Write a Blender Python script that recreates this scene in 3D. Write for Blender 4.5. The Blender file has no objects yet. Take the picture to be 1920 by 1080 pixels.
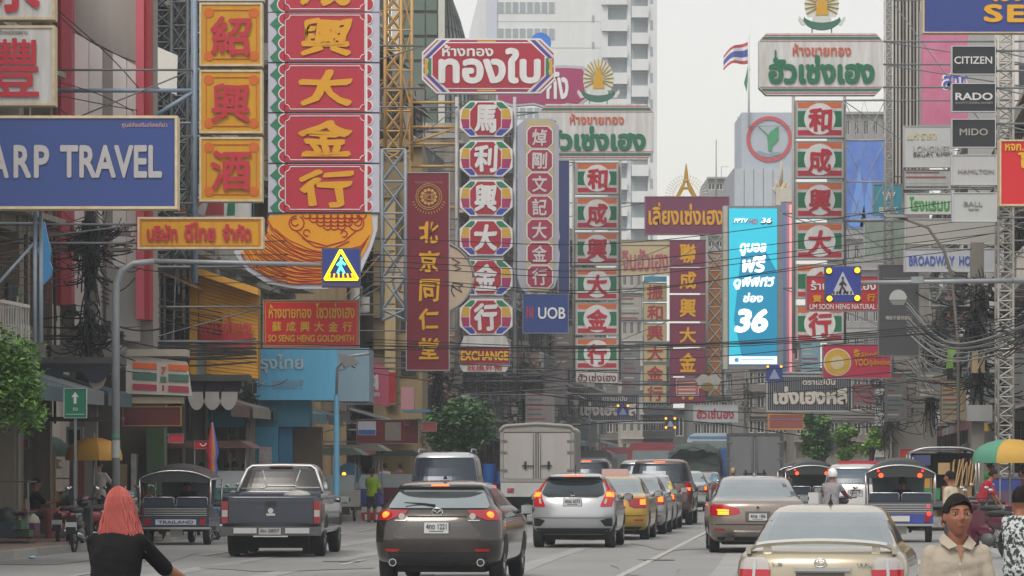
import bpy, bmesh, math, random
from mathutils import Vector, Matrix
R = random.Random(7)
sc = bpy.context.scene
COL = sc.collection
# ---------------------------------------------------------------- camera, sky, sun, exposure
F, CX, HY, CH = 6500.0, 960.0, 875.0, 1.65      # focal length in photo pixels, centre column, horizon row, eye height
cam = bpy.data.cameras.new('camera'); camo = bpy.data.objects.new('camera', cam); COL.objects.link(camo)
camo.location = (0, 0, CH); camo.rotation_euler = (math.radians(90), 0, 0)
cam.sensor_width = 36; cam.lens = 36 * F / 1920; cam.shift_y = (HY - 540) / 1920
cam.clip_start = .5; cam.clip_end = 5000
sc.camera = camo
SUN_EL, SUN_AZ = math.radians(52), math.radians(205)      # overcast, brightest part of the sky behind the camera
w = bpy.data.worlds.new("World"); sc.world = w; w.use_nodes = True
nt = w.node_tree; bg = nt.nodes['Background']; out = nt.nodes['World Output']
sky = nt.nodes.new('ShaderNodeTexSky'); sky.sky_type = 'NISHITA'; sky.sun_disc = False
sky.sun_elevation = SUN_EL; sky.sun_rotation = SUN_AZ; sky.air_density = 1; sky.dust_density = 6; sky.ozone_density = 1
nt.links.new(sky.outputs[0], bg.inputs[0]); bg.inputs[1].default_value = .04
bg2 = nt.nodes.new('ShaderNodeBackground'); bg2.inputs[0].default_value = (.83, .805, .75, 1); bg2.inputs[1].default_value = .80   # cloud deck
add = nt.nodes.new('ShaderNodeAddShader'); nt.links.new(bg.outputs[0], add.inputs[0]); nt.links.new(bg2.outputs[0], add.inputs[1])
nt.links.new(add.outputs[0], out.inputs[0])
sl = bpy.data.lights.new('sun', 'SUN'); sl.energy = 1.5; sl.angle = math.radians(25); sl.color = (1, .95, .88)
so = bpy.data.objects.new('sun', sl); COL.objects.link(so)
so.rotation_euler = Vector((-math.sin(SUN_AZ) * math.cos(SUN_EL), -math.cos(SUN_AZ) * math.cos(SUN_EL), -math.sin(SUN_EL))).to_track_quat('-Z', 'Y').to_euler()
sc.view_settings.view_transform = 'Standard'; sc.view_settings.look = 'None'; sc.view_settings.exposure = .30; sc.view_settings.gamma = 1
sc.cycles.volume_bounces = 1; sc.cycles.max_bounces = 6

def P(px, py, d): return Vector(((px - CX) / F * d, d, CH + (HY - py) / F * d))
def X(px, d): return (px - CX) / F * d
def Z(py, d): return CH + (HY - py) / F * d
SL = .09                                            # the street runs off to the right of the view
def xl(d): return -12 + SL * (d - 60)               # left house line
def xr(d): return 16 + SL * (d - 100)               # right house line
def kl(d): return xl(d) + 2.9                       # kerbs
def kr(d): return xr(d) - 2.8
ORD = ['nearest', 'second nearest', 'third nearest', 'fourth nearest', 'fifth nearest', 'sixth nearest', 'seventh nearest', 'farthest']
TOP = ['topmost', 'second highest', 'third highest', 'fourth highest', 'fifth highest', 'sixth highest', 'seventh highest', 'eighth highest', 'ninth highest', 'tenth highest', 'second lowest', 'lowest']
def gz(y): t = max(0, min(1, (y - 36) / 13)); return -.2 * (1 - t * t * (3 - 2 * t))   # the ground dips towards the camera

# ---------------------------------------------------------------- materials
def lin(h):
    h = h.lstrip('#'); c = [int(h[i:i + 2], 16) / 255 for i in (0, 2, 4)]
    return tuple(x / 12.92 if x <= .04045 else ((x + .055) / 1.055) ** 2.4 for x in c)
MC = {}
def mat(h, rough=.55, dirt=.18, scale=2.0, metal=0, coat=0, bump=0, streak=False, spec=.5, dcol=None):
    k = (h, rough, dirt, scale, metal, coat, bump, streak, spec, dcol)
    if k in MC: return MC[k]
    m = bpy.data.materials.new('m_' + h); m.use_nodes = True; n = m.node_tree; b = n.nodes['Principled BSDF']; L = n.links
    c = lin(h)
    b.inputs['Roughness'].default_value = rough; b.inputs['Metallic'].default_value = metal
    b.inputs['Coat Weight'].default_value = coat; b.inputs['Coat Roughness'].default_value = .06
    b.inputs['Specular IOR Level'].default_value = spec
    tc = n.nodes.new('ShaderNodeTexCoord'); mp = n.nodes.new('ShaderNodeMapping'); L.new(tc.outputs['Object'], mp.inputs[0])
    mp.inputs['Scale'].default_value = (scale * (2.5 if streak else 1), scale * (2.5 if streak else 1), scale * (.25 if streak else 1))
    nz = n.nodes.new('ShaderNodeTexNoise'); nz.inputs['Scale'].default_value = 1.6; nz.inputs['Detail'].default_value = 6; nz.inputs['Roughness'].default_value = .65
    L.new(mp.outputs[0], nz.inputs['Vector'])
    rp = n.nodes.new('ShaderNodeMapRange'); rp.inputs[1].default_value = .35; rp.inputs[2].default_value = .72; L.new(nz.outputs['Fac'], rp.inputs[0])
    mx = n.nodes.new('ShaderNodeMix'); mx.data_type = 'RGBA'
    d = lin(dcol) if dcol else tuple(x * .45 + .02 for x in c)
    mx.inputs['A'].default_value = (*c, 1); mx.inputs['B'].default_value = (*[c[i] * (1 - dirt) + d[i] * dirt for i in range(3)], 1)
    if dirt > .4: mx.inputs['B'].default_value = (*[c[i] * (1 - dirt) + d[i] * dirt for i in range(3)], 1)
    L.new(rp.outputs[0], mx.inputs['Factor']); L.new(mx.outputs['Result'], b.inputs['Base Color'])
    if bump:
        bp = n.nodes.new('ShaderNodeBump'); bp.inputs['Strength'].default_value = bump; bp.inputs['Distance'].default_value = .02
        n2 = n.nodes.new('ShaderNodeTexNoise'); n2.inputs['Scale'].default_value = scale * 14; n2.inputs['Detail'].default_value = 4
        L.new(tc.outputs['Object'], n2.inputs['Vector']); L.new(n2.outputs['Fac'], bp.inputs['Height']); L.new(bp.outputs[0], b.inputs['Normal'])
    MC[k] = m; return m
def emit(h, s):
    k = ('e', h, s)
    if k in MC: return MC[k]
    m = bpy.data.materials.new('lit_' + h); m.use_nodes = True; b = m.node_tree.nodes['Principled BSDF']
    b.inputs['Base Color'].default_value = (*lin(h), 1); b.inputs['Emission Color'].default_value = (*lin(h), 1); b.inputs['Emission Strength'].default_value = s
    b.inputs['Roughness'].default_value = .3
    MC[k] = m; return m
def leafmat(h1, h2):
    k = ('l', h1, h2)
    if k in MC: return MC[k]
    m = bpy.data.materials.new('leaf_' + h1); m.use_nodes = True; n = m.node_tree; b = n.nodes['Principled BSDF']; L = n.links
    b.inputs['Roughness'].default_value = .5
    gi = n.nodes.new('ShaderNodeTexNoise'); gi.inputs['Scale'].default_value = 3; gi.inputs['Detail'].default_value = 5
    tc = n.nodes.new('ShaderNodeTexCoord'); L.new(tc.outputs['Object'], gi.inputs['Vector'])
    rp = n.nodes.new('ShaderNodeMapRange'); rp.inputs[1].default_value = .38; rp.inputs[2].default_value = .62; L.new(gi.outputs['Fac'], rp.inputs[0])
    mx = n.nodes.new('ShaderNodeMix'); mx.data_type = 'RGBA'; mx.inputs['A'].default_value = (*lin(h1), 1); mx.inputs['B'].default_value = (*lin(h2), 1)
    L.new(rp.outputs[0], mx.inputs['Factor']); L.new(mx.outputs['Result'], b.inputs['Base Color'])
    b.inputs['Transmission Weight'].default_value = 0
    MC[k] = m; return m
GLASS = mat('#1c2226', .08, .3, 1, spec=.8)
SKYGL = mat('#9fa8ac', .1, .35, .7, metal=.85)          # tinted, mirror-like film on slanted rear windows
WIN = mat('#2c3436', .15, .5, .8, spec=.7)
STEEL = mat('#8f959b', .45, .35, 3, metal=.3)
GREY = mat('#83878a', .6, .35, 3)
DARK = mat('#1d1f21', .6, .2, 3)
RUB = mat('#101112', .8, .2, 5)
CHR = mat('#c4c7c9', .2, .1, 3, metal=.9)
CONC = mat('#8d8a83', .85, .5, 1.2, bump=.3, streak=True)
CABLE = mat('#17181a', .6, .2, 3)
WHITE = mat('#d6d5d0', .5, .22, 2, streak=True)

# ---------------------------------------------------------------- mesh building
class MB:
    def __init__(s): s.v = []; s.f = []; s.m = []; s.mats = []; s.smooth = []
    def mi(s, m):
        if m not in s.mats: s.mats.append(m)
        return s.mats.index(m)
    def add(s, vs, fs, m, smooth=False):
        o = len(s.v); s.v += [tuple(v) for v in vs]; i = s.mi(m)
        for f in fs: s.f.append([o + k for k in f]); s.m.append(i); s.smooth.append(smooth)
        return s
    def box(s, x0, y0, z0, x1, y1, z1, m):
        if x0 > x1: x0, x1 = x1, x0
        if y0 > y1: y0, y1 = y1, y0
        if z0 > z1: z0, z1 = z1, z0
        return s.add([(x, y, z) for z in (z0, z1) for y in (y0, y1) for x in (x0, x1)],
                     [(0, 2, 3, 1), (4, 5, 7, 6), (0, 1, 5, 4), (2, 6, 7, 3), (0, 4, 6, 2), (1, 3, 7, 5)], m)
    def prism(s, pts, y0, y1, m):                 # outline in the x-z plane pushed from y0 to y1
        n = len(pts); a = sum(pts[i][0] * pts[(i + 1) % n][1] - pts[(i + 1) % n][0] * pts[i][1] for i in range(n))
        if a < 0: pts = pts[::-1]
        vs = [(x, y0, z) for x, z in pts] + [(x, y1, z) for x, z in pts]
        return s.add(vs, [list(range(n)), list(range(2 * n - 1, n - 1, -1))] + [((i + 1) % n, i, n + i, n + (i + 1) % n) for i in range(n)], m)
    def prismz(s, pts, z0, z1, m):
        n = len(pts); vs = [(x, y, z0) for x, y in pts] + [(x, y, z1) for x, y in pts]
        return s.add(vs, [list(range(n - 1, -1, -1)), list(range(n, 2 * n))] + [(i, (i + 1) % n, n + (i + 1) % n, n + i) for i in range(n)], m)
    def tube(s, pts, r, m, n=6, r1=None, cap=True):
        pts = [Vector(p) for p in pts]; N = len(pts); vs = []; fs = []
        ds = [(pts[i + 1] - pts[i]).normalized() for i in range(N - 1)]; ref = min((Vector((0, 0, 1)), Vector((0, 1, 0)), Vector((1, 0, 0))), key=lambda a: max(abs(a.dot(d)) for d in ds) + (.02 if a.z < 1 else 0))
        for i, p in enumerate(pts):
            t = (pts[min(i + 1, N - 1)] - pts[max(i - 1, 0)]); t = t.normalized() if t.length > 1e-9 else Vector((0, 0, 1))
            a = t.cross(ref); a = a if a.length > .01 else t.cross(Vector((.3, .5, .8))); a.normalize(); b = t.cross(a)
            q = r if r1 is None else r + (r1 - r) * i / (N - 1)
            for k in range(n):
                c = 2 * math.pi * k / n; vs.append(p + a * q * math.cos(c) + b * q * math.sin(c))
        for i in range(N - 1):
            for k in range(n): fs.append((i * n + k, i * n + (k + 1) % n, (i + 1) * n + (k + 1) % n, (i + 1) * n + k))
        if cap: fs += [list(range(n))[::-1], list(range((N - 1) * n, N * n))]
        return s.add(vs, fs, m, n > 4)
    def ell(s, c, r, m, nu=12, nv=8, z0=-1.0):
        vs = []; fs = []
        for j in range(nv + 1):
            ph = math.asin(z0) + (math.pi / 2 - math.asin(z0)) * j / nv
            for i in range(nu):
                th = 2 * math.pi * i / nu; vs.append((c[0] + r[0] * math.cos(ph) * math.cos(th), c[1] + r[1] * math.cos(ph) * math.sin(th), c[2] + r[2] * math.sin(ph)))
        for j in range(nv):
            for i in range(nu): fs.append((j * nu + i, j * nu + (i + 1) % nu, (j + 1) * nu + (i + 1) % nu, (j + 1) * nu + i))
        return s.add(vs, fs, m, True)
    def disc(s, c, r, axis, t, m, n=20, r2=None):   # short cylinder along axis 'x' 'y' or 'z'
        r2 = r if r2 is None else r2
        def q(a, h, rr):
            u, v = rr * math.cos(a), rr * math.sin(a)
            return {'x': (c[0] + h, c[1] + u, c[2] + v), 'y': (c[0] + u, c[1] + h, c[2] + v), 'z': (c[0] + u, c[1] + v, c[2] + h)}[axis]
        vs = [q(2 * math.pi * i / n, -t / 2, r) for i in range(n)] + [q(2 * math.pi * i / n, t / 2, r2) for i in range(n)]
        return s.add(vs, [list(range(n)), list(range(2 * n - 1, n - 1, -1))] + [(i, n + i, n + (i + 1) % n, (i + 1) % n) for i in range(n)], m)
    def build(s, name, parent=None, kind=None, label=None):
        me = bpy.data.meshes.new(name); me.from_pydata(s.v, [], s.f)
        for m in s.mats: me.materials.append(m)
        me.polygons.foreach_set('material_index', s.m); me.polygons.foreach_set('use_smooth', s.smooth); me.update()
        return link(me, name, parent, kind, label)
def link(me, name, parent=None, kind=None, label=None):
    o = bpy.data.objects.new(name, me); COL.objects.link(o)
    if parent: o.parent = parent
    if kind: o['kind'] = kind
    if label: o['label'] = label
    return o
def thing(name, label, cat, loc=(0, 0, 0), rz=0, group=None):
    o = bpy.data.objects.new(name, None); COL.objects.link(o); o.empty_display_size = .2
    o.location = loc; o.rotation_euler = (0, 0, rz); o['label'] = label; o['category'] = cat
    if group: o['group'] = group
    return o
def tag(o, label, cat, group=None):
    o['label'] = label; o['category'] = cat
    if group: o['group'] = group
    return o
def copy_tree(o, parent=None):
    c = o.copy(); COL.objects.link(c)
    if parent: c.parent = parent
    for ch in list(o.children): copy_tree(ch, c)
    return c
def dup(o, loc, rz=None, label=None):
    c = copy_tree(o); c.location = loc
    if rz is not None: c.rotation_euler.z = rz
    if label: c['label'] = label
    return c

# ---------------------------------------------------------------- lettering
TX = {}
TMP = bpy.data.scenes.new('workbench')      # scratch scene so that each conversion only evaluates one object
def evaluate(o):
    TMP.collection.objects.link(o); vl = TMP.view_layers[0]; vl.update(); dg = vl.depsgraph; me = bpy.data.meshes.new_from_object(o.evaluated_get(dg)); bpy.data.objects.remove(o); return me
def glyphs(s):
    if s not in TX:
        c = bpy.data.curves.new('t', 'FONT'); c.body = s; c.resolution_u = 3; c.fill_mode = 'FRONT'
        me = evaluate(bpy.data.objects.new('t', c))
        vs = [tuple(v.co) for v in me.vertices]; fs = [tuple(p.vertices) for p in me.polygons]; bpy.data.meshes.remove(me)
        TX[s] = (vs, fs)
    return TX[s]
def letters(mb, s, x0, z0, x1, z1, y, m, bold=.03, shear=0, brush=0, lift=.012):
    vs, fs = glyphs(s); bold *= .75 if brush else .55
    if not vs: return
    a, b = min(v[0] for v in vs), max(v[0] for v in vs); c, d = min(v[1] for v in vs), max(v[1] for v in vs)
    sx, sz = (x1 - x0) / (b - a + 2 * bold), (z1 - z0) / (d - c + 2 * bold)
    offs = [(0, 0)] + ([(math.cos(k * math.pi / 4), math.sin(k * math.pi / 4)) for k in range(8)] if bold else [])
    if brush: offs = [(0, 0), (1, .2), (-1, -.2), (.7, .9), (-.7, -.9), (.9, -.5), (-.9, .5), (.2, 1), (-.2, -1)]
    for k, (ox, oz) in enumerate(offs):
        q = []
        for v in vs:
            gx, gz_ = v[0] - a + bold + ox * bold, v[1] - c + bold + oz * bold
            if brush:
                gx += brush * math.sin(gz_ * 7 + gx * 2) + (gz_ / (d - c) - .5) * brush; gz_ += brush * (math.sin(gx * 5.3 + 1) * .8 + (gx / (b - a) - .5) * 1.0)
            gx += shear * gz_
            q.append((x0 + gx * sx, y - k * .0007, z0 + gz_ * sz))
        mb.add(q, fs, m)
    # a shallow return behind the face gives each letter depth
    if lift:
        from collections import Counter
        cnt = Counter()
        for f in fs:
            for i in range(len(f)): cnt[frozenset((f[i], f[(i + 1) % len(f)]))] += 1
        ed = [(f[i], f[(i + 1) % len(f)]) for f in fs for i in range(len(f)) if cnt[frozenset((f[i], f[(i + 1) % len(f)]))] == 1]
        base = [(x0 + (v[0] - a + bold) * sx + shear * 0, y, z0 + (v[1] - c + bold) * sz) for v in vs]
        if not brush and not shear:
            mb.add(base + [(p[0], p[1] + lift, p[2]) for p in base], [(e[1], e[0], e[0] + len(base), e[1] + len(base)) for e in ed], m)

class Sign:
    """A sign at distance d; drawn in photo pixels converted to metres at that distance."""
    def __init__(s, name, label, cat, cx, by, d, group=None, rz=0):
        s.d = d; s.k = d / F; s.o = P(cx, by, d); s.e = thing(name, label, cat, s.o, rz, group)
    def x(s, px): return (px - CX) * s.k - s.o.x
    def z(s, py): return CH + (HY - py) * s.k - s.o.z
    def box(s, name, x0, y0, x1, y1, m, a=0, b=.02, parent=None, label=None):
        return MB().box(s.x(x0), a, s.z(y1), s.x(x1), b, s.z(y0), m).build(name, parent or s.e, label=label)
    def pts(s, pp): return [(s.x(a), s.z(b)) for a, b in pp]
    def poly(s, name, pp, m, a=0, b=.02, parent=None): return MB().prism(s.pts(pp), a, b, m).build(name, parent or s.e)
    def frame(s, name, x0, y0, x1, y1, wd, m, a=-.03, b=.0, parent=None, mb=None):
        q = mb or MB()
        q.box(s.x(x0), a, s.z(y0 + wd), s.x(x1), b, s.z(y0), m).box(s.x(x0), a, s.z(y1), s.x(x1), b, s.z(y1 - wd), m)
        q.box(s.x(x0), a, s.z(y1 - wd), s.x(x0 + wd), b, s.z(y0 + wd), m).box(s.x(x1 - wd), a, s.z(y1 - wd), s.x(x1), b, s.z(y0 + wd), m)
        return None if mb else q.build(name, parent or s.e)
    def text(s, t, x0, y0, x1, y1, m, y=-.03, bold=.03, parent=None, name='lettering', shear=0, brush=0, lift=.012, label=None):
        q = MB(); letters(q, t, s.x(x0), s.z(y1), s.x(x1), s.z(y0), y, m, bold, shear, brush, lift); return q.build(name, parent or s.e, label=label)
    def panel(s, x0, y0, x1, y1, face, fr, t=.25, fw=3, name='panel', parent=None):
        c = s.box(name, x0 + fw * .5, y0 + fw * .5, x1 - fw * .5, y1 - fw * .5, face, -.012, t - .02, parent)
        s.frame('frame', x0, y0, x1, y1, fw, fr, -.035, t, c if not parent else parent)
        return c
    def bracket(s, side, y0, y1, m=None, r=.026, x=None, n=2, diag=True):
        X0 = s.x(x) if x is not None else 0; xe = (xl(s.d) if side < 0 else xr(s.d)) - s.o.x
        m = m or mat('#6a6e72', .5, .4, 3); n = min(n, 3); r = min(r, .035); q = MB(); ys = [y0 + (y1 - y0) * i / max(1, n - 1) for i in range(n)]
        for i, yy in enumerate(ys):
            q.tube([(X0, .12, s.z(yy)), (xe, .12, s.z(yy))], r, m)
            if diag and i: q.tube([(X0, .12, s.z(ys[i - 1])), (xe, .12, s.z(yy))], r * .7, m, 5)
        return q.build('bracket', s.e)
def arc(cx, cy, r, a0, a1, n=8, ry=None): ry = r if ry is None else ry; return [(cx + r * math.cos(math.radians(a0 + (a1 - a0) * i / n)), cy - ry * math.sin(math.radians(a0 + (a1 - a0) * i / n))) for i in range(n + 1)]
def octo(x0, y0, x1, y1, c, cy=None): cy = cy or c; return [(x0 + c, y0), (x1 - c, y0), (x1, y0 + cy), (x1, y1 - cy), (x1 - c, y1), (x0 + c, y1), (x0, y1 - cy), (x0, y0 + cy)]
# ================================================================ ground, road, kerbs
def strip(name, fx0, fx1, y0, y1, zo, m, n=60, kind='structure', parent=None):
    q = MB(); vs = []; fs = []
    for i in range(n + 1):
        y = y0 + (y1 - y0) * (i / n) ** 1.5; vs += [(fx0(y), y, gz(y) + zo), (fx1(y), y, gz(y) + zo)]
    for i in range(n): fs.append((2 * i, 2 * i + 1, 2 * i + 3, 2 * i + 2))
    q.add(vs, fs, m); return q.build(name, parent, kind)
def asphalt():
    m = mat('#9a9b9b', .75, .5, .16, bump=.2); m = m.copy(); n = m.node_tree; b = n.nodes['Principled BSDF']
    mx = [x for x in n.nodes if x.type == 'MIX'][0]; tc = [x for x in n.nodes if x.type == 'TEX_COORD'][0]
    n2 = n.nodes.new('ShaderNodeTexNoise'); n2.inputs['Scale'].default_value = 60; n2.inputs['Detail'].default_value = 3; n.links.new(tc.outputs['Object'], n2.inputs['Vector'])
    m2 = n.nodes.new('ShaderNodeMix'); m2.data_type = 'RGBA'; m2.blend_type = 'MULTIPLY'; m2.inputs['Factor'].default_value = .5
    n.links.new(mx.outputs['Result'], m2.inputs['A']); n.links.new(n2.outputs['Fac'], m2.inputs['B']); n.links.new(m2.outputs['Result'], b.inputs['Base Color'])
    return m
q = MB(); ys = [-40, 0, 30, 36, 39, 42, 45, 49, 60, 200, 700, 2500]
vs = []; fs = []
for y in ys: vs += [(-900, y, gz(y) - .02), (900, y, gz(y) - .02)]
for i in range(len(ys) - 1): fs.append((2 * i, 2 * i + 1, 2 * i + 3, 2 * i + 2))
q.add(vs, fs, mat('#6b6965', .9, .3, .3)).build('ground', kind='structure')
strip('road', kl, kr, 2, 420, 0, asphalt())
PAVE = mat('#7c736c', .85, .4, 1.2, bump=.3)
strip('left_pavement', lambda y: xl(y) - 3, lambda y: kl(y) - .15, 2, 420, .14, mat('#84706a', .85, .4, 1.2, bump=.3))
strip('right_pavement', lambda y: kr(y) + .15, lambda y: xr(y) + 3, 2, 420, .14, PAVE)
def kerb(f, s, name):
    q = MB(); y = 20
    while y < 150:
        y1 = y + 1.0; g = gz(y); c = mat('#8f8d88', .8, .4, 2) if R.random() < .6 else mat('#9b9992', .8, .4, 2)
        x0, x1 = f(y), f(y1 - .015)
        q.add([(x0, y, g), (x0, y, g + .15), (x0 + s * .15, y, g + .15), (x0 + s * .15, y, g), (x1, y1 - .015, g), (x1, y1 - .015, g + .15), (x1 + s * .15, y1 - .015, g + .15), (x1 + s * .15, y1 - .015, g)],
              [(0, 1, 2, 3), (4, 7, 6, 5), (0, 4, 5, 1), (1, 5, 6, 2), (3, 2, 6, 7)], c); y = y1
    return q.build(name, kind='structure')
kerb(kl, -1, 'left_kerb'); kerb(kr, 1, 'right_kerb')
for i, (px, d, w_, l, h) in enumerate([(700, 52, .9, 2.2, '#6e6f70'), (1210, 56, .5, 5, '#77787a'), (1180, 48, 1.2, 1.6, '#747576'), (540, 57, 1.4, 2.4, '#707172'), (300, 64, .6, 4, '#757677'), (1260, 74, .8, 6, '#737475'), (80, 60, .7, 2, '#6f7071')]):
    x = X(px, d); q = MB(); n = 14; q.add([(x + w_ * math.cos(2 * math.pi * k / n) * (1 + .15 * math.sin(k * 2.3 + i)), d + l * math.sin(2 * math.pi * k / n) * (1 + .15 * math.sin(k * 1.7 + i)), gz(d) + .009) for k in range(n)], [tuple(range(n))], mat(h, .7, .6, 3, dcol='#8f9090')); q.build('road_patch', kind='structure')
for px, d in ((1230, 61), (640, 60)): q = MB(); q.disc((X(px, d), d, gz(d) + .008), .33, 'z', .012, mat('#4d4b49', .6, .4, 8), 24); q.build('manhole_cover', kind='structure')
for o_ in (-4.9, -3.3, -1.4, .3, 3.6, 5.2, 8.6, 10.0): strip('tyre_track', lambda y, o_=o_: o_ + SL * (y - 60) + .06 * math.sin(y * .2 + o_), lambda y, o_=o_: o_ + .42 + SL * (y - 60) + .08 * math.sin(y * .17), 20, 160, .005, mat('#858686', .7, .9, .35, dcol='#9a9b9b'))
PAINT = mat('#b3b2ac', .7, .9, 3, dcol='#7b7c7c')
def lane(off, y0, y1, dash=None, wd=.12):
    q = MB(); y = y0
    while y < y1:
        e = min(y1, y + (dash[0] if dash else 4)); a, b = off(y), off(e)
        q.add([(a - wd / 2, y, gz(y) + .013), (a + wd / 2, y, gz(y) + .013), (b + wd / 2, e, gz(e) + .013), (b - wd / 2, e, gz(e) + .013)], [(0, 1, 2, 3)], PAINT); y = e + (dash[1] if dash else 0)
    return q.build('lane_line', kind='structure')
lane(lambda y: 2.55 + .093 * (y - 62), 44, 160)
lane(lambda y: -6.0 + .075 * (y - 60), 40, 120, (3, 3))
lane(lambda y: -2.7 + .085 * (y - 60), 40, 200, (3, 6))
lane(lambda y: 7.2 + .09 * (y - 62), 30, 200, (3, 4))

# ================================================================ shophouses
def DK(h, f=.84): return '#' + ''.join('%02x' % int(int(h[i:i + 2], 16) * f) for i in (1, 3, 5))
WALLC = ['#a39d92', '#8f8b84', '#b3a88f', '#9a948c', '#a9a49b', '#86827c', '#b7ad9a']
def shophouse(side, d0, d1, floors, col, label, setb=0, bays=2, fh=3.3, trim='#c2beb5', style=0, top=None, D=14, frontw=True, rz=None, loc=None):
    rr = random.Random(int(d0 * 13 + side)); n = (d1 - d0) * math.sqrt(1 + SL * SL)
    if loc is None:
        if side < 0: loc = (xl(d0) - setb, d0, 0.02); rz = -math.atan(SL)
        else: loc = (xr(d1) + setb, d1, 0.02); rz = math.pi - math.atan(SL)
    e = thing('shophouse', label, 'building', loc, rz)
    W = mat(DK(col, .86), .85, .85, .6, bump=.25, streak=True, dcol='#3f3a35'); T = mat(DK(trim, .85), .8, .8, .8, streak=True, dcol='#4a443c'); q = MB()
    gh = 4.0; H = gh + floors * fh; bw = n / bays
    q.box(-D, 0, 0, -.9, n, H, W)                                      # core, behind the facade skin
    q.box(-.9, 0, gh - .5, -.0, n, gh + .35, T)
    for b in range(bays + 1):
        y = b * bw; q.box(-.9, max(0, y - .22), 0, 0.04, min(n, y + .22), H, W)
    for f in range(floors):
        z = gh + f * fh
        if f: q.box(-.88, .01, z - .25, -.02, n - .01, z + .75, W)
        else: q.box(-.88, .01, z + .35, -.03, n - .01, z + .75, W)
        q.box(-.87, .01, z + fh - .6, -.03, n - .01, z + fh - .25, W)
        q.box(-.6, 0, z + fh - .25, .35, n, z + fh - .12, T)           # ledge
    q.box(-D, -.05, H - .02, .12, n + .05, H + .7, T)
    q.build('wall', e)
    wn = None
    for f in range(floors):
        z = gh + f * fh + .75; hh = fh - 1.35
        for b in range(bays):
            y0 = b * bw + .22; y1 = (b + 1) * bw - .22
            m = MB(); k = 3
            fm = mat(rr.choice(['#c9c7c0', '#6b5848', '#8d928f', '#d3d1ca']), .6, .3, 3)
            m.box(-.72, y0, z, -.62, y0 + .07, z + hh, fm).box(-.72, y1 - .07, z, -.62, y1, z + hh, fm).box(-.72, y0 + .07, z, -.62, y1 - .07, z + .07, fm).box(-.72, y0 + .07, z + hh - .07, -.62, y1 - .07, z + hh, fm)
            for i in range(1, k):
                yy = y0 + (y1 - y0) * i / k; m.box(-.72, yy - .035, z + .07, -.625, yy + .035, z + hh - .07, fm)
            wo = m.build('window', e); MB().box(-.69, y0 + .07, z + .07, -.66, y1 - .07, z + hh - .07, WIN).build('pane', wo)
            if style == 1 or rr.random() < .3:                          # balcony
                m = MB(); rm = mat(rr.choice(['#d0cdc6', '#7b7f80', '#5d6a66']), .6, .4, 3)
                m.box(0.04, y0 + .1, z - .85, 1.0, y1 - .1, z - .72, T); m.box(.93, y0 + .1, z + .15, 1.0, y1 - .1, z + .22, rm)
                yy = y0 + .15
                while yy < y1 - .1: m.box(.95, yy, z - .72, .98, yy + .03, z + .15, rm); yy += .22
                for yy in (y0 + .1, y1 - .14): m.box(.04, yy, z + .15, .93, yy + .04, z + .2, rm)
                m.build('balcony', e)
            if rr.random() < .6:
                m = MB(); gm = mat(rr.choice(['#4a4d4f', '#8b8f90', '#6b5f52']), .6, .4, 3); yy = y0 + .05
                while yy < y1: m.box(.05, yy, z - .05, .07, yy + .025, z + hh * .9, gm); yy += .16
                for k in range(4): m.box(.045, y0, z - .05 + k * hh * .3, .06, y1, z - .02 + k * hh * .3, gm)
                m.build('window_grille', e)
            if rr.random() < .4:
                m = MB()
                for k in range(rr.randint(2, 5)): yy = rr.uniform(y0, y1 - .4); m.box(.1, yy, z - .1, .16, yy + rr.uniform(.2, .5), z + rr.uniform(.3, .8), mat(rr.choice(['#b5b2ac', '#7a4a4a', '#4a5f7a', '#6a7a5a', '#2f3338']), .85, .3, 4))
                m.build('laundry', e)
            if rr.random() < .5:
                yy = y0 + rr.random() * (y1 - y0 - 1); zz = z - .65
                m = MB().box(.06, yy, zz, .42, yy + .85, zz + .55, mat('#c3c2bc', .6, .4, 3)); m.disc((.43, yy + .34, zz + .28), .21, 'x', .03, mat('#55585a', .6, .2, 3)); m.build('air_conditioner', e)
            if rr.random() < .35:
                am = mat(rr.choice(['#6f8a86', '#9aa0a0', '#8c6f55', '#a8a39a', '#4f6d80']), .7, .4, 3)
                m = MB(); m.add([(0.05, y0, z + hh + .05), (0.05, y1, z + hh + .05), (.95, y1, z + hh - .35), (.95, y0, z + hh - .35), (0.05, y0, z + hh), (0.05, y1, z + hh), (.95, y1, z + hh - .4), (.95, y0, z + hh - .4)], [(0, 1, 2, 3), (7, 6, 5, 4), (0, 3, 7, 4), (1, 5, 6, 2), (3, 2, 6, 7)], am); m.build('window_awning', e)
    for b in range(bays + 1):
        q = MB(); y = min(n - .1, b * bw + .3); r_ = rr.uniform(.03, .06); q.tube([(.12, y, 2.6), (.12, y, H * .55), (.12, y + .12, H * .57), (.12, y + .12, H + .3)], r_, mat(rr.choice(['#6a6560', '#8f8c86', '#3f4244', '#5a6f7a']), .6, .4, 3), 6)
        for k in range(3): z_ = rr.uniform(4, H); q.tube([(.1, y, z_), (.14, min(n, y + bw * .5), z_ - .25), (.1, min(n, y + bw), z_ + rr.uniform(-.2, .2))], .014, CABLE, 4)
        q.build('drain_pipe', e)
    # shop fronts: dark recess with shelves, canopy
    for b in range(bays):
        y0 = b * bw + .22; y1 = (b + 1) * bw - .22
        c = rr.choice(['#4a4038', '#3c4347', '#57504a', '#2f3436', '#5b5e60'])
        m = MB().box(-.88, y0, .1, -.8, y1, gh - .5, mat(c, .7, .5, 1.5)); m.build('shop_front', e)
        m = MB(); yy = y0 + .2
        while yy < y1 - .5:
            hh = rr.uniform(.7, 2.1); m.box(-.8, yy, .1, -.3, yy + .45, hh, mat(rr.choice(['#7a3a34', '#9b8c6f', '#59666b', '#8b8b86', '#3f5a4d', '#b3a27c', '#6c4a5b']), .6, .4, 4)); yy += rr.uniform(.5, .9)
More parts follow.
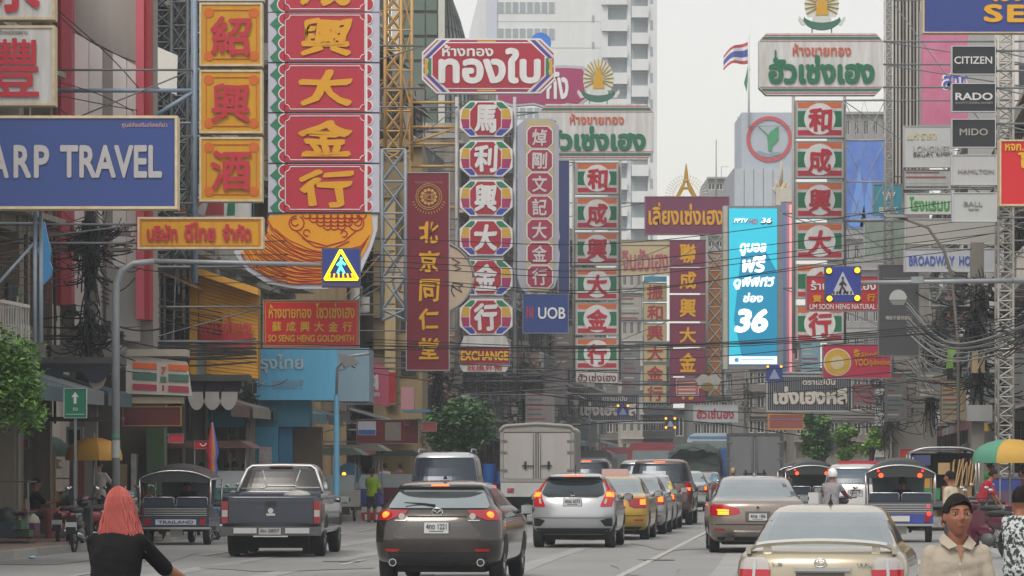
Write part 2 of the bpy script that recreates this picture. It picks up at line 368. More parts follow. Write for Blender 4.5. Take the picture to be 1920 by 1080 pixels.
        m.build('shop_display', e, 'stuff')
        cc = rr.choice(['#5f4a42', '#6f7678', '#7c3b39', '#4b5f66', '#8a8377', '#5e7f8a'])
        am = mat(cc, .7, .45, 2, streak=True); m = MB()
        m.add([(0.05, y0, gh - .2), (0.05, y1, gh - .2), (1.9, y1, gh - .75), (1.9, y0, gh - .75), (0.05, y0, gh - .28), (0.05, y1, gh - .28), (1.9, y1, gh - .83), (1.9, y0, gh - .83), (1.9, y0, gh - 1.05), (1.9, y1, gh - 1.05)], [(0, 1, 2, 3), (7, 6, 5, 4), (0, 3, 7, 4), (1, 5, 6, 2), (3, 2, 9, 8)], am); m.build('awning', e)
    if top: 
        m = MB(); m.box(-D * .7, n * .2, H + .7, -D * .2, n * .6, H + 3.2, W); m.tube([(-2, n * .5, H + .7), (-2, n * .5, H + 4)], .03, STEEL, 5); m.build('roof_shed', e)
        m = MB().disc((-3.4, n * .8, H + 1.8), .8, 'z', 1.8, mat('#9fa6ab', .4, .3, 2, metal=.5)); m.build('water_tank', e)
    return e
A = ['#a8a193', '#8d8a85', '#a2988a', '#97928a', '#b4a78d', '#a39f99']
shophouse(-1, 46, 58, 4, '#9c958a', 'nearest old grey shophouse at the far left with deep concrete ledges', bays=3)
shophouse(-1, 58, 72, 3, '#8a8680', 'weathered grey shophouse behind the blue travel sign', bays=3, style=1)
shophouse(-1, 72, 78, 3, '#a39c90', 'beige shophouse behind the cable-covered pole on the left', bays=2)
shophouse(-1, 90.5, 101, 4, '#938e87', 'grey balconied shophouse behind the yellow corrugated box sign', bays=3, style=1)
shophouse(-1, 101, 112, 4, '#b5a987', 'cream shophouse behind the red goldsmith board', bays=3)
shophouse(-1, 126, 138, 5, '#a38f68', 'ochre shophouse beside the yellow scaffold tower', bays=3, fh=3.6)
shophouse(-1, 138, 150, 4, '#a39b8b', 'stained beige shophouse behind the dark red scroll sign', bays=3, style=1)
shophouse(-1, 164, 178, 4, '#9d978c', 'drab old shophouse above the roadside tree', bays=3, style=1)
shophouse(-1, 178, 195, 5, '#b7b3aa', 'pale shophouse behind the octagon sign column', bays=4)
shophouse(-1, 195, 212, 4, '#a0a09b', 'hazy grey shophouse behind the ornate grey sign', bays=4, style=1)
shophouse(-1, 212, 235, 4, '#b1a996', 'hazy cream shophouse far down the left side', bays=5)
shophouse(-1, 235, 262, 4, '#a7a59f', 'most distant shophouse row of the left side', bays=6, style=1)
shophouse(1, 92, 104, 4, '#b4aea4', 'pale shophouse at the far right edge above the market umbrella', bays=3)
shophouse(1, 104, 118, 3, '#a39d94', 'grey-beige shophouse behind the lattice tower at the right', bays=3, style=1)
shophouse(1, 118, 132, 3, '#98928a', 'stained shophouse behind the right hand utility pole', bays=3, style=1)
shophouse(1, 132, 150, 3, '#aba394', 'dim beige shophouse behind the dark poster', bays=4)
shophouse(1, 150, 170, 4, '#a49e95', 'grey shophouse behind the hotel sign', bays=4, style=1)
shophouse(1, 170, 192, 4, '#b0a898', 'cream shophouse behind the roadside trees on the right', bays=4)
shophouse(1, 192, 215, 4, '#a09c96', 'hazy shophouse beyond the right hand trees', bays=5, style=1)
shophouse(1, 215, 240, 3, '#aca699', 'most distant shophouse of the right side', bays=5)

# ---------------------------------------------------------------- facing blocks: rows of windows on the camera side
def block(name, label, x0, x1, ytop, d, col, rows, cols, D=15, base=875 + 20, wcol=None, ledge=True, wfrac=(.7, .5), frame='#c4c3bd', parts=True, trimc=None):
    k = d / F; cx = (x0 + x1) / 2; w2 = (x1 - x0) / 2 * k; H = (HY - ytop) * k + CH
    e = thing(name, label, 'building', (X(cx, d), d, 0)); W = mat(DK(col), .85, .6, .4, streak=True); q = MB()
    q.box(-w2, .3, 0, w2, D, H, W)
    fw, fh = 2 * w2 / cols, H / rows
    for i in range(cols + 1):
        x = -w2 + i * fw; a = fw * (1 - wfrac[0]) / 2; q.box(max(-w2, x - a), 0, 0, min(w2, x + a), .3, H, W)
    for j in range(rows + 1):
        z = j * fh; a = fh * (1 - wfrac[1]) / 2; q.box(-w2 + .002, .005, max(0, z - a), w2 - .002, .3, min(H, z + a), W)
        if ledge and 0 < j: q.box(-w2 - .1, -.35, z - a * .3, w2 + .1, .0, z, mat(trimc or DK(col, .9), .8, .3, .4))
    q.build('wall', e)
    fm = mat(frame, .6, .3, 2); G = mat(wcol, .2, .5, .6) if wcol else WIN
    a, b = fw * wfrac[0] / 2, fh * wfrac[1] / 2
    m = MB(); t = min(.08, a * .2)
    m.box(-a, .1, -b, -a + t, .2, b, fm).box(a - t, .1, -b, a, .2, b, fm).box(-a + t, .1, b - t, a - t, .2, b, fm).box(-a + t, .1, -b, a - t, .2, -b + t, fm).box(-t / 2, .11, -b + t, t / 2, .2, b - t, fm)
    m1 = m.build('window', e); p1 = MB().box(-a + t, .16, -b + t, a - t, .18, b - t, G).build('pane', m1)
    first = True
    for j in range(rows):
        z = (j + .5) * fh
        if z < 3: continue
        for i in range(cols):
            x = -w2 + (i + .5) * fw
            if first: m1.location = (x, 0, z); first = False; continue
            c = m1.copy(); COL.objects.link(c); c.location = (x, 0, z); c2 = p1.copy(); COL.objects.link(c2); c2.parent = c
    return e
# far end of the street
block('office_block', 'hazy grey block closing the far end of the street at the left', 1040, 1120, 600, 330, '#8f9498', 9, 5)
block('office_block', 'pale narrow block with small windows at the street end', 1165, 1205, 455, 300, '#b9b6ae', 10, 3, wfrac=(.5, .5))
block('office_block', 'dim brown block beyond the cream sign column', 1118, 1168, 690, 310, '#7f7a74', 5, 3)
block('office_block', 'hazy old block behind the purple sign column', 1203, 1262, 640, 320, '#89878a', 6, 4)
block('office_block', 'low dark hazy block across the end of the street', 1060, 1330, 765, 345, '#6f7172', 2, 12)
block('office_block', 'old grey building under the blue video screen', 1300, 1400, 655, 290, '#7f8482', 6, 6, wcol='#2e3432')
block('office_block', 'narrow hazy brown building right of the video screen', 1395, 1500, 640, 270, '#8c857b', 6, 5)
block('office_block', 'low beige building behind the orange shop roof on the right', 1490, 1640, 690, 262, '#8b847b', 5, 7)
block('office_block', 'pale ribbed annex behind the video screen', 1376, 1492, 315, 330, '#b4bcc4', 14, 1, wfrac=(.02, .02), ledge=False)
block('round_tower', 'small grey stepped tower with louvred bands on the skyline', 1327, 1386, 332, 360, '#a9abab', 16, 4, wfrac=(.9, .35))
block('office_block', 'grey building with blank wall right of the bank tower', 1580, 1668, 210, 300, '#a5a6a6', 12, 5, wfrac=(.5, .45))
# the white tower behind the left signs
def tower():
    d = 400; k = d / F; e = thing('white_tower', 'tall white high-rise with stacked balconies rising behind the left signs', 'building', (X(1055, d), d, 0))
    W = mat('#cbcfd1', .8, .25, .15, streak=True); L2 = mat('#b4bcc8', .8, .2, .06); x = lambda px: (px - 1055) * k; z = lambda py: CH + (HY - py) * k; top = z(-160)
    q = MB(); q.box(x(912), 0, 0, x(1140), 14, top, W)
    q.add([(x(872), .5, 0), (x(912), .5, 0), (x(912), .5, top), (x(905), .5, z(-40)), (x(872), 14, 0), (x(912), 14, 0), (x(912), 14, top), (x(905), 14, z(-40)), (x(880), .5, z(60)), (x(880), 14, z(60))], [(0, 1, 2, 3, 8), (0, 8, 9, 4), (8, 3, 7, 9)], W)
    q.box(x(912), -.25, 0, x(932), 0, top, L2); q.box(x(1140), 0.7, 0, x(1232), 14, top, W); q.box(x(1176), .2, 0, x(1183), 0.7, top, mat('#ccd3d8', .7, .1, .2)); q.box(x(1215), 0, 0, x(1232), 0.7, top, W)
    for j in range(-3, 17): q.box(x(932), -.03, z(40 + j * 49.5) - .04, x(1126), 0, z(40 + j * 49.5) + .04, mat('#b1b3b2', .8, .1, .2))
    q.build('wall', e)
    G = mat('#8f999e', .3, .3, .3)
    for j in range(-3, 9):
        yy = 3 + j * 49.5
        for i in range(8):
            a = 933 + i * 13.6; m = MB(); m.box(x(a), -.06, z(yy + 22), x(a + 12.4), -.01, z(yy), mat('#d6d8d8', .7, .1, 1)); wo = m.build('window', e)
            MB().box(x(a + 1), -.1, z(yy + 21), x(a + 11.4), -.062, z(yy + 1), G).build('pane', wo)
        MB().box(x(1110), -.08, z(yy + 38), x(1114), -.01, z(yy + 26), G).build('window', e)
    for j in range(-3, 14):
        yy = 38 + j * 49.5
        for (a, b, s) in ((1128, 1176, 0), (1184, 1216, 24)):
            m = MB(); m.box(x(a), -.5, z(yy + s + 19), x(b), -.38, z(yy + s), W).box(x(a), -.5, z(yy + s + 21), x(b), 0.7, z(yy + s + 19), W).box(x(a), -.38, z(yy + s + 19), x(a + 2), 0.7, z(yy + s), W); m.build('balcony', e)
            MB().box(x(a + 4), 0.6, z(yy + s), x(b - 3), 0.68, z(yy + s - 24), G).build('window', e)
        MB().box(x(1219), -.06, z(yy + 18), x(1224), -.01, z(yy), G).build('window', e)
tower()
# glass building on the left with green curved wall
def glass_building():
    d = 170; k = d / F; e = thing('glass_building', 'green glazed building with white columns behind the yellow scaffold tower', 'building', (X(815, d), d, 0))
    x = lambda px: (px - 815) * k; z = lambda py: CH + (HY - py) * k; top = z(-60)
    G = mat('#4e6258', .12, .4, .5, spec=.8); W = mat('#b9bab2', .7, .3, .4); DG = mat('#5a615c', .6, .3, .5); q = MB()
    q.box(x(748), 0, 0, x(832), 12, top, DG); q.box(x(735), -.3, 0, x(748), 0, top, W); q.box(x(822), -.35, 0, x(834), .5, top, W)
    q.build('wall', e)
    for j in range(-1, 15):
        for i in range(3):
            a = 752 + i * 23.5; MB().box(x(a), -.12, z(-20 + j * 46 + 40), x(a + 21), -.02, z(-20 + j * 46), G).build('pane', e)
    # curved glass prow, sloping down to the right
    n = 8; zs = [z(700), z(200), z(60), z(10), z(-40)]; xr_ = [x(900), x(888), x(872), x(858), x(838)]
    q = MB(); vs = []; fs = []
    for zz, xx in zip(zs, xr_):
        for i in range(n + 1):
            t = i / n; vs.append((x(834) + (xx - x(834)) * math.sin(t * math.pi / 2), 1 + 6 * (1 - math.cos(t * math.pi / 2)), zz))
    for j in range(4):
        for i in range(n): fs.append((j * (n + 1) + i, j * (n + 1) + i + 1, (j + 1) * (n + 1) + i + 1, (j + 1) * (n + 1) + i))
    q.add(vs, fs, mat('#8f9a96', .2, .3, .5), True).build('curved_glass', e)
    q = MB()
    for i in range(0, n + 1):
        q.tube([Vector(vs[j * (n + 1) + i]) + Vector((.02, -.06, 0)) for j in range(5)], .05, mat('#5f6664', .5, .2, 2), 4)
    for zi in range(1, 26):
        zz = z(700) + (z(-40) - z(700)) * zi / 26
        for j in range(4):
            if zs[j] <= zz <= zs[j + 1]:
                t = (zz - zs[j]) / (zs[j + 1] - zs[j]); q.tube([Vector(vs[j * (n + 1) + i]).lerp(Vector(vs[(j + 1) * (n + 1) + i]), t) + Vector((.02, -.06, 0)) for i in range(0, n + 1, 2)], .04, mat('#5f6664', .5, .2, 2), 4)
    q.build('mullion', e, 'stuff')
glass_building()
def beige_block():   # ochre building end wall with column right of the big red sign
    d = 128; s = Sign('ochre_building', 'narrow ochre building with pilasters right of the big red sign', 'building', 742, 900, d)
    Y = mat('#8a7a5c', .85, .4, .8, streak=True); q = MB(); q.box(s.x(700), 0, s.z(900), s.x(792), 8, s.z(262), Y)
    q.box(s.x(722), -.3, s.z(760), s.x(742), 0, s.z(372), mat('#b39f78', .8, .4, 1, streak=True)); q.box(s.x(718), -.4, s.z(372), s.x(746), 0, s.z(352), Y); q.box(s.x(700), -.25, s.z(276), s.x(792), 0, s.z(262), Y); q.build('wall', s.e)
    for j in range(4): 
        w_ = s.box('window', 748, 400 + j * 85, 784, 452 + j * 85, mat('#6d6250', .6, .4, 2), -.05, 0); s.box('pane', 752, 404 + j * 85, 780, 448 + j * 85, WIN, -.09, -.052, w_)
    for j in range(5): s.box('ledge', 700, 470 + j * 60, 722, 476 + j * 60, Y, -.2, 0)
beige_block()
def white_red():   # white and grey cladding framed by red fins
    d = 79; s = Sign('clad_building', 'white and grey clad building framed by red vertical fins on the left', 'building', 195, 1020, d)
    q = MB(); q.box(s.x(108), .4, s.z(655), s.x(284), 1.4, s.z(-60), mat('#8b8783', .8, .3, .8, streak=True)); q.box(s.x(108), 3.2, 0, s.x(284), 3.6, s.z(655), mat('#4b443e', .8, .5, 1)); q.build('wall', s.e)
    for a, b, y0, h in ((118, 140, 860, '#7a3a34'), (146, 160, 830, '#5c6a70'), (190, 214, 870, '#8b7a5c'), (252, 286, 800, '#3c5a38'), (222, 232, 850, '#a3a09a')): s.box('shop_display', a, y0, b, 1005, mat(h, .7, .6, 4), 2.6, 3.1)
    Rm = mat('#98222c', .6, .2, 1, streak=True); Pk = mat('#c25a68', .6, .2, 1, streak=True)
    s.box('fin', 104, -60, 119, 572, Rm, -.5, .4); s.box('fin', 119, -60, 138, 572, Pk, -.35, .4); s.box('fin', 259, -60, 274, 600, Pk, -.5, .4); s.box('fin', 274, -60, 284, 600, Rm, -.4, .4)
    s.box('red_panel', 26, 388, 107, 566, Rm, -1.6, -1.3)
    Wm = mat('#efefed', .7, .2, 1, streak=True); Gm = mat('#a09c98', .7, .3, 1, streak=True)
    s.poly('cladding_panel', [(138, -60), (259, -60), (259, 122), (138, 58)], Gm, .1, .4)
    for a, b, m in ((138.5, 165, Wm), (166, 191, Wm), (192, 209, Gm), (210, 236, Wm), (237, 258.5, Wm)):
        f = lambda x_: 60 + (x_ - 138) * .52
        s.poly('cladding_panel', [(a, f(a)), (b, f(b)), (b, 610), (a, 610)], m, .12, .4)
    s.box('lower_wall', 0, 650, 236, 692, mat('#8f8b86', .85, .4, 1, streak=True), -1.2, .4)
    s.box('door_panel', 200, 500, 262, 640, mat('#a8a8a6', .7, .3, 1, streak=True), -.1, .1)
white_red()
def right_fins():
    d = 150; s = Sign('finned_building', 'tall grey building ribbed with vertical pipes on the right', 'building', 1710, 900, d)
    s.box('wall', 1668, -80, 1745, 900, mat('#85827d', .8, .3, .8, streak=True), .4, 1.6)
    g1 = mat('#a3a19b', .6, .3, 1, streak=True); g2 = mat('#6f6d69', .6, .3, 1, streak=True)
    for i in range(9): s.box('fin', 1672 + i * 6.6, -80, 1675.5 + i * 6.6, 352, g1 if i % 3 else g2, 0, .4)
    s2 = Sign('white_building', 'white clad building at the right edge beyond the lattice tower', 'building', 1890, 900, 128)
    s2.box('wall', 1868, 20, 1990, 900, mat('#b9b9b6', .7, .3, .8, streak=True), .3, 8); s2.box('pilaster', 1893, 60, 1910, 640, mat('#c9cac9', .6, .2, 1), .0, .3)
    for j in range(8): 
        w_ = s2.box('window', 1912, 120 + j * 70, 1960, 160 + j * 70, mat('#77797a', .6, .3, 1), .2, .3); s2.box('pane', 1914, 122 + j * 70, 1958, 158 + j * 70, WIN, .17, .198, w_)
right_fins()
def bank_tower():
    d = 300; s = Sign('bank_tower', 'pale grey tower carrying a round green and red emblem', 'building', 1438, 900, d)
    s.box('wall', 1391, 210, 1494, 900, mat('#a3adb9', .7, .2, .2), .4, 10)
    for i in range(6): s.box('cladding_panel', 1378 + i * 18, 316, 1395 + i * 18, 700, mat('#a9b2bb', .7, .2, .3), .1 - i * .0, .39)
    q = MB(); Rm = mat('#b0434c', .5, .1, 1); o = arc(1443, 260, 43, 0, 360, 40)[:-1]; i_ = arc(1443, 260, 36, 0, 360, 40)[:-1]
    a = s.pts(o); b = s.pts(i_); n = len(a); vs = [(x, .3, z) for x, z in a] + [(x, .3, z) for x, z in b] + [(x, .42, z) for x, z in a]
    q.add(vs, [(k, (k + 1) % n, n + (k + 1) % n, n + k) for k in range(n)] + [((k + 1) % n, k, 2 * n + k, 2 * n + (k + 1) % n) for k in range(n)], Rm); em = q.build('emblem_ring', s.e)
    Gm = mat('#2f8a5c', .5, .1, 1)
    s.poly('emblem_leaf', [(1422, 235), (1438, 252), (1440, 262), (1441, 282), (1447, 283), (1449, 272), (1460, 262), (1460, 236), (1445, 246), (1441, 252)], Gm, .3, .42)
    s.poly('emblem_wave', [(1418, 284), (1425, 282), (1433, 285), (1442, 288), (1452, 284), (1463, 284), (1467, 288), (1455, 291), (1443, 295), (1430, 293), (1420, 289)], mat('#7d8b96', .6, .1, 1), .3, .42)
bank_tower()
for i, (x0, y0, x1, y1, c, lb) in enumerate([(1585, 262, 1662, 430, '#4a6fc0', 'large blue billboard behind the right hand striped column'),
        (1725, 20, 1872, 236, '#b5607f', 'large pink purple billboard behind the watch signs')]):
    s = Sign('billboard', lb, 'billboard', (x0 + x1) / 2, y1, 175 if i == 0 else 140)
    pn = s.panel(x0, y0, x1, y1, mat(c, .5, .35, .8, dcol='#8fb0e6' if i == 0 else '#d9a0c0'), STEEL, .3, 2)
    if i == 0:
        for a in ((1590, 425, 1612, 310, 1625, 425), (1612, 425, 1630, 330, 1655, 425)): s.poly('printed_shape', [(a[0], a[1]), (a[2], a[3]), (a[4], a[5])], mat('#6f9ae0', .5, .2, 1), -.016, -.013)
    else:
        s.poly('printed_cloud', [(1800, 24), (1866, 24), (1866, 110), (1835, 95), (1812, 60)], mat('#cfa6bf', .5, .2, 2), -.016, -.013)
        s.text('สาทุมนต์', 1765, 130, 1885, 180, mat('#e4e4ee', .5, .1, 1), -.02, .14); s.text('สาทุมนต์', 1768, 134, 1882, 177, mat('#3c4cb0', .5, .1, 1), -.05, .03)
        s.bracket(1, 60, 200, x=1870)
    s.bracket(1, y0 + 20, y1 - 20, x=x1)
# ================================================================ signs
RED = mat('#b01c2c', .45, .35, 1.5, streak=True); GOLD = mat('#d8a018', .4, .2, 3); YEL = mat('#cb940e', .45, .4, 1.5, streak=True)
CR = mat('#b5283a', .45, .12, 2); SILV = mat('#b9bbc1', .45, .25, 2, streak=True); CREAM = mat('#c9bf9f', .5, .3, 2, streak=True)
WS = mat('#cbcdcf', .5, .55, 1.2, streak=True, dcol='#8f8474'); GRN = mat('#1f7050', .5, .15, 2); ORG = mat('#cf6a3c', .5, .12, 2); NAVY = mat('#2b4484', .4, .3, 1, streak=True)
MAR = mat('#74182c', .4, .4, 1.5, streak=True); PUR = mat('#7c3f58', .5, .15, 1.5, streak=True); LIT = mat('#dcdde0', .5, .3, 2, streak=True, dcol='#a39a8c'); BEI = mat('#c9a27c', .5, .3, 1.5)
RUST = mat('#cdbfa0', .6, .45, 3, dcol='#8a6d4a')

s = Sign('hanging_sign', 'white signboard with one bold red Chinese character above the blue travel board', 'sign', 30, 198, 62)
s.panel(-60, 48, 103, 198, WS, RUST, .35, 5); s.text('豐', -18, 72, 74, 182, CR, -.05, .022)
s.text('ดีทองมิตรสยาม', 0, 56, 52, 65, mat('#7a6a6a', .5), -.02, .01, lift=0); s.bracket(-1, 70, 180, x=-60, diag=False)
s = Sign('hanging_sign', 'white signboard in the top left corner showing only the foot of a red character', 'sign', 30, 37, 62)
s.panel(-60, -110, 103, 37, WS, RUST, .35, 5); s.text('永', -18, -90, 76, 24, CR, -.05, .05); s.bracket(-1, -80, 20, x=-60)
s = Sign('travel_sign', 'long blue signboard reading ARP TRAVEL in grey capitals', 'sign', 120, 392, 56)
s.panel(-90, 217, 333, 392, NAVY, RUST, .4, 5)
s.text('A', -20, 272, 17, 334, mat('#aaa9ab', .5, .2, 3), -.03, .055); s.text('R', 26, 272, 59, 334, mat('#aaa9ab', .5, .2, 3), -.03, .055); s.text('P', 64, 272, 93, 334, mat('#aaa9ab', .5, .2, 3), -.03, .055)
s.text('TRAVEL', 113, 272, 304, 334, mat('#aaa9ab', .5, .2, 3), -.03, .055); s.text('ศูนย์ส่งเสริมท่องเที่ยว', 229, 229, 314, 241, mat('#c9a0a0', .5), -.02, .01, lift=0)
s.bracket(-1, 240, 370, x=-90, r=.05)
q = MB()
for px in (58, 69): q.tube([(s.x(px), .5, s.z(392)), (s.x(px), .5, s.z(640))], .035, mat('#8795a5', .5, .3, 3))
q.tube([(s.x(58), .5, s.z(450)), (s.x(-40), .5, s.z(560))], .025, mat('#8795a5', .5, .3, 3)); q.build('hanger_post', s.e)

# yellow wine column
s = Sign('yellow_sign_column', 'column of three square yellow signs with raised red Chinese characters', 'sign', 433, 378, 76)
for (y0, y1, c) in ((5, 124, '紹'), (131, 250, '興'), (257, 378, '酒')):
    p = s.panel(374, y0, 492, y1, YEL, RUST, .45, 4); o = mat('#c8641c', .5, .2, 2); q = MB()
    s.frame('', 386, y0 + 13, 482, y1 - 13, 1.6, o, -.03, -.01, mb=q)
    for cx_ in (392, 476):
        for cy_ in (y0 + 19, y1 - 19): q.prism(s.pts(octo(cx_ - 9, cy_ - 9, cx_ + 9, cy_ + 9, 5)), -.028, -.013, o)
    q.build('border_pattern', p)
    s.text(c, 396, y0 + 26, 470, y1 - 20, CR, -.07, .03, parent=p, name='raised_character', brush=.02, lift=0)
s.box('back_frame', 371, -20, 495, 2, mat('#b5b2ad', .6, .3, 2), 0, .4); 
q = MB(); B_ = mat('#7d8fa3', .5, .3, 3)
q.tube([(s.x(364), .2, s.z(-40)), (s.x(364), .2, s.z(530))], .07, B_); q.tube([(s.x(358), .5, s.z(-40)), (s.x(358), .5, s.z(520))], .05, B_)
q.tube([(s.x(364), .2, s.z(168)), (s.x(106), .2, s.z(168))], .05, B_); q.tube([(s.x(362), .2, s.z(170)), (s.x(290), .2, s.z(215))], .05, B_)
for yy in (60, 128, 254, 370): q.tube([(s.x(364), .2, s.z(yy)), (s.x(380), .2, s.z(yy))], .03, B_)
q.build('support_pipe', s.e); s.bracket(-1, 130, 380, x=360, n=4)
s = Sign('yellow_nameplate', 'long narrow yellow signboard with raised red Thai letters under the yellow column', 'sign', 375, 467, 72)
s.panel(258, 407, 494, 467, YEL, RUST, .4, 4); s.frame('border_line', 264, 413, 486, 461, 1.2, mat('#c8641c', .5, .2, 2), -.025, -.01)
s.text('บริษัท', 276, 421, 333, 453, CR, -.05, .08); s.text('ดีไทย', 346, 417, 404, 453, CR, -.05, .08); s.text('จำกัด', 417, 420, 471, 453, CR, -.05, .08); s.bracket(-1, 420, 455, x=262)

# big scalloped red sign with dragon tail
s = Sign('dragon_sign', 'huge red panelled sign with gold brush characters and an orange dragon tail below', 'sign', 608, 545, 86)
LAV = mat('#b3b4c4', .5, .15, 1.5, streak=True); DG = mat('#2c7357', .5, .15, 2); CRM = mat('#ab263c', .5, .12, 1.5, streak=True); GB = mat('#d2981a', .45, .12, 3)
rows = [(-88, 22, '成'), (24, 116, '興'), (119, 210, '大'), (213, 305, '金'), (308, 398, '行')]
for (y0, y1, c) in rows:
    p = s.box('panel', 503, y0, 711, y1, LAV, 0, .35); n = 4; hh = (y1 - y0) / n
    q = MB(); pp = [(512, y1)]
    for k in range(3): pp += [(506 + k % 2 * 3, y1 - (y1 - y0) * (k + .3) / 3), (520, y1 - (y1 - y0) * (k + .75) / 3), (517, y1 - (y1 - y0) * (k + 1) / 3)]
    q.prism(s.pts(pp + [(540, y0), (540, y1)]), -.012, -.001, DG).build('wave_edge', p)
    for wd, m, a in ((2, LIT, -.018), (0, CRM, -.024)):
        q = MB()
        for k in range(n):
            cy = y0 + hh * (k + .5)
            q.prism(s.pts(arc(534, cy, hh / 2 + wd - 1, 90, 270, 8, hh / 2 + wd - 1.5)), a, a + .008, m)
            q.prism(s.pts(arc(689, cy, hh / 2 + wd - 3, -90, 90, 8, hh / 2 + wd - 2.5)), a, a + .008, m)
        if not wd: q.box(s.x(533), a, s.z(y1 - 1), s.x(684), a + .008, s.z(y0 + 1), m)
        else: q.box(s.x(683), a, s.z(y1 - 1), s.x(689), a + .008, s.z(y0 + 1), m)
        q.build('scallop', p)
    l, t, r, b_ = 535, y0 + 5, 684, y1 - 5; c_ = 9
    pp = [(l + c_, t), (r - c_, t)] + arc(r, t, c_, 180, 270, 4)[1:-1] + [(r, t + c_), (r, b_ - c_)] + arc(r, b_, c_, 90, 180, 4)[1:-1] + [(r - c_, b_), (l + c_, b_)] + arc(l, b_, c_, 0, 90, 4)[1:-1] + [(l, b_ - c_), (l, t + c_)] + arc(l, t, c_, 270, 360, 4)[1:-1]
    q = MB(); q.tube([(s.x(a), -.03, s.z(bb)) for a, bb in pp + [pp[0]]], .012, LIT, 4); q.build('border_line', p)
    s.text(c, 562, y0 + 10, 660, y1 - 10, GB, -.05, .05, parent=p, name='character', brush=.05, lift=0)
    s.box('seam', 503, y1, 711, y1 + 2.4, mat('#5a5357', .6), .02, .3)
tail = [(708, 399), (707, 430), (696, 466), (677, 508), (648, 532), (612, 541), (556, 541), (500, 531), (464, 508), (448, 488), (438, 472), (446, 464), (500, 440), (505, 399)]
s.poly('tail_backing', tail, mat('#bfc0c8', .5, .2, 1), .06, .3)
tin = [(696, 401), (699, 430), (690, 460), (671, 494), (643, 520), (600, 533), (545, 532), (498, 515), (470, 498), (462, 484), (452, 474), (470, 463), (498, 448), (503, 430), (503, 407), (535, 401)]
tl = s.poly('tail', tin, mat('#d8940f', .5, .15, 2), .03, .058)
LN = mat('#b03c2c', .5, .1, 2); q = MB()
def curl(pts, r=.016): q.tube([(s.x(a), .02, s.z(b)) for a, b in pts], r, LN, 4)
U_ = [(503, 404), (515, 428), (545, 452), (580, 468), (630, 474), (676, 462), (693, 440)]; L_ = [(452, 476), (470, 500), (505, 521), (550, 532), (600, 533), (640, 517), (668, 488)]
for k in range(20):                                     # flowing tail hairs
    t = k / 19; pp = [(a[0] * (1 - t) + b[0] * t, a[1] * (1 - t) + b[1] * t) for a, b in zip(U_, L_)]; e0 = k % 3; pp = pp[0 if e0 else 1:7 - (e0 == 1)]
    N_ = 16; curl([(pp[min(int(u), len(pp) - 2)][0] + (pp[min(int(u), len(pp) - 2) + 1][0] - pp[min(int(u), len(pp) - 2)][0]) * (u - min(int(u), len(pp) - 2)), pp[min(int(u), len(pp) - 2)][1] + (pp[min(int(u), len(pp) - 2) + 1][1] - pp[min(int(u), len(pp) - 2)][1]) * (u - min(int(u), len(pp) - 2)) + 1.2 * math.sin(u * 3 + k)) for u in [(len(pp) - 1) * j / N_ for j in range(N_ + 1)]], .010 + .006 * (k % 2))
for rw in range(4):
    for c in range(9 - rw * 2 if rw < 4 else 2):
        curl(arc(575 + rw * 13 + c * 13, 402 + rw * 7, 7.5, 180, 360, 7))
curl(arc(556, 418, 14, 90, 420, 16)); curl(arc(553, 416, 7, 60, 330, 10)); curl(arc(668, 418, 14, -240, 90, 16)); curl(arc(671, 416, 7, -180, 90, 10))
curl([(555, 432), (575, 450), (612, 461), (645, 452), (668, 432)]); curl([(566, 445), (590, 462), (625, 466), (655, 452)]); curl(arc(575, 436, 6, 0, 300, 8)); curl(arc(645, 438, 6, -120, 180, 8))
q.build('tail_drawing', tl, 'stuff'); s.bracket(-1, -40, 500, x=504, n=4, r=.04, diag=False)

# red goldsmith board
s = Sign('goldsmith_board', 'red board with yellow Thai, Chinese and English lines reading SO SENG HENG GOLDSMITH', 'sign', 584, 652, 88)
BR = mat('#c81f28', .4, .15, 1.5, streak=True); YL = mat('#d6a12a', .45, .1, 2)
s.panel(493, 562, 674, 652, BR, mat('#8d8a86', .5, .3, 2), .3, 2)
s.frame('border_line', 497, 566, 670, 648, 1, YL, -.02, -.01)
s.text('ห้างขายทอง', 504, 571, 584, 597, YL, -.03, .04); s.text('โซวเซ่งเฮง', 592, 568, 665, 597, YL, -.03, .04)
for i, c in enumerate('蘇成興大金行'): s.text(c, 510 + i * 26.5, 603, 528 + i * 26.5, 622, YL, -.03, .04, name='character')
s.text('SO SENG HENG GOLDSMITH', 503, 628, 664, 641, YL, -.03, .05); s.bracket(-1, 575, 640, x=494)
# little white plates behind
s = Sign('white_pole_sign', 'striped white orange and green signboard half hidden behind the yellow nameplate', 'sign', 390, 405, 92)
s.panel(332, 345, 470, 460, WS, SILV, .3, 2); s.poly('stripe', [(334, 350), (356, 350), (356, 362), (334, 362)], GRN, -.02, -.013); s.poly('stripe', [(336, 376), (360, 376), (372, 366), (392, 366), (360, 404), (336, 404)], ORG, -.022, -.013); s.poly('stripe', [(392, 374), (420, 374), (420, 404), (384, 404)], mat('#a33b45', .5, .2, 2), -.02, -.013); s.poly('stripe', [(430, 352), (442, 352), (440, 404), (425, 404)], GRN, -.02, -.013)
s.bracket(-1, 350, 450, x=334)

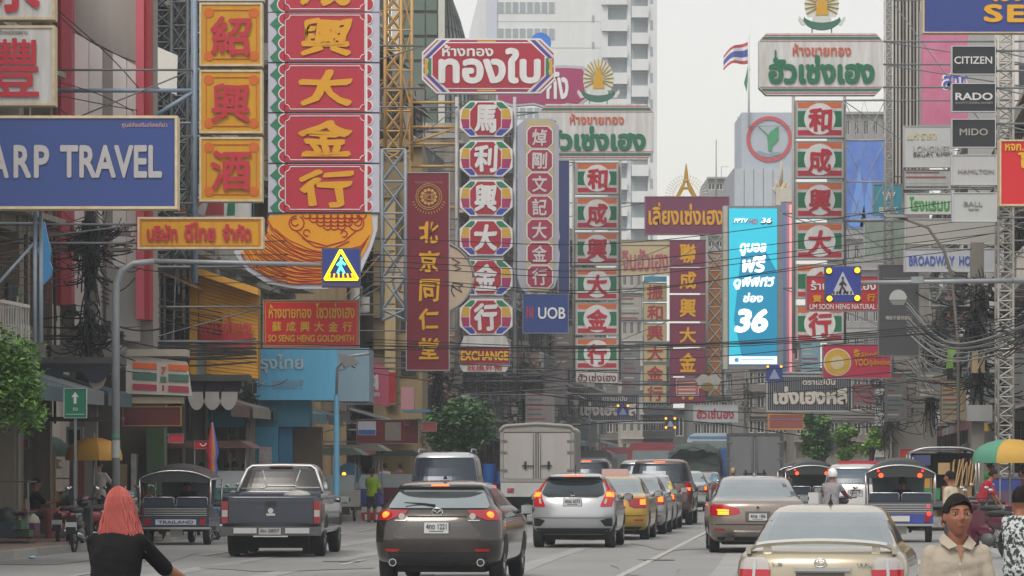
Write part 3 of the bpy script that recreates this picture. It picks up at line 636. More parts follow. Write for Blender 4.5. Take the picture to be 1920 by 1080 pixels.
# octagon sign column
def octs(x0, y0, x1, y1, t, s, p):
    w2 = 19
    rim = s.poly('panel', octo(x0, y0, x1, y1, w2, 17), LIT, -.0, .4, p); I = 2.0
    A_ = octo(x0 + I, y0 + I, x1 - I, y1 - I, w2, 17); cols = [('#2b7a55', 0), ('#c9a13c', 1), ('#a02f63', 2), ('#3a47a3', 3)]
    xi0, xi1 = x0 + 18, x1 - 20; ys = [y0 + I, y0 + 15, (y0 + y1) / 2 - 0, y1 - 15, y1 - I]
    for (h, i) in cols:
        m = mat(h, .45, .15, 3); q = MB(); ya, yb = ys[i] + .6, ys[i + 1] - .6
        for sgn in (0, 1):
            ex = lambda yy: (w2 * max(0, (y0 + I + 17 - yy) / 17) if yy < y0 + 19 else w2 * max(0, (yy - (y1 - I - 17)) / 17))
            if not sgn: pp = [(x0 + I + ex(ya), ya), (xi0 + (10 if i in (0, 3) else 0), ya), (xi0 + (10 if i in (0, 3) else 0), yb), (x0 + I + ex(yb), yb)]
            else: pp = [(x1 - I - ex(ya), ya), (xi1 - (10 if i in (0, 3) else 0), ya), (xi1 - (10 if i in (0, 3) else 0), yb), (x1 - I - ex(yb), yb)]
            q.prism(s.pts(pp), -.006 - .0005 * i, -.0005, m)
        q.build('colour_block', rim)
    o = octo(xi0, y0 + 1.5, xi1, y1 - 1.5, 15, 18); s.poly('octagon_rim', o, LIT, -.016, -.008, rim)
    o = octo(xi0 + 1.6, y0 + 3, xi1 - 1.6, y1 - 3, 14, 17); s.poly('octagon', o, mat('#a82a3e', .45, .3, 2, streak=True), -.024, -.0165, rim)
    s.text(t, xi0 + 9, y0 + 8, xi1 - 9, y1 - 8, LIT, -.045, .055, parent=rim, name='character', brush=.03, lift=0)
s = Sign('octagon_sign_column', 'column of six octagonal signs with white characters on red and rainbow corners', 'sign', 911, 632, 118)
for i, c in enumerate('馬利興大金行'):
    y0 = 189 + i * 74.3; octs(862, y0, 961, y0 + 67.5, c, s, s.e)
    s.box('spacer', 880, y0 + 68, 945, y0 + 74, mat('#9a9a9c', .6, .3, 2), .05, .35)
q = MB(); T = mat('#a8aab0', .5, .3, 2)
for px in (856, 965): q.tube([(s.x(px), .3, s.z(180)), (s.x(px), .3, s.z(700))], .06, T)
q.build('support_pipe', s.e); s.bracket(-1, 200, 620, x=858, n=7)
s = Sign('octagon_signboard', 'wide octagonal red signboard with big white Thai letters and rainbow corner stripes', 'sign', 916, 176, 112)
s.poly('panel', octo(791, 72, 1041, 175, 27, 26), LIT, 0, .45)
s.poly('band', octo(794, 75, 1038, 172, 26, 25), mat('#9a2c50', .5, .1, 2), -.006, -.001)
for side in (0, 1):
    for vert in (0, 1):
        for k, h in enumerate(('#c8c9cc', '#3a47a3', '#d2d2d4', '#9a2c50')):
            o0 = 3 + k * 7.5; f = lambda x_, y_: (x_ if not side else 1832 - x_, y_ if not vert else 247 - y_)
            x0_, y0_ = 794, 75
            pp = [f(794, 101 + o0), f(820 + o0, 75), f(820 + o0 + 6, 75), f(794, 101 + o0 + 6)]
            s.poly('corner_stripe', pp, mat(h, .45, .12, 2), -.010 - k * .0006, -.007)
s.box('side_stripe', 796, 109, 802, 141, mat('#c9a13c', .5), -.014, -.011); s.box('side_stripe', 803, 109, 809, 141, mat('#2b7a55', .5), -.014, -.011)
s.box('side_stripe', 1030, 109, 1036, 141, mat('#c9a13c', .5), -.014, -.011); s.box('side_stripe', 1023, 109, 1029, 141, mat('#2b7a55', .5), -.014, -.011)
s.box('side_stripe', 895, 76, 930, 79, mat('#c9a13c', .5), -.014, -.007); s.box('side_stripe', 895, 168, 930, 171, mat('#c9a13c', .5), -.014, -.007)
s.poly('field_rim', octo(809, 79, 1023, 167, 27, 25), LIT, -.018, -.0145); s.poly('field', octo(811, 81, 1021, 165, 26, 24), mat('#a82a3e', .45, .3, 1, streak=True), -.024, -.0185)
s.text('ห้างทอง', 829, 84, 925, 106, LIT, -.045, .05); s.text('ทองใบ', 822, 90, 1014, 157, LIT, -.045, .075); s.bracket(-1, 85, 165, x=795, r=.05)
q = MB().disc((s.x(1014), .5, s.z(78)), .34, 'y', .3, mat('#3f74c4', .4, .1, 2)); q.build('blue_disc', s.e)

# exchange board
s = Sign('exchange_board', 'maroon board reading EXCHANGE in yellow beneath the octagon column', 'sign', 909, 697, 117)
s.poly('top_panel', [(870, 630), (948, 630), (956, 651), (862, 651)], WS, 0, .3); s.panel(861, 651, 956, 683, mat('#8e2138', .4, .1, 1), STEEL, .3, 1)
s.text('EXCHANGE', 864, 658, 953, 676, mat('#d8b32a', .4, .1, 2), -.03, .06); s.poly('lower_panel', [(861, 684), (956, 684), (948, 697), (868, 697)], WS, 0, .3)
s.text('找換外幣', 876, 685, 942, 695, CR, -.02, .03, lift=0); s.bracket(-1, 655, 690, x=862)
# maroon scroll sign and fish disc
s = Sign('disc_sign', 'large round cream signboard with a fish drawing behind the maroon scroll sign', 'sign', 812, 588, 108)
pp = arc(812, 520, 76, 0, 360, 40, 68)[:-1]; s.poly('disc', pp, mat('#bcae96', .6, .35, 1, dcol='#a6707a'), 0, .3); q = MB(); q.tube([(s.x(a), -.01, s.z(b)) for a, b in pp + [pp[0]]], .04, mat('#8a8a88', .5), 5); q.build('rim', s.e)
q = MB(); dk = mat('#4a4d50', .5)
for l in ([(846, 535), (866, 548), (860, 538), (868, 534), (850, 530), (846, 545), (852, 556)], [(848, 485), (862, 492), (850, 497), (864, 503), (852, 508)], [(742, 542), (753, 538), (748, 546), (756, 548)]):
    q.tube([(s.x(a), -.01, s.z(b)) for a, b in l], .02, dk, 4)
q.build('fish_drawing', s.e); s.bracket(-1, 470, 570, x=740)
s = Sign('scroll_sign', 'tall maroon scroll-like sign with five gold Chinese characters and a round gold emblem', 'sign', 803, 695, 104)
s.panel(761, 323, 843, 695, MAR, mat('#a5a3a4', .5, .3, 2), .35, 1.6)
gm = mat('#bf9a50', .35, .2, 4); q = MB()
for r_ in (24, 20.5): q.tube([(s.x(a), -.02, s.z(b)) for a, b in arc(804, 369, r_, 0, 360, 32)], .012, gm, 4)
for k in range(12): a = k * math.pi / 6; q.disc((s.x(804 + 13 * math.cos(a)), -.02, s.z(369 + 13 * math.sin(a))), .05, 'y', .01, gm, 8)
for k in range(15):
    a = math.radians(200 + k * 10); q.tube([(s.x(804 + 28 * math.cos(a)), -.02, s.z(369 - 28 * math.sin(a))), (s.x(804 + 33 * math.cos(a)), -.02, s.z(369 - 33 * math.sin(a)))], .012, gm, 4)
q.build('emblem', s.e); s.text('同仁堂', 795, 362, 813, 376, gm, -.025, .02, lift=0); s.text('樂家老藥舖百年老店', 777, 340, 830, 344, mat('#a8707c', .5), -.02, .01, lift=0)
for i, c in enumerate('北京同仁堂'): s.text(c, 786, 415 + i * 54.5, 822, 456 + i * 54.5, GOLD, -.04, .035, name='character', brush=.05, lift=0)
s.bracket(-1, 340, 680, x=762, n=6)
# ornate grey column
s = Sign('ornate_sign_column', 'ornate grey framed sign with seven white characters on rose tiles', 'sign', 1010, 560, 132)
pp = [(985, 222), (1035, 222), (1048, 236), (1048, 430), (1050, 445), (1045, 458), (1050, 475), (1046, 520), (1040, 538), (1028, 546), (1018, 556), (1005, 548), (990, 552), (976, 540), (970, 520), (970, 236)]
s.poly('frame', pp, mat('#a2a5b3', .6, .35, 2, streak=True), .05, .4); bk = s.poly('backing', [(990, 224), (1030, 224), (1038, 234), (1038, 530), (1028, 545), (992, 545), (986, 530), (986, 234)], mat('#b3a884', .6, .3, 3), .01, .045)
for i, c in enumerate('焯剛文記大金行'):
    y0 = 237 + i * 43.6; s.poly('tile_rim', octo(987, y0 - 1, 1037, y0 + 41.5, 9), LIT, -.004, .006); p = s.poly('tile', octo(989, y0 + .5, 1035, y0 + 40, 8), mat('#97324d', .5, .2, 2), -.012, -.005)
    s.text(c, 998, y0 + 5, 1025, y0 + 36, mat('#c6bfc2', .5), -.03, .03, parent=p, name='character', brush=.03, lift=0)
s.bracket(-1, 240, 520, x=972, n=5)
s = Sign('rose_thai_sign', 'scalloped rose Thai signboard half hidden behind the octagonal board', 'sign', 1020, 205, 150)
pp = [(930, 125), (1060, 122), (1095, 124), (1102, 138), (1098, 160), (1103, 185), (1085, 200), (1065, 196), (1040, 208), (1000, 196), (960, 200), (930, 190)]
s.poly('panel', pp, mat('#b2b3bd', .5, .2, 2), 0, .4); s.poly('field', [(1016 + (a - 1016) * .955, 163 + (b - 163) * .87) for a, b in pp], mat('#9c3f68', .5, .15, 2), -.02, -.001)
s.text('กัง', 1024, 130, 1066, 186, LIT, -.05, .06); s.bracket(-1, 130, 190, x=932)
# UOB and blue strip
s = Sign('blue_strip_sign', 'narrow dark blue vertical sign behind the ornate grey column', 'sign', 1055, 552, 138)
s.panel(1046, 300, 1068, 552, mat('#37406e', .5, .2, 1), SILV, .3, 1); s.bracket(-1, 320, 540, x=1047, n=3)
s = Sign('blue_square_sign', 'square blue signboard reading UOB with a small red mark', 'sign', 1022, 625, 130)
s.panel(980, 551, 1066, 625, mat('#27407e', .45, .15, 1), STEEL, .3, 1); s.text('UOB', 1009, 576, 1060, 598, LIT, -.03, .03)
for k in range(3): s.box('red_mark', 987 + k * 5, 574 + k % 2 * 2, 990 + k * 5, 597 - k % 2 * 2, mat('#a13046', .5), -.018, -.012)
s.bracket(-1, 560, 615, x=981)
# green and white shop boards and their columns
def board(x0, y0, x1, y1, d, label, side, full=True):
    s = Sign('gold_shop_board', label, 'sign', (x0 + x1) / 2, y1, d); c = 14
    h = y1 - y0
    s.poly('panel', [(x0 + c, y0), (x1 - c, y0), (x1, y0 + c), (x1, y1 - c), (x1 - c, y1), (x0 + c, y1), (x0, y1 - c), (x0, y0 + c)], WS, 0, .5)
    for (a, b, m) in ((3, 5, mat('#b06a6a', .5)), (7, 12, mat('#3c6a5a', .5)), (14, 15.5, mat('#b08080', .5))):
        s.poly('stripe', [(x0 + c - a * .8, y0 + a), (x1 - c + a * .8, y0 + a), (x1 - c + b * .8, y0 + b), (x0 + c - b * .8, y0 + b)], m, -.014, -.001)
        s.poly('stripe', [(x0 + c - a * .8, y1 - a), (x1 - c + a * .8, y1 - a), (x1 - c + b * .8, y1 - b), (x0 + c - b * .8, y1 - b)], m, -.014, -.001)
    w_ = x1 - x0; f = lambda t: x0 + w_ * t; g = lambda t: y0 + h * t; O = mat('#c0593c', .5, .1); G = mat('#1d6a4a', .45, .12, 2)
    s.text('ห้างขายทอง', f(.27), g(.17), f(.74), g(.37), O, -.04, .04)
    if full: s.text('ฮัวเซ่งเฮง', f(.075), g(.36), f(.93), g(.82), G, -.05, .085); s.text('่', f(.125), g(.28), f(.14), g(.40), G, -.05, .03)
    else: s.text('ฮัวเซ่งเฮง', f(.06), g(.40), f(.93), g(.84), G, -.05, .085); s.text('่', f(.13), g(.30), f(.15), g(.42), G, -.05, .03)
    s.bracket(side, y0 + 15, y1 - 15, x=x0 if side < 0 else x1, r=.05, n=3)
    return s
def crest(cx, y0, y1, d, label):
    s = Sign('crest', label, 'emblem', cx, y1, d); h = y1 - y0; f = lambda t: y1 - h * t; q = MB(); G = mat('#c79a26', .4, .2, 2); wht = mat('#c4c9c8', .5, .2, 2); gr = mat('#3c6a5a', .5)
    q.prism(s.pts(arc(cx, f(.55), h * .36, -35, 215, 20, h * .46)), .06, .1, mat('#cfcfc8', .5, .2)); q.build('halo', s.e)
    q = MB()
    for k in range(17):
        a = math.radians(-25 + k * 230 / 16); q.tube([(s.x(cx + h * .12 * math.cos(a)), .03, s.z(f(.55) - h * .16 * math.sin(a))), (s.x(cx + h * .37 * math.cos(a)), .03, s.z(f(.55) - h * .47 * math.sin(a)))], .02, mat('#b9a65a', .4), 4)
    q.build('ray', s.e)
    q = MB(); q.prism(s.pts([(cx - h * .13, f(.32)), (cx + h * .13, f(.32)), (cx + h * .1, f(.55)), (cx + h * .05, f(.72)), (cx, f(.9)), (cx - h * .05, f(.72)), (cx - h * .1, f(.55))]), -.06, .05, G); q.build('golden_figure', s.e)
    q = MB(); q.prism(s.pts(arc(cx, f(.22), h * .2, 0, 360, 16, h * .13)[:-1]), -.04, .05, wht); q.build('medallion', s.e)
    q = MB(); q.prism(s.pts(arc(cx, f(.3), h * .42, 200, 340, 12, h * .3) + arc(cx, f(.34), h * .40, 340, 200, 12, h * .18)), -.07, .05, gr)
    for sg in (-1, 1): q.prism(s.pts([(cx + sg * h * .3, f(.12)), (cx + sg * h * .48, f(.3)), (cx + sg * h * .5, f(.22)), (cx + sg * h * .42, f(.1))]), -.065, .04, wht)
    q.build('ribbon', s.e); s.box('post', cx - h * .22, y1 - h * .06, cx - h * .19, y1 + 5, STEEL, 0, .04); s.box('post', cx + h * .19, y1 - h * .06, cx + h * .22, y1 + 5, STEEL, 0, .04)
def striped(x0, x1, ys, chars, d, label, side):
    s = Sign('striped_sign_column', label, 'sign', (x0 + x1) / 2, ys[-1][1], d); w_ = x1 - x0
    for (y0, y1), c in zip(ys, chars):
        p = s.panel(x0, y0, x1, y1, WS, mat('#a9aaa8', .5, .35, 3), .45, 2.2); h = y1 - y0
        s.box('orange_stripe', x0 + 4, y0 + h * .06, x1 - 4, y0 + h * .2, ORG, -.022, -.013, p); s.box('red_stripe', x0 + 4, y1 - h * .2, x1 - 4, y1 - h * .06, mat('#b02e42', .5, .12, 2), -.022, -.013, p)
        s.box('green_block', x0 + 4, y0 + h * .29, x1 - 4, y1 - h * .29, GRN, -.022, -.013, p)
        s.poly('disc', arc((x0 + x1) / 2, (y0 + y1) / 2, h * .42, 0, 360, 28)[:-1], LIT, -.03, -.0225, p)
        s.text(c, (x0 + x1) / 2 - h * .31, y0 + h * .2, (x0 + x1) / 2 + h * .31, y1 - h * .16, mat('#b5283a', .5, .1), -.05, .05, parent=p, name='character', brush=.03, lift=0)
    q = MB()
    for px in (x0 - 3, x1 + 3): q.tube([(s.x(px), .3, s.z(ys[0][0] - 12)), (s.x(px), .3, s.z(ys[-1][1] + 20))], .06, mat('#9c9c98', .5, .4, 3))
    q.build('support_pipe', s.e); s.bracket(side, ys[0][0], ys[-1][1], x=x0 if side < 0 else x1, n=6)
    return s
board(1010, 195, 1226, 299, 146, 'white octagonal Thai gold shop board with green letters on the left side of the street', -1, False)
crest(1122, 112, 192, 146.3, 'gold and white crest on top of the left hand white board')
striped(1079, 1160, [(304, 364), (369, 430), (435, 497), (502, 563), (567, 628), (633, 693)], '和成興大金行', 150, 'striped sign column of six panels hanging below the left hand white board', -1)
s = Sign('small_thai_plate', 'small white plate with dark red Thai letters under the left striped column', 'sign', 1119, 718, 150); s.panel(1080, 696, 1158, 718, WS, SILV, .3, 1); s.text('ฮัวเซ่งเฮง', 1083, 699, 1155, 715, mat('#70303c', .5), -.03, .03); s.bracket(-1, 700, 714, x=1081)
board(1423, 62, 1656, 178, 118, 'white octagonal Thai gold shop board with green letters standing against the sky on the right', 1)
crest(1541, -32, 57, 118.3, 'gold and white crest cut by the top edge on the right hand white board')
striped(1492, 1582, [(188, 258), (264, 334), (341, 409), (417, 487), (495, 560), (572, 642)], '和成興大金行', 122, 'striped sign column of six panels hanging below the right hand white board', 1)
# purple board with gold spire
s = Sign('purple_board', 'purple signboard with gold Thai letters topped by a golden lattice spire', 'sign', 1288, 440, 185)
s.panel(1209, 368, 1368, 440, mat('#6e3350', .5, .12, 1), mat('#8a6a7a', .5), .5, 1.5); s.text('เลียงเซ่งเฮง', 1216, 382, 1356, 422, GOLD, -.05, .05); s.text('่', 1234, 380, 1238, 389, GOLD, -.05, .03)
s.bracket(-1, 380, 430, x=1210, r=.06)
q = MB(); gm = mat('#b58f2c', .4, .2, 2)
for sg in (-1, 1):
    q.prism(s.pts([(1287 + sg * 20, 368), (1287 + sg * 12, 352), (1287 + sg * 5, 340), (1287 + sg * 3, 322), (1287 + sg * .6, 306), (1287, 306), (1287, 330), (1287 + sg * 2, 345), (1287 + sg * 5, 356), (1287 + sg * 12, 368)]), .1, .5, gm)
q.box(s.x(1276), .08, s.z(354), s.x(1298), .52, s.z(350), gm).box(s.x(1281), .08, s.z(341), s.x(1293), .52, s.z(338), gm); q.build('golden_spire', s.e)
q = MB()
for k in range(22):
    a = math.radians(k * 180 / 21)
    for r_ in (24, 30, 36): q.tube([(s.x(1287 + r_ * math.cos(a)), .3, s.z(366 - r_ * math.sin(a))), (s.x(1287 + (r_ + 2) * math.cos(a)), .3, s.z(366 - (r_ + 2) * math.sin(a)))], .03, mat('#c9c6b2', .5), 4)
    q.tube([(s.x(1287 + 20 * math.cos(a)), .32, s.z(366 - 20 * math.sin(a))), (s.x(1287 + 40 * math.cos(a)), .32, s.z(366 - 40 * math.sin(a)))], .008, mat('#c9c6b2', .5), 3)
q.build('ray_wires', s.e, 'stuff')
# purple gold column, cream column, cream board
s = Sign('purple_sign_column', 'purple sign column with gold characters left of the video screen', 'sign', 1290, 756, 178)
for i, (c, y0, y1) in enumerate((('聯', 450, 500), ('成', 502, 549), ('興', 553, 602), ('大', 606, 650), ('金', 654, 705), ('行', 708, 756))):
    p = s.panel(1256, y0, 1323, y1, mat('#74304a', .5, .15, 1), mat('#7a4a5a', .5), .4, .8); s.text(c, 1274, y0 + 7, 1305, y1 - 7, GOLD, -.04, .04, parent=p, name='character', brush=.02, lift=0)
s.bracket(-1, 460, 740, x=1257, n=6, r=.05)
s = Sign('striped_plate', 'small pale red striped plate hanging at the foot of the purple column', 'sign', 1288, 742, 176); s.panel(1268, 710, 1310, 742, mat('#a85a5c', .5, .3, 3), SILV, .25, 1); [s.box('print_line', 1272, 715 + k * 7, 1304, 718 + k * 7, mat('#c9b0a8', .5), -.02, -.013) for k in range(4)]; s.bracket(-1, 715, 738, x=1268)
s = Sign('cream_board', 'faded cream Thai signboard with rose letters behind the wires', 'sign', 1208, 516, 195); s.panel(1160, 451, 1257, 516, mat('#bfae8a', .6, .3, 2), SILV, .3, 1); s.text('จินฮัวเฮง', 1166, 466, 1253, 508, mat('#a8596a', .5), -.04, .06); s.bracket(-1, 460, 510, x=1161)
s = Sign('cream_sign_column', 'faded cream sign column with red characters beside the purple column', 'sign', 1228, 757, 188)
for i, c in enumerate('振和興大金行'):
    y0 = 530 + i * 38; p = s.panel(1206, y0, 1250, y0 + 35, mat('#c0ad82', .6, .3, 2), mat('#5f8f9c', .5), .35, 1); s.text(c, 1213, y0 + 4, 1243, y0 + 32, mat('#a83a42', .5), -.04, .04, parent=p, name='character', lift=0)
s.bracket(-1, 540, 740, x=1207, n=4); s.box('blue_cap', 1208, 518, 1250, 528, mat('#4f96b4', .5), 0, .3)
# video screen
s = Sign('video_screen', 'lit blue video screen advertising channel 36 in white italics', 'screen', 1412, 690, 150)
s.box('housing', 1357, 386, 1468, 692, mat('#7d858f', .5, .25, 2), 0, .8); s.box('side_rail', 1356, 386, 1364, 692, mat('#b3b2a8', .5, .3, 2), -.1, .7)
sc_ = s.box('screen', 1367, 391, 1457, 683, emit('#2fb6d0', .46), -.03, -.002); s.poly('screen_dark_shape', [(1394, 683), (1376, 600), (1389, 480), (1400, 475), (1434, 468), (1457, 510), (1457, 683)], emit('#1a86ac', .36), -.034, -.031, sc_)  # the polygon is a darker teal area of the displayed picture
s.box('screen_footer', 1367, 668, 1457, 683, emit('#d8e6f4', .6), -.038, -.035, sc_); s.poly('footer_dot', arc(1381, 675, 4, 0, 360, 12)[:-1], emit('#2f8fc0', .5), -.041, -.039, sc_); s.box('footer_line', 1389, 673, 1450, 674.5, emit('#9ab4cc', .4), -.041, -.039, sc_)
ew = emit('#f2f6fa', .85)
def et(t, a, b, c, d_, bo=.07, m=ew, y=-.05): s.text(t, a, b, c, d_, m, y, bo, parent=sc_, shear=.18, lift=0)
et('PPTV', 1375, 411, 1402, 420, .05, emit('#20304a', .05)); et('PPTV', 1376, 410, 1401, 418, .03, y=-.058); et('HD', 1404, 411, 1420, 420, .04, emit('#b03a4a', .4)); et('36', 1426, 409, 1447, 421, .07, emit('#20304a', .05)); et('36', 1427, 409, 1445, 418, .04, y=-.058)
et('ดูบอล', 1385, 456, 1434, 480); et('ฟรี', 1388, 478, 1432, 511); et('ดูพีพีทีวี', 1373, 519, 1448, 543); et('ช่อง', 1392, 549, 1429, 567); et('36', 1376, 579, 1437, 624, .09)
s.bracket(1, 400, 680, x=1466, n=5, r=.06)
s = Sign('light_strip', 'narrow pink and blue light strip sign right of the video screen', 'sign', 1477, 705, 156); s.panel(1464, 378, 1491, 705, mat('#b98a96', .5, .3, 2), STEEL, .4, 1)
s.box('blue_stripe', 1466, 382, 1474, 700, mat('#6f86b8', .5, .3, 3), -.02, -.013); s.box('pink_tube', 1480, 384, 1485, 700, emit('#e39aa4', .5), -.05, -.013); s.bracket(1, 400, 690, x=1490, n=3)
s = Sign('hand_sculpture', 'cream and gold hand sculpture on a white box above the light strip', 'sculpture', 1468, 385, 156)
s.box('plinth', 1455, 352, 1488, 385, mat('#c9c5bd', .6, .3, 2), 0, .9); q = MB(); hm = mat('#c4b08e', .5, .25, 3); k = s.k
q.ell((s.x(1466), .3, s.z(358)), (11 * k, .2, 17 * k), hm); 
for (a, b, c, d_, r_) in ((1464, 350, 1466, 300, 3.2), (1471, 352, 1477, 337, 3), (1474, 358, 1481, 343, 2.8), (1459, 352, 1456, 336, 2.8), (1456, 362, 1449, 350, 2.6)): q.tube([(s.x(a), .2, s.z(b)), (s.x((a + c) / 2) , .2, s.z((b + d_) / 2)), (s.x(c), .22, s.z(d_))], r_ * k, hm, 8, r_ * k * .3)
q.build('hand', s.e)

# right side signs
def simple(name, label, x0, y0, x1, y1, d, face, fr=STEEL, t=.2, fw=1.5, side=1, items=(), br=True, n=2):
    s = Sign(name, label, 'sign', (x0 + x1) / 2, y1, d); s.panel(x0, y0, x1, y1, face, fr, t, fw)
    for (tx, a, b, c, d_, m, bo) in items: s.text(tx, a, b, c, d_, m, -.035, bo)
    if br: s.bracket(side, y0 + (y1 - y0) * .15, y1 - (y1 - y0) * .15, x=x1 if side > 0 else x0, n=n, r=.03)
    return s
BK = mat('#22262b', .35, .15, 2); GW = mat('#c9c9cb', .4, .1, 2)
simple('watch_sign', 'black watch signboard reading CITIZEN, top of the stack on the right', 1784, 86, 1867, 140, 92, BK, SILV, items=[('CITIZEN', 1789, 106, 1860, 120, GW, .03)])
simple('watch_sign', 'black watch signboard reading RADO, second of the stack on the right', 1784, 156, 1867, 210, 92, BK, SILV, items=[('RADO', 1791, 174, 1861, 188, GW, .05), ('SWITZERLAND', 1791, 191, 1861, 195, mat('#8f9296', .4), .02)])
simple('watch_sign', 'black watch signboard reading MIDO in grey, below the two other black ones', 1784, 223, 1867, 277, 92, BK, SILV, items=[('MIDO', 1799, 241, 1852, 254, mat('#9b978f', .4), .03)])
simple('watch_sign', 'pale watch signboard reading HAMILTON beneath the black watch signs', 1783, 290, 1869, 347, 92, mat('#aeb0b2', .5, .2, 1), SILV, items=[('HAMILTON', 1796, 318, 1863, 326, mat('#86807e', .4), .02)])
simple('watch_sign', 'pale watch signboard reading BALL at the foot of the watch sign stack', 1785, 361, 1869, 416, 92, mat('#aeb2b2', .5, .2, 1), SILV, items=[('BALL', 1807, 378, 1842, 387, mat('#7c8284', .4), .02), ('WATCH', 1815, 391, 1835, 395, mat('#7c8284', .4), .02)])
s = Sign('lattice_tower', 'tall white steel lattice tower carrying the watch signs at the right', 'tower', 1886, 1005, 93.2)
def lattice(s, x0, x1, y0, y1, m, dep=.5, step=24, r=.03, name='lattice', xb=True):
    q = MB(); cs = [(s.x(x0), 0), (s.x(x1), 0), (s.x(x1), dep), (s.x(x0), dep)]
    for c in cs: q.tube([(c[0], c[1], s.z(y1)), (c[0], c[1], s.z(y0))], r * 1.6, m, 5)
    yy = y0; k = 0
    while yy < y1 - 2:
        y2 = min(y1, yy + step)
        for a, b in ((0, 1), (1, 2), (2, 3), (3, 0)):
            if k % 2: a, b = b, a
            q.tube([(cs[a][0], cs[a][1], s.z(yy)), (cs[b][0], cs[b][1], s.z(y2))], r, m, 4)
            if xb: q.tube([(cs[b][0], cs[b][1], s.z(yy)), (cs[a][0], cs[a][1], s.z(y2))], r, m, 4)
        for a, b in ((0, 1), (1, 2)): q.tube([(cs[a][0], cs[a][1], s.z(yy)), (cs[b][0], cs[b][1], s.z(yy))], r, m, 4)
        yy = y2; k += 1
    return q.build(name, s.e)
lattice(s, 1872, 1900, 60, 1005, mat('#b3b1ab', .5, .4, 3), .5, 18, .022, xb=False)
simple('hotel_sign', 'white signboard with green Thai letters for the hotel', 1697, 362, 1784, 402, 104, mat('#c0c6c0', .5, .2, 1), SILV, items=[('โรงแรมบ', 1705, 369, 1780, 395, mat('#3f9c52', .5), .06)])
simple('hotel_sign', 'long white signboard reading BROADWAY HOTEL in blue capitals', 1695, 466, 1882, 510, 98, mat('#b4b8bf', .5, .2, 1), SILV, items=[('BROADWAY', 1704, 480, 1789, 498, mat('#4a5fb4', .5), .04), ('HOTEL', 1798, 480, 1844, 498, mat('#4a5fb4', .5), .04)])
simple('blank_board', 'blank greyish white board between the hotel name boards', 1697, 410, 1882, 458, 101, mat('#a9a9a5', .6, .25, 1), SILV)
simple('longines_sign', 'white signboard with faint gold and grey print beside the pink billboard', 1694, 236, 1790, 314, 112, mat('#bdbfc0', .5, .2, 1), SILV, items=[('LONGINES', 1712, 274, 1780, 286, mat('#a3a5a6', .4), .02), ('ร้อมค้า', 1712, 286, 1748, 294, mat('#5f6264', .4), .02), ('อุปกรณ์', 1755, 286, 1785, 294, mat('#5f6264', .4), .02), ('แท้', 1700, 249, 1722, 262, mat('#c9bf9a', .4), .06), ('ราคา', 1726, 249, 1755, 262, mat('#c9bf9a', .4), .06)])
simple('teal_pharmacy_sign', 'teal square signboard with a white W and three Chinese characters', 1637, 345, 1692, 404, 126, mat('#3f8fa4', .45, .1, 1), STEEL, items=[('W', 1654, 360, 1679, 376, LIT, .05), ('屈臣氏', 1647, 388, 1684, 400, LIT, .03)])
simple('landscape_poster', 'faded greenish landscape poster board under the teal pharmacy sign', 1620, 410, 1697, 484, 128, mat('#9aa89c', .6, .9, .5, dcol='#5f7466'), SILV)
simple('red_edge_sign', 'bright red signboard with yellow Thai letters at the right edge', 1874, 262, 1990, 386, 70, mat('#c5202a', .4, .1, 1), RUST, .35, 3, items=[('หจก.', 1884, 270, 1919, 283, mat('#dba52a', .4), .06), ('ไทย', 1908, 286, 1980, 316, mat('#dba52a', .4), .08)])
s = simple('blue_edge_sign', 'dark blue signboard with gold capitals SE at the top right corner', 1731, -60, 2010, 62, 80, mat('#2c3f84', .4, .12, 1), RUST, .35, 2, items=[('S', 1844, 8, 1880, 42, GOLD, .07), ('E', 1888, 9, 1921, 42, GOLD, .07), ('เฮง', 1860, -30, 1920, 3, GOLD, .06)])
simple('red_shop_board', 'red signboard reading LIM SOON HENG NATURAL MED behind the crossing sign', 1511, 517, 1690, 584, 112, mat('#b02a34', .45, .12, 1), STEEL, items=[('ร้านลิ้มซุนเฮง', 1520, 526, 1642, 549, LIT, .04), ('LIM SOON HENG NATURAL MED', 1518, 570, 1664, 580, LIT, .03), ('寶', 1524, 553, 1540, 567, GOLD, .05), ('泰', 1600, 551, 1616, 565, GOLD, .05), ('行', 1625, 551, 1641, 565, GOLD, .05)])
s = simple('dark_poster', 'tall dark grey poster with a pale domed lamp shape and a line of Chinese', 1647, 496, 1724, 668, 106, mat('#4b4d50', .35, .3, 1), mat('#77787a', .5), .25, 1.5, items=[('傳統手藝燕窩館', 1660, 592, 1709, 600, mat('#b9b7b2', .5), .02), ('สินค้าคุณภาพจากธรรมชาติ', 1656, 520, 1706, 524, mat('#9fa0a8', .5), .01)])
s.poly('dome_print', arc(1684, 562, 17, 0, 180, 14, 19), mat('#b4bdb8', .5, .2, 2), -.02, -.013); s.poly('dome_foot', [(1668, 563), (1700, 563), (1694, 572), (1674, 572)], mat('#83867f', .5), -.02, -.013)
s = simple('yellow_disc_board', 'small rose red signboard with a plain yellow disc and a gold Thai name', 1542, 645, 1671, 710, 116, mat('#b23350', .45, .12, 1), STEEL, items=[('รู้', 1600, 655, 1612, 669, GOLD, .05), ('จักอร่อย', 1613, 660, 1660, 669, GOLD, .02), ('YOO', 1602, 673, 1628, 686, GOLD, .03), ('คู้เค้กอร่อย', 1630, 674, 1668, 687, GOLD, .03)])
s.poly('disc_rim', arc(1570, 679, 26, 0, 360, 26)[:-1], mat('#d7c6c6', .5), -.02, -.013); s.poly('yellow_disc', arc(1570, 679, 24, 0, 360, 26)[:-1], mat('#c9a53e', .5, .3, 4), -.03, -.021); s.poly('disc_centre', arc(1570, 680, 13, 0, 360, 20)[:-1], mat('#cdbf9a', .5, .3, 4), -.04, -.031)
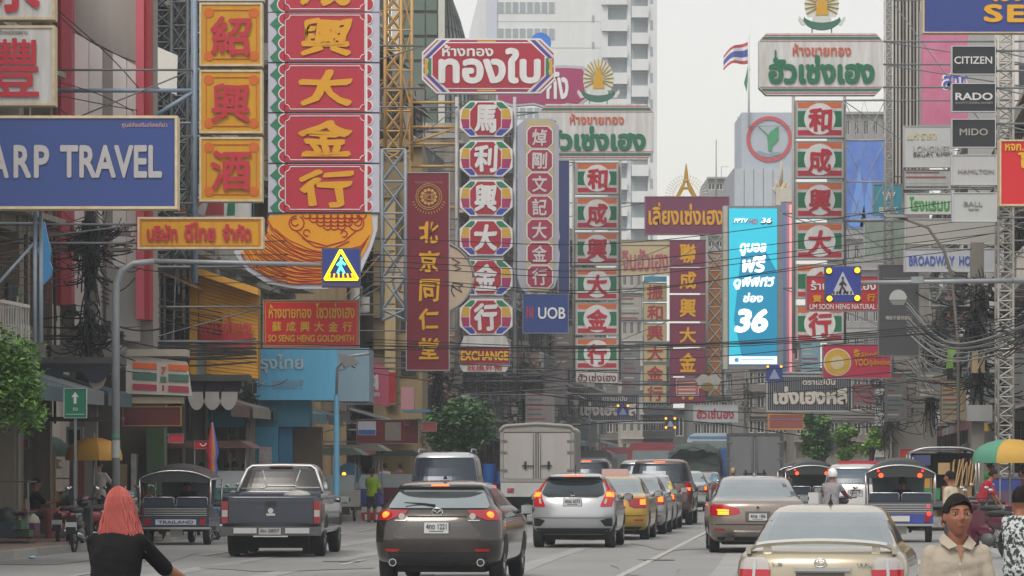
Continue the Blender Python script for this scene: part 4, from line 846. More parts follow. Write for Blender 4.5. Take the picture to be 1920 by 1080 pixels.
def grid(label, x0, y0, x1, y1, d, side, hz=0):
    s = Sign('grid_board', label, 'sign', (x0 + x1) / 2, y1, d); s.panel(x0, y0, x1, y1, mat('#2f333c', .5, .2, 1), mat('#a5a9ab', .5, .3, 2), .3, 2.5)
    q = MB(); xx = x0 + 5
    while xx < x1 - 4: q.box(s.x(xx), -.03, s.z(y1 - 3), s.x(xx + 1), -.014, s.z(y0 + 3), mat('#8b8f96', .5)); xx += 4
    q.build('slats', s.e, 'stuff'); w_ = x1 - x0; h = y1 - y0
    s.text('เซ่งเฮงหลี', x0 + w_ * .08, y0 + h * .3, x1 - w_ * .06, y0 + h * .8, mat('#c9c4ba', .5), -.06, .09); s.text('ตราแม่บัน', x0 + w_ * .42, y0 + h * .08, x0 + w_ * .8, y0 + h * .26, mat('#c9c4ba', .5), -.06, .05); s.bracket(side, y0 + 8, y1 - 8, x=x1 if side > 0 else x0)
grid('dark slatted board with large cream Thai letters above the trees on the right', 1437, 704, 1598, 772, 150, 1)
grid('hazy slatted Thai board far down the street on the left', 1078, 738, 1200, 790, 245, -1)
simple('thai_plate', 'white plate with red Thai letters low over the far traffic', 1300, 759, 1384, 792, 185, mat('#b9bdc0', .5, .2, 1), SILV, items=[('ฮัวเซ่นฮง', 1306, 766, 1376, 785, mat('#b02e42', .5), .05)])
simple('orange_shop_roof', 'red and orange shop fascia behind the trees on the right', 1440, 775, 1508, 806, 205, mat('#8f4a44', .6, .4, 2), mat('#b8864a', .6), .6, 3)
# green direction sign
s = Sign('direction_sign', 'small green road sign with a white upward arrow on the left', 'sign', 141, 784, 70); s.panel(120, 728, 163, 784, mat('#14785a', .4, .1, 1), LIT, .04, .7)
s.poly('arrow', [(141, 735), (148, 745), (143.5, 744), (143.5, 757), (138.5, 757), (138.5, 744), (134, 745)], LIT, -.02, -.013); s.text('กม', 137, 764, 146, 770, LIT, -.02, .02, lift=0); s.box('white_line', 124, 776, 158, 777.5, mat('#a8c4b8', .5), -.02, -.013)
s.box('post', 139, 784, 143, 1020, GREY, .0, .08); s.box('post_top', 139, 740, 143, 784, GREY, .05, .12)
# fascias low on the left
s = Sign('store_fascia', 'white convenience store fascia with orange, green and red stripes', 'sign', 297, 766, 78)
s.poly('panel', [(236, 664), (347, 678), (356, 742), (236, 738)], mat('#bdbab2', .5, .3, 2, streak=True), 0, .6); F_ = lambda x_: (x_ - 248) * .055
s.box('roof_edge', 240, 655, 350, 668, mat('#a9a294', .6, .3, 2), -.1, .7)
for (a, b) in ((249, 294), (316, 354)):
    for (y0, y1, h) in ((679, 690, '#d9652f'), (697, 711, '#4c6f64'), (719, 730, '#a83850')):
        s.poly('stripe', [(a, y0 + F_(a)), (b, y0 + F_(b)), (b, y1 + F_(b)), (a, y1 + F_(a))], mat(h, .5, .15, 3), -.03, -.001)
s.text('7', 302, 688, 312, 702, mat('#c8502f', .5), -.03, .08); s.box('dash_mark', 301, 706, 312, 717, mat('#4c6f64', .5), -.02, -.001); s.box('dash_mark', 304, 722, 308, 733, mat('#a83850', .5), -.02, -.001)
s.box('lower_band', 232, 744, 340, 756, mat('#a8a08a', .6, .3, 2), .1, .7); s.box('brown_board', 232, 764, 338, 797, mat('#5e1f22', .5, .3, 1), .0, .3); s.frame('brown_board_trim', 230, 762, 340, 799, 1.6, mat('#a87a3a', .5), -.03, .1)
s.bracket(-1, 690, 735, x=238)
s = Sign('corrugated_box_sign', 'big yellow corrugated box sign with peeling red raised letters', 'sign', 421, 712, 92)
YY = mat('#c08c14', .6, .3, 2, streak=True); YB = mat('#d09a34', .6, .3, 2, streak=True)
s.poly('side_frame', [(357, 502), (371, 505), (371, 706), (357, 700)], YY, -.25, .9); lo = lambda x_: 700 + (x_ - 371) * .09; up = lambda x_: 512 + (x_ - 371) * .32
s.poly('backing', [(371, up(371)), (484, up(484)), (484, lo(484)), (371, lo(371))], mat('#94723a', .7, .3, 2), .25, .9)
for k in range(26):
    t = k / 26; a0 = up(371) + (lo(371) - up(371)) * t; a1 = up(484) + (lo(484) - up(484)) * t; h0 = (lo(371) - up(371)) / 26 * .86; h1 = (lo(484) - up(484)) / 26 * .86
    s.poly('slat', [(372, a0), (483, a1), (483, a1 + h1), (372, a0 + h0)], YB, .12, .249)
s.poly('top_ledge', [(368, up(368) - 9), (486, up(486) - 7), (486, up(486) + 6), (368, up(368) + 4)], YB, -.5, .5)
RP = mat('#b8303a', .6, .35, 4)
s.text('เพชรทองศรีเยาวราช', 374, 588, 472, 655, RP, -.02, .07); s.box('red_lower_band', 374, 626, 472, 650, RP, -.01, .04); s.bracket(-1, 540, 690, x=358, n=3)
s = Sign('bank_fascia', 'light blue bank fascia with grey Thai and Chinese lettering', 'sign', 560, 750, 98)
LB = mat('#60b0d8', .5, .25, 1, streak=True); s.box('panel', 470, 652, 633, 750, LB, 0, .8); s.box('side_panel', 633, 652, 692, 752, mat('#7d98a8', .5, .2, 1), .05, 3.2)
s.text('รุงไทย', 488, 664, 569, 700, mat('#a9c0c9', .5), -.03, .05); s.text('NK', 480, 713, 500, 726, mat('#9fbcc8', .5), -.03, .06); s.text('泰京銀行', 512, 711, 570, 728, mat('#8fb4c4', .5), -.03, .02)
s.box('lower_wall', 470, 750, 580, 800, mat('#356f86', .6, .3, 1), .3, 1.5); s.box('pier', 478, 800, 520, 900, mat('#4389a8', .6, .2, 1), .3, 1.5); s.box('pier', 521, 798, 546, 900, mat('#2f6c8c', .6, .2, 1), .5, 1.5); s.box('doorway', 546, 800, 600, 900, mat('#4f4438', .7, .4, 2), .9, 1.5)
s.box('poster', 484, 838, 508, 870, mat('#a9b4bc', .5, .9, 6, dcol='#b86a5a'), .25, .29)
s.box('teal_wall', 362, 770, 478, 800, mat('#3b8093', .6, .3, 1), .3, 1.5)
for nm, lb, a, b, c, d_, d, h, txt in (('pink_board', 'slanted pink board next to the blue bank fascia', 692, 668, 728, 762, 118, '#c4607a', '鴻'), ('red_board', 'small bright red board behind the pink board', 728, 698, 741, 756, 122, '#a8242c', None), ('pale_pink_board', 'pale pink board at the edge of the maroon scroll sign', 752, 726, 776, 768, 124, '#b5868c', None)):
    s = Sign(nm, lb, 'sign', (a + c) / 2, d_, d); s.poly('panel', [(a, b), (c, b + 24), (c, d_), (a, d_ - 8)] if txt else [(a, b), (c, b), (c, d_), (a, d_)], mat(h, .5, .2, 1), 0, .6)
    if txt: s.text(txt, 698, 700, 710, 732, LIT, -.03, .05); s.text('ทอง', 698, 736, 712, 744, LIT, -.03, .03)
    s.bracket(-1, b + 10, d_ - 10, x=a)
s = Sign('low_shop_boards', 'maroon low signboard with white print and a blue canopy on the left', 'sign', 740, 832, 114); s.panel(668, 786, 785, 832, mat('#6e2228', .5, .2, 1), STEEL, .3, 1)
s.box('blue_print', 671, 790, 705, 816, mat('#b9c0cc', .5), -.03, -.013); s.box('blue_band', 672, 806, 704, 815, mat('#3f5fa8', .5), -.035, -.031); s.box('grey_print', 722, 792, 752, 826, mat('#8b8580', .5, .5, 6), -.03, -.013); s.text('LU', 758, 788, 768, 798, mat('#b57a7a', .5), -.03, .04); s.box('canopy', 756, 769, 806, 773, mat('#4f8fb4', .5), -.6, .4); s.bracket(-1, 790, 828, x=668)
# assorted small blank boards that crowd the far street
cl = [(590, 770, 655, 790, 120, '#6b6a66'), (846, 688, 868, 730, 150, '#8d8a80'), (960, 660, 1010, 700, 175, '#a08a72'), (1040, 610, 1076, 690, 190, '#84807a'), (985, 735, 1040, 800, 170, '#85807e'), (1020, 680, 1062, 760, 205, '#9a8f95'), (1062, 790, 1120, 830, 230, '#6c6f72'),
      (1160, 555, 1204, 600, 220, '#a5a39c'), (1166, 640, 1200, 735, 250, '#77797c'), (1325, 470, 1356, 560, 205, '#a1866c'), (1326, 600, 1350, 700, 210, '#9c6a5a'), (1500, 640, 1538, 700, 165, '#7fa3b4'), (1330, 700, 1362, 740, 220, '#9aa09c'), (1600, 720, 1640, 760, 150, '#98606a'),
      (1700, 600, 1745, 660, 122, '#77706c'), (1730, 640, 1752, 700, 118, '#a3a098'), (1764, 708, 1812, 788, 101, '#a39274'), (1810, 540, 1838, 600, 120, '#7c7a78'), (1694, 318, 1784, 356, 118, '#a9aeb0'), (1880, 640, 1930, 790, 96, '#a9abab'), (1660, 700, 1700, 790, 128, '#7d7f80'), (1722, 690, 1768, 745, 112, '#85827e'), (800, 640, 858, 760, 160, '#7d7468'), (640, 560, 700, 640, 130, '#9c8a66')]
wh = ['above the vendor carts', 'under the exchange board', 'between the square blue sign and the tree', 'right of the square blue sign', 'above the grey box truck', 'beside the left striped column', 'over the far minibus', 'left of the cream sign column', 'below the cream board', 'left of the video screen', 'beside the purple column foot', 'under the right striped column', 'at the lower left of the video screen', 'right of the dark slatted board', 'below the dark poster', 'above the right pavement stalls', 'on the right utility pole', 'behind the crossing sign arm', 'over the green lettered hotel sign', 'at the far right under the market roofs', 'behind the small trees on the right', 'next to the hanging beige cabinet', 'below the maroon scroll sign', 'behind the goldsmith board']
cn = {'#6': 'dark grey', '#7': 'grey', '#8': 'grey-brown', '#9': 'faded', '#a': 'pale'}
for (a, b, c, d_, d, h), w_ in zip(cl, wh):
    side = -1 if (a + c) / 2 < 1200 else 1
    s = simple('blank_signboard', '%s blank signboard %s' % (cn[h[:2]], w_), a, b, c, d_, d, mat(h, .65, .5, 1.5, streak=True), mat('#77787a', .6, .4, 3), .25, 1.2, side)
    q = MB(); rr = random.Random(a)
    for k in range(int((d_ - b) / 9)): q.box(s.x(a + 4), -.02, s.z(b + 7 + k * 9), s.x(a + 4 + (c - a - 8) * rr.uniform(.4, 1)), -.0135, s.z(b + 4 + k * 9), mat(rr.choice(['#5f5f62', '#8a4a4a', '#b5b2a8', '#4a6a70']), .6, .3, 3))
    q.build('worn_print', s.e, 'stuff')
# ================================================================ vehicles
class Body:
    N = 2.6
    def __init__(s, keys): s.k = [tuple(k) + (.38, .6)[len(k) - 4:] if len(k) < 6 else k for k in keys]; s.z0 = keys[0][0]; s.z1 = keys[-1][0]; s.sl = s._slopes()
    def _slopes(s):
        out = []
        for c in range(1, 6):
            n = len(s.k); d = [(s.k[i + 1][c] - s.k[i][c]) / (s.k[i + 1][0] - s.k[i][0]) for i in range(n - 1)]
            m = [d[0]] + [0 if d[i - 1] * d[i] <= 0 else 2 * d[i - 1] * d[i] / (d[i - 1] + d[i]) for i in range(1, n - 1)] + [d[-1]]
            out.append(m)
        return out
    def at(s, z):
        z = max(s.z0, min(s.z1, z)); k = s.k; i = 0
        while i < len(k) - 2 and z > k[i + 1][0]: i += 1
        h = k[i + 1][0] - k[i][0]; t = (z - k[i][0]) / h; r = []
        for c in range(1, 6):
            m = s.sl[c - 1]; a, b = k[i][c], k[i + 1][c]
            r.append((2 * t ** 3 - 3 * t * t + 1) * a + (t ** 3 - 2 * t * t + t) * h * m[i] + (-2 * t ** 3 + 3 * t * t) * b + (t ** 3 - t * t) * h * m[i + 1])
        return r
    def ry(s, x, z):
        yr, yf, w_, cr, cf = s.at(z); q = min(.9995, abs(x) / max(w_, .01)); cr = min(cr, (yf - yr) * .45); return yr + cr * (1 - (1 - q ** s.N) ** (1 / s.N))
    def sx(s, y, z):
        yr, yf, w_, cr, cf = s.at(z); cr = min(cr, (yf - yr) * .45); cf = min(cf, (yf - yr) * .45)
        if y < yr + cr: t = max(0, (y - yr) / cr); return w_ * (1 - (1 - t) ** s.N) ** (1 / s.N)
        if y > yf - cf: t = max(0, (yf - y) / cf); return w_ * (1 - (1 - t) ** s.N) ** (1 / s.N)
        return w_
    def mesh(s, m, under):
        zs = []; 
        for i in range(len(s.k) - 1):
            a, b = s.k[i][0], s.k[i + 1][0]; n = max(1, int((b - a) / .04)); zs += [a + (b - a) * j / n for j in range(n)]
        zs.append(s.z1); q = MB(); vs = []; n = 0
        tx = [math.sin(math.pi / 2 * t) for t in [-1 + i / 11 for i in range(23)]]
        for z in zs:
            yr, yf, w_, cr, cf = s.at(z); cr = min(cr, (yf - yr) * .45); cf = min(cf, (yf - yr) * .45); ring = []
            for t in tx: ring.append((t * w_, yr + cr * (1 - max(0, 1 - abs(t) ** s.N) ** (1 / s.N)), z))
            for j in range(1, 6): ring.append((w_, yr + cr + (yf - cf - yr - cr) * j / 6, z))
            for t in reversed(tx): ring.append((t * w_, yf - cf * (1 - max(0, 1 - abs(t) ** s.N) ** (1 / s.N)), z))
            for j in range(5, 0, -1): ring.append((-w_, yr + cr + (yf - cf - yr - cr) * j / 6, z))
            n = len(ring); vs += ring
        fs = [(r * n + i, r * n + (i + 1) % n, (r + 1) * n + (i + 1) % n, (r + 1) * n + i) for r in range(len(zs) - 1) for i in range(n)]
        fs.append([(len(zs) - 1) * n + i for i in range(n)]); q.add(vs, fs, m, True); q.add(vs[:n], [list(range(n))[::-1]], under); return q
    def rear(s, rows, m, off=.008, nx=10, sub=3, q=None, smooth=True):
        q = q or MB(); R2 = []
        for i in range(len(rows) - 1):
            for j in range(sub): t = j / sub; R2.append([rows[i][c] * (1 - t) + rows[i + 1][c] * t for c in range(3)])
        R2.append(rows[-1]); vs = []; fs = []
        for z, a, b in R2:
            for i in range(nx + 1): x = a + (b - a) * i / nx; vs.append((x, s.ry(x, z) - off, z))
        for r in range(len(R2) - 1):
            for i in range(nx):
                f = (r * (nx + 1) + i, (r + 1) * (nx + 1) + i, (r + 1) * (nx + 1) + i + 1, r * (nx + 1) + i + 1); fs.append(f)
        # skirt so that the piece has an edge
        k = len(vs); w_ = nx + 1; edge = [i for i in range(w_)] + [r * w_ + nx for r in range(1, len(R2))] + [(len(R2) - 1) * w_ + i for i in range(nx - 1, -1, -1)] + [r * w_ for r in range(len(R2) - 2, 0, -1)]
        vs += [(vs[e][0], vs[e][1] + off + .004, vs[e][2]) for e in edge]
        fs2 = [(edge[i], edge[(i + 1) % len(edge)], k + (i + 1) % len(edge), k + i) for i in range(len(edge))]
        q.add(vs, fs + fs2, m, False); return q
    def side(s, rows, sg, m, off=.008, ny=8, sub=3, q=None):
        q = q or MB(); R2 = []
        for i in range(len(rows) - 1):
            for j in range(sub): t = j / sub; R2.append([rows[i][c] * (1 - t) + rows[i + 1][c] * t for c in range(3)])
        R2.append(rows[-1]); vs = []; fs = []
        for z, a, b in R2:
            for i in range(ny + 1): y = a + (b - a) * i / ny; vs.append((sg * (s.sx(y, z) + off), y, z))
        for r in range(len(R2) - 1):
            for i in range(ny):
                f = (r * (ny + 1) + i, (r + 1) * (ny + 1) + i, (r + 1) * (ny + 1) + i + 1, r * (ny + 1) + i + 1); fs.append(f if sg > 0 else f[::-1])
        q.add(vs, fs, m, True); return q
GLASS0 = GLASS
LITE = emit('#ff5a14', 3.5); LITR = emit('#ff2a18', 1.6); LREAM = mat('#8e1420', .15, .1, 2, coat=.5); LCLR = mat('#a8a4a2', .15, .1, 2, coat=.5); AMB = emit('#ff8a10', 4)
def wheel(e, x, y, r, wd=.2, rim='#7d8084', sg=1, tyre=RUB):
    q = MB(); c = (x, y, r); n = 24; prof = [(-wd / 2, r * .62), (-wd / 2, r * .93), (-wd / 2 + .03, r), (wd / 2 - .03, r), (wd / 2, r * .93), (wd / 2, r * .62)]
    vs = [(x + a, y + b * math.cos(2 * math.pi * i / n), r + b * math.sin(2 * math.pi * i / n)) for a, b in prof for i in range(n)]
    fs = [(k * n + i, k * n + (i + 1) % n, (k + 1) * n + (i + 1) % n, (k + 1) * n + i) for k in range(5) for i in range(n)]
    q.add(vs, fs, tyre, True); w_ = q.build('wheel', e)
    q = MB(); rm = mat(rim, .3, .2, 3, metal=.7); q.disc((x + sg * (wd / 2 - .04), y, r), r * .62, 'x', .02, mat('#26282a', .5)); 
    for k in range(5):
        a = k * 2 * math.pi / 5; q.tube([(x + sg * (wd / 2 - .015), y, r), (x + sg * (wd / 2 - .01), y + r * .6 * math.cos(a), r + r * .6 * math.sin(a))], .022, rm, 4)
    q.disc((x + sg * (wd / 2 - .01), y, r), .05, 'x', .03, rm, 10); q.build('rim', w_); return w_
def car(name, label, px, d, head, keys, paint, wheels, rwin=None, swin=None, wr=.31, rimc='#8b8e90', under=None, track=None, z=None, group='cars in the traffic queue', cat='car', mirror=True, rear_detail=True, glass=None):
    side = GLASS0; glass = glass or SKYGL
    e = thing(name, label, cat, (X(px, d), d, gz(d) if z is None else z), -head, group); b = Body(keys); W_ = max(k[3] for k in keys)
    b.mesh(paint, DARK).build('body', e); tr = track or W_ - .02
    for y in wheels:
        for sg in (-1, 1):
            wheel(e, sg * (tr - .1), y, wr, .2, rimc, sg)
            rows = [(wr + (wr + .06) * math.cos(a), y - (wr + .06) * math.sin(a) - .001, y + (wr + .06) * math.sin(a) + .001) for a in [math.pi * i / 14 for i in range(14)] if wr + (wr + .06) * math.cos(a) > b.z0 + .02]
            if len(rows) > 1: b.side(rows, sg, RUB, .004, sub=1).build('wheel_arch', e)
    q = MB().box(-tr + .25, .5, .16, tr - .25, wheels[1] + .3, b.z0 + .02, RUB); q.build('underbody', e)
    if rwin: b.rear(rwin, glass, .022, 16).build('rear_window', e)
    if swin:
        for sg in (-1, 1):
            for rows in swin: b.side(rows, sg, side, .006).build('side_window', e)
    if mirror:
        for sg in (-1, 1):
            y = wheels[1] - .65; x = b.sx(y, 1.0) + .02; q = MB(); q.ell((sg * (x + .12), y, 1.02), (.11, .07, .08), mat('#2b2c2e', .4, .2, 3), 10, 8); q.tube([(sg * (x - .04), y, .98), (sg * (x + .08), y, 1.0)], .025, DARK, 5); mo = q.build('mirror', e)
            MB().box(sg * (x + .04), y - .075, .96, sg * (x + .2), y - .066, 1.08, GLASS).build('mirror_glass', mo)
    return e, b
def both(b, e, name, rows, m, off=.01, nx=8, **k):
    r = []
    for sg in (-1, 1):
        rr = [(z, a * sg, c * sg) if sg > 0 else (z, -c, -a) for z, a, c in rows]; r.append(b.rear(rr, m, off, nx, **k).build(name, e))
    return r
PLW = mat('#b9bcc0', .4, .1, 2)
def plate(e, b, z0, z1, w_, txt, off=.02, label=None):
    y = b.ry(0, (z0 + z1) / 2) - off; q = MB().box(-w_, y, z0, w_, y + .012, z1, PLW); t = MB().box(-w_ - .012, y + .002, z0 - .012, w_ + .012, y + .02, z1 + .012, mat('#5d6064', .4)).build('plate_frame', e); o = q.build('plate', t)
    q = MB(); letters(q, txt, -w_ * .85, z0 + (z1 - z0) * .35, w_ * .85, z1 - (z1 - z0) * .12, y - .002, mat('#2e3034', .5), .03, lift=0); q.box(-w_ * .6, y - .002, z0 + (z1 - z0) * .12, w_ * .6, y - .001, z0 + (z1 - z0) * .22, mat('#5a5c60', .5)); q.build('lettering', t)
def hatch(W=.9, L=4.46, H=1.45, k=0):
    return [(.25, .30, L - .3, W - .12), (.33, .12, L - .12, W - .04), (.45, .04, L - .02, W - .01), (.6, 0, L, W), (.75, .02, L - .04, W), (.9, .06, L - .2, W - .01), (1.0, .12, L - .85, W - .035), (1.06, .17, L - 1.15, W - .08), (1.10, .22, L - 1.35, W - .12), (1.2, .36, L - 1.55, W - .17), (H - .14, .5, L - 1.85, W - .23), (H - .09, .42, L - 2.05, W - .27), (H - .05, .5, L - 2.15, W - .30), (H - .02, .75, L - 2.3, W - .38), (H, 1.1, L - 2.5, W - .55), (H + .005, 1.4, L - 2.75, .1)]
def sedan(W=.88, L=4.6, H=1.46, t=0):
    return [(.22, .32, L - .3, W - .1), (.32, .12, L - .12, W - .03), (.45, .03, L - .03, W - .005), (.62, 0, L, W), (.78, .01, L - .06, W), (.9, .03, L - .35, W - .012), (.97, .07, L - .8, W - .035), (1.005, .16, L - 1.05, W - .07), (1.03, .45, L - 1.25, W - .1), (1.06, .62, L - 1.35, W - .125), (1.15, .80, L - 1.5, W - .16), (1.28, 1.08, L - 1.75, W - .215), (1.38, 1.36, L - 2.0, W - .27), (H - .04, 1.52, L - 2.15, W - .31), (H - .01, 1.78, L - 2.3, W - .42), (H, 2.0, L - 2.45, W - .62)]
def suv(W=.93, L=4.7, H=1.83, tp=.2):
    return [(.32, .25, L - .25, W - .1), (.42, .08, L - .08, W - .02), (.6, 0, L, W), (.85, .02, L - .05, W), (1.05, .06, L - .3, W - .02), (1.15, .10, L - 1.1, W - .05), (1.22, .14, L - 1.3, W - .09), (1.4, .24, L - 1.6, W - .13), (H - .2, .36, L - 1.9, W - .18), (H - .1, .38, L - 2.05, W - .22), (H - .04, .5, L - 2.2, W - .29), (H - .01, .9, L - 2.4, W - .42), (H, 1.3, L - 2.7, W - .65)]

# --- dark bronze hatchback, nearest in the centre
PM = mat('#2e2a28', .22, .3, 1.2, metal=.6, coat=1, dcol='#6a625a')
GLASS = SKYGL
e, b = car('hatchback', 'dark bronze hatchback with lit round brake lights, nearest car in the middle', 818, 48.5, .10, hatch(.9), PM, (.82, 3.5), [(1.325, -.585, .585), (1.29, -.615, .615), (1.10, -.715, .715), (1.07, -.69, .69)], [[(1.09, .95, 2.9), (1.34, .85, 2.3)], [(1.06, .62, .9), (1.30, .66, .82)]], wr=.32)
b.rear([(1.375, -.57, .57), (1.33, -.61, .61)], RUB, .012, 16).build('painted_spoiler_shadow', e)  # black strip painting in the shadow below the spoiler lip
b.rear([(1.40, -.12, .12), (1.378, -.125, .125)], emit('#ff5a18', 2.2), .016).build('high_brake_light', e)
q = MB(); q.ell((.02, .9, 1.47), (.03, .06, .05), RUB, 8, 6, 0); q.build('antenna', e)
q = MB(); y0 = b.ry(0, 1.1); q.tube([(-.04, b.ry(0, 1.10) - .03, 1.105), (-.22, b.ry(0, 1.13) - .03, 1.13), (-.48, b.ry(0, 1.14) - .03, 1.145)], .02, RUB, 6, .008); q.build('wiper', e)
for o in both(b, e, 'taillight', [(1.045, .42, .84), (1.0, .44, .876), (.93, .62, .885), (.90, .70, .88)], LREAM, .010): pass
for sg in (-1, 1):
    q = MB(); yy = b.ry(.74, .97); q.ell((sg * .735, yy - .012, .972), (.055, .03, .05), LITE, 12, 8); q.build('brake_light', e)
    q = MB(); q.disc((sg * .5, b.ry(.5, .95) - .018, .955), .045, 'y', .02, LCLR, 14); q.build('reverse_light', e)
    rows = [(.50, .52, .74), (.46, .56, .73)]; rr = rows if sg > 0 else [(z, -c, -a) for z, a, c in rows]; b.rear(rr, mat('#a01a20', .2), .012).build('reflector', e)
    q = MB(); q.disc((sg * .62, .12, .31), .055, 'y', .2, CHR, 16); q.disc((sg * .62, .015, .31), .042, 'y', .01, RUB, 16); q.build('exhaust', e)
both(b, e, 'chrome_dash', [(.905, .44, .60), (.892, .44, .60)], CHR, .012)
q = b.rear([(.89, -.36, .36), (.87, -.46, .46), (.72, -.62, .62), (.67, -.60, .60), (.655, -.5, .5)], mat('#3a3837', .3, .1, 1, metal=.4, coat=1), .004, 14); q.build('plate_recess', e)
b.rear([(.965, -.40, .40), (.95, -.42, .42)], DARK, .012, 12).build('handle_slot', e)
b.rear([(.635, -.62, .62), (.62, -.64, .64)], DARK, .006, 14).build('tailgate_gap', e)
b.rear([(.44, -.70, .70), (.30, -.66, .66)], mat('#212223', .6, .2, 2), .012, 14).build('lower_bumper', e)
plate(e, b, .72, .87, .17, '4กด 1221', .03)
q = MB(); em = [(.075 * math.cos(a), .055 * math.sin(a)) for a in [k * math.pi / 12 for k in range(25)]]; ye = b.ry(0, 1.02) - .025
q.tube([(x, ye, 1.015 + z) for x, z in em], .008, CHR, 5); q.tube([(-.065, ye, 1.03), (-.03, ye, 1.03), (0, ye, .99), (.03, ye, 1.03), (.065, ye, 1.03)], .007, CHR, 5); q.build('emblem', e)

# --- silver hatchback
PS = mat('#b0b4b9', .3, .1, 1, metal=.5, coat=1)
e, b = car('hatchback', 'silver hatchback with tall C-shaped red lights, second car of the middle queue', 1073, 70.2, .10, [(k[0] * 1.05, *k[1:]) for k in hatch(.85, 3.98, 1.45)], PS, (.62, 3.12), [(1.44, -.50, .50), (1.36, -.56, .56), (1.12, -.64, .64), (1.08, -.60, .60)], glass=mat('#3c474e', .1, .3, 1, metal=.6), swin=[[(1.14, .9, 2.6), (1.40, .8, 2.0)], [(1.12, .6, .85), (1.36, .62, .77)]], wr=.30)
b.rear([(1.45, -.51, .51), (1.40, -.56, .56), (1.345, -.585, .585), (1.375, -.3, .3)], mat('#1f2023', .35, .1, 1), .03, 14).build('spoiler', e)
b.rear([(1.475, -.20, .20), (1.452, -.20, .20)], emit('#ff5010', 2.0), .032).build('high_brake_light', e)
b.rear([(1.085, -.62, .62), (1.03, -.50, .50)], DARK, .012, 12).build('trim_strip', e)
for sg, t in zip((-1, 1), both(b, e, 'taillight', [(1.40, .56, .60), (1.2, .655, .74), (1.14, .66, .82), (1.06, .64, .835), (.86, .56, .80), (.84, .58, .79)], mat('#b01c22', .15, .05, 2, coat=.5), .012)):
    rr = [(1.13, .665, .80), (1.04, .67, .82)]; rr = rr if sg > 0 else [(z, -c, -a) for z, a, c in rr]; b.rear(rr, emit('#ff6a10', 2.6), .02).build('brake_light', t)
    rr = [(1.00, .66, .70), (.90, .63, .68)]; rr = rr if sg > 0 else [(z, -c, -a) for z, a, c in rr]; b.rear(rr, LCLR, .02).build('reverse_light', t)
both(b, e, 'bumper_vent', [(.60, .70, .80), (.56, .56, .80), (.46, .64, .80), (.44, .66, .78)], DARK, .010)
b.rear([(.625, -.80, .80), (.605, -.80, .80)], mat('#7f8386', .3, .1, 1, metal=.5), .010, 14).build('bumper_line', e); b.rear([(.40, -.76, .76), (.28, -.70, .70)], mat('#232426', .6), .012, 12).build('lower_bumper', e)
plate(e, b, .86, 1.0, .18, '4กฌ 6373', .03); q = MB(); ye = b.ry(0, 1.06) - .03
for x in (-.035, .035): q.tube([(x, ye, 1.03), (x * 1.15, ye, 1.09)], .01, CHR, 4)
q.tube([(-.035, ye, 1.06), (.035, ye, 1.06)], .01, CHR, 4); q.build('emblem', e)
q = MB(); q.tube([(0.02, .62, 1.5), (.02, .5, 1.68)], .008, DARK, 4); q.build('antenna', e); q = MB(); q.tube([(0, b.ry(0, 1.12) - .02, 1.12), (-.3, b.ry(.3, 1.17) - .02, 1.16)], .015, RUB, 5, .006); q.build('wiper', e)

# --- sedans
def lights(e, b, rows, lit, colm=None, litm=None):
    for sg in (-1, 1):
        f = lambda R_: R_ if sg > 0 else [(z, -c, -a) for z, a, c in R_]
        t = b.rear(f(rows), colm or LREAM, .010).build('taillight', e)
        if lit: b.rear(f(lit), litm or LITE, .018).build('brake_light', t)
def sedan_car(label, px, d, head, h, pl, W=.88, H=1.46, L=4.55, lit=True, name='sedan', roofsign=None, metal=.4, group='cars in the traffic queue', hb=True, rimc='#8b8e90', z=None, mirror=True):
    P_ = mat(h, .3, .3, 1.6, metal=metal, coat=.9); sc_ = H / 1.46
    e, b = car(name, label, px, d, head, [(k[0] * sc_, *k[1:]) for k in sedan(W, L)], P_, (.95, 3.55), [(1.38 * sc_, -W + .29, W - .29), (1.33 * sc_, -W + .26, W - .26), (1.08 * sc_, -W + .16, W - .16), (1.05 * sc_, -W + .2, W - .2)], [[(1.07, 1.35, 3.0), (1.37, 1.65, 2.35)], [(1.07, .98, 1.3), (1.30, 1.28, 1.58)]], group=group, rimc=rimc, z=z, mirror=mirror)
    lights(e, b, [(.95, W - .36, W - .09), (.88, W - .44, W - .03), (.76, W - .40, W - .02), (.72, W - .3, W - .04)], [(.92, W - .17, W - .06), (.80, W - .17, W - .05)] if lit else None)
    if hb: b.rear([(1.365 * sc_, -.14, .14), (1.345 * sc_, -.14, .14)], LITR, .014).build('high_brake_light', e)
    b.rear([(.80, -.24, .24), (.60, -.24, .24)], mat('#55504a', .4), .004).build('plate_recess', e); plate(e, b, .63, .76, .17, pl, .02)
    b.rear([(.56, -W + .05, W - .05), (.545, -W + .05, W - .05)], DARK, .008, 14).build('bumper_gap', e); b.rear([(.30, -W + .15, W - .15), (.24, -W + .2, W - .2)], DARK, .02, 12).build('lower_bumper', e)
    both(b, e, 'reflector', [(.47, W - .3, W - .1), (.44, W - .3, W - .1)], mat('#a01a20', .2), .012)
    q = MB(); ye = b.ry(0, .87) - .02; q.disc((0, ye, .87), .042, 'y', .015, CHR, 16); q.disc((0, ye - .01, .87), .03, 'y', .004, mat('#2c3a4c', .3), 16); q.build('emblem', e)
    if roofsign:
        q = MB().box(-.3, 2.0, H + .0, .3, 2.2, H + .14, mat(roofsign, .5, .1, 2)); q.build('roof_sign', e)
    return e, b
e, b = sedan_car('yellow taxi with a lit brake light, right behind the silver hatchback in the queue', 1141, 77.5, .10, '#b8963c', 'ทง 5288', .87, name='taxi', roofsign='#b9a0a0')
e, b = sedan_car('silver sedan between the yellow taxi and the yellow and green one', 1180, 84, .10, '#9ea2a6', '3กข 812', .86, lit=True)
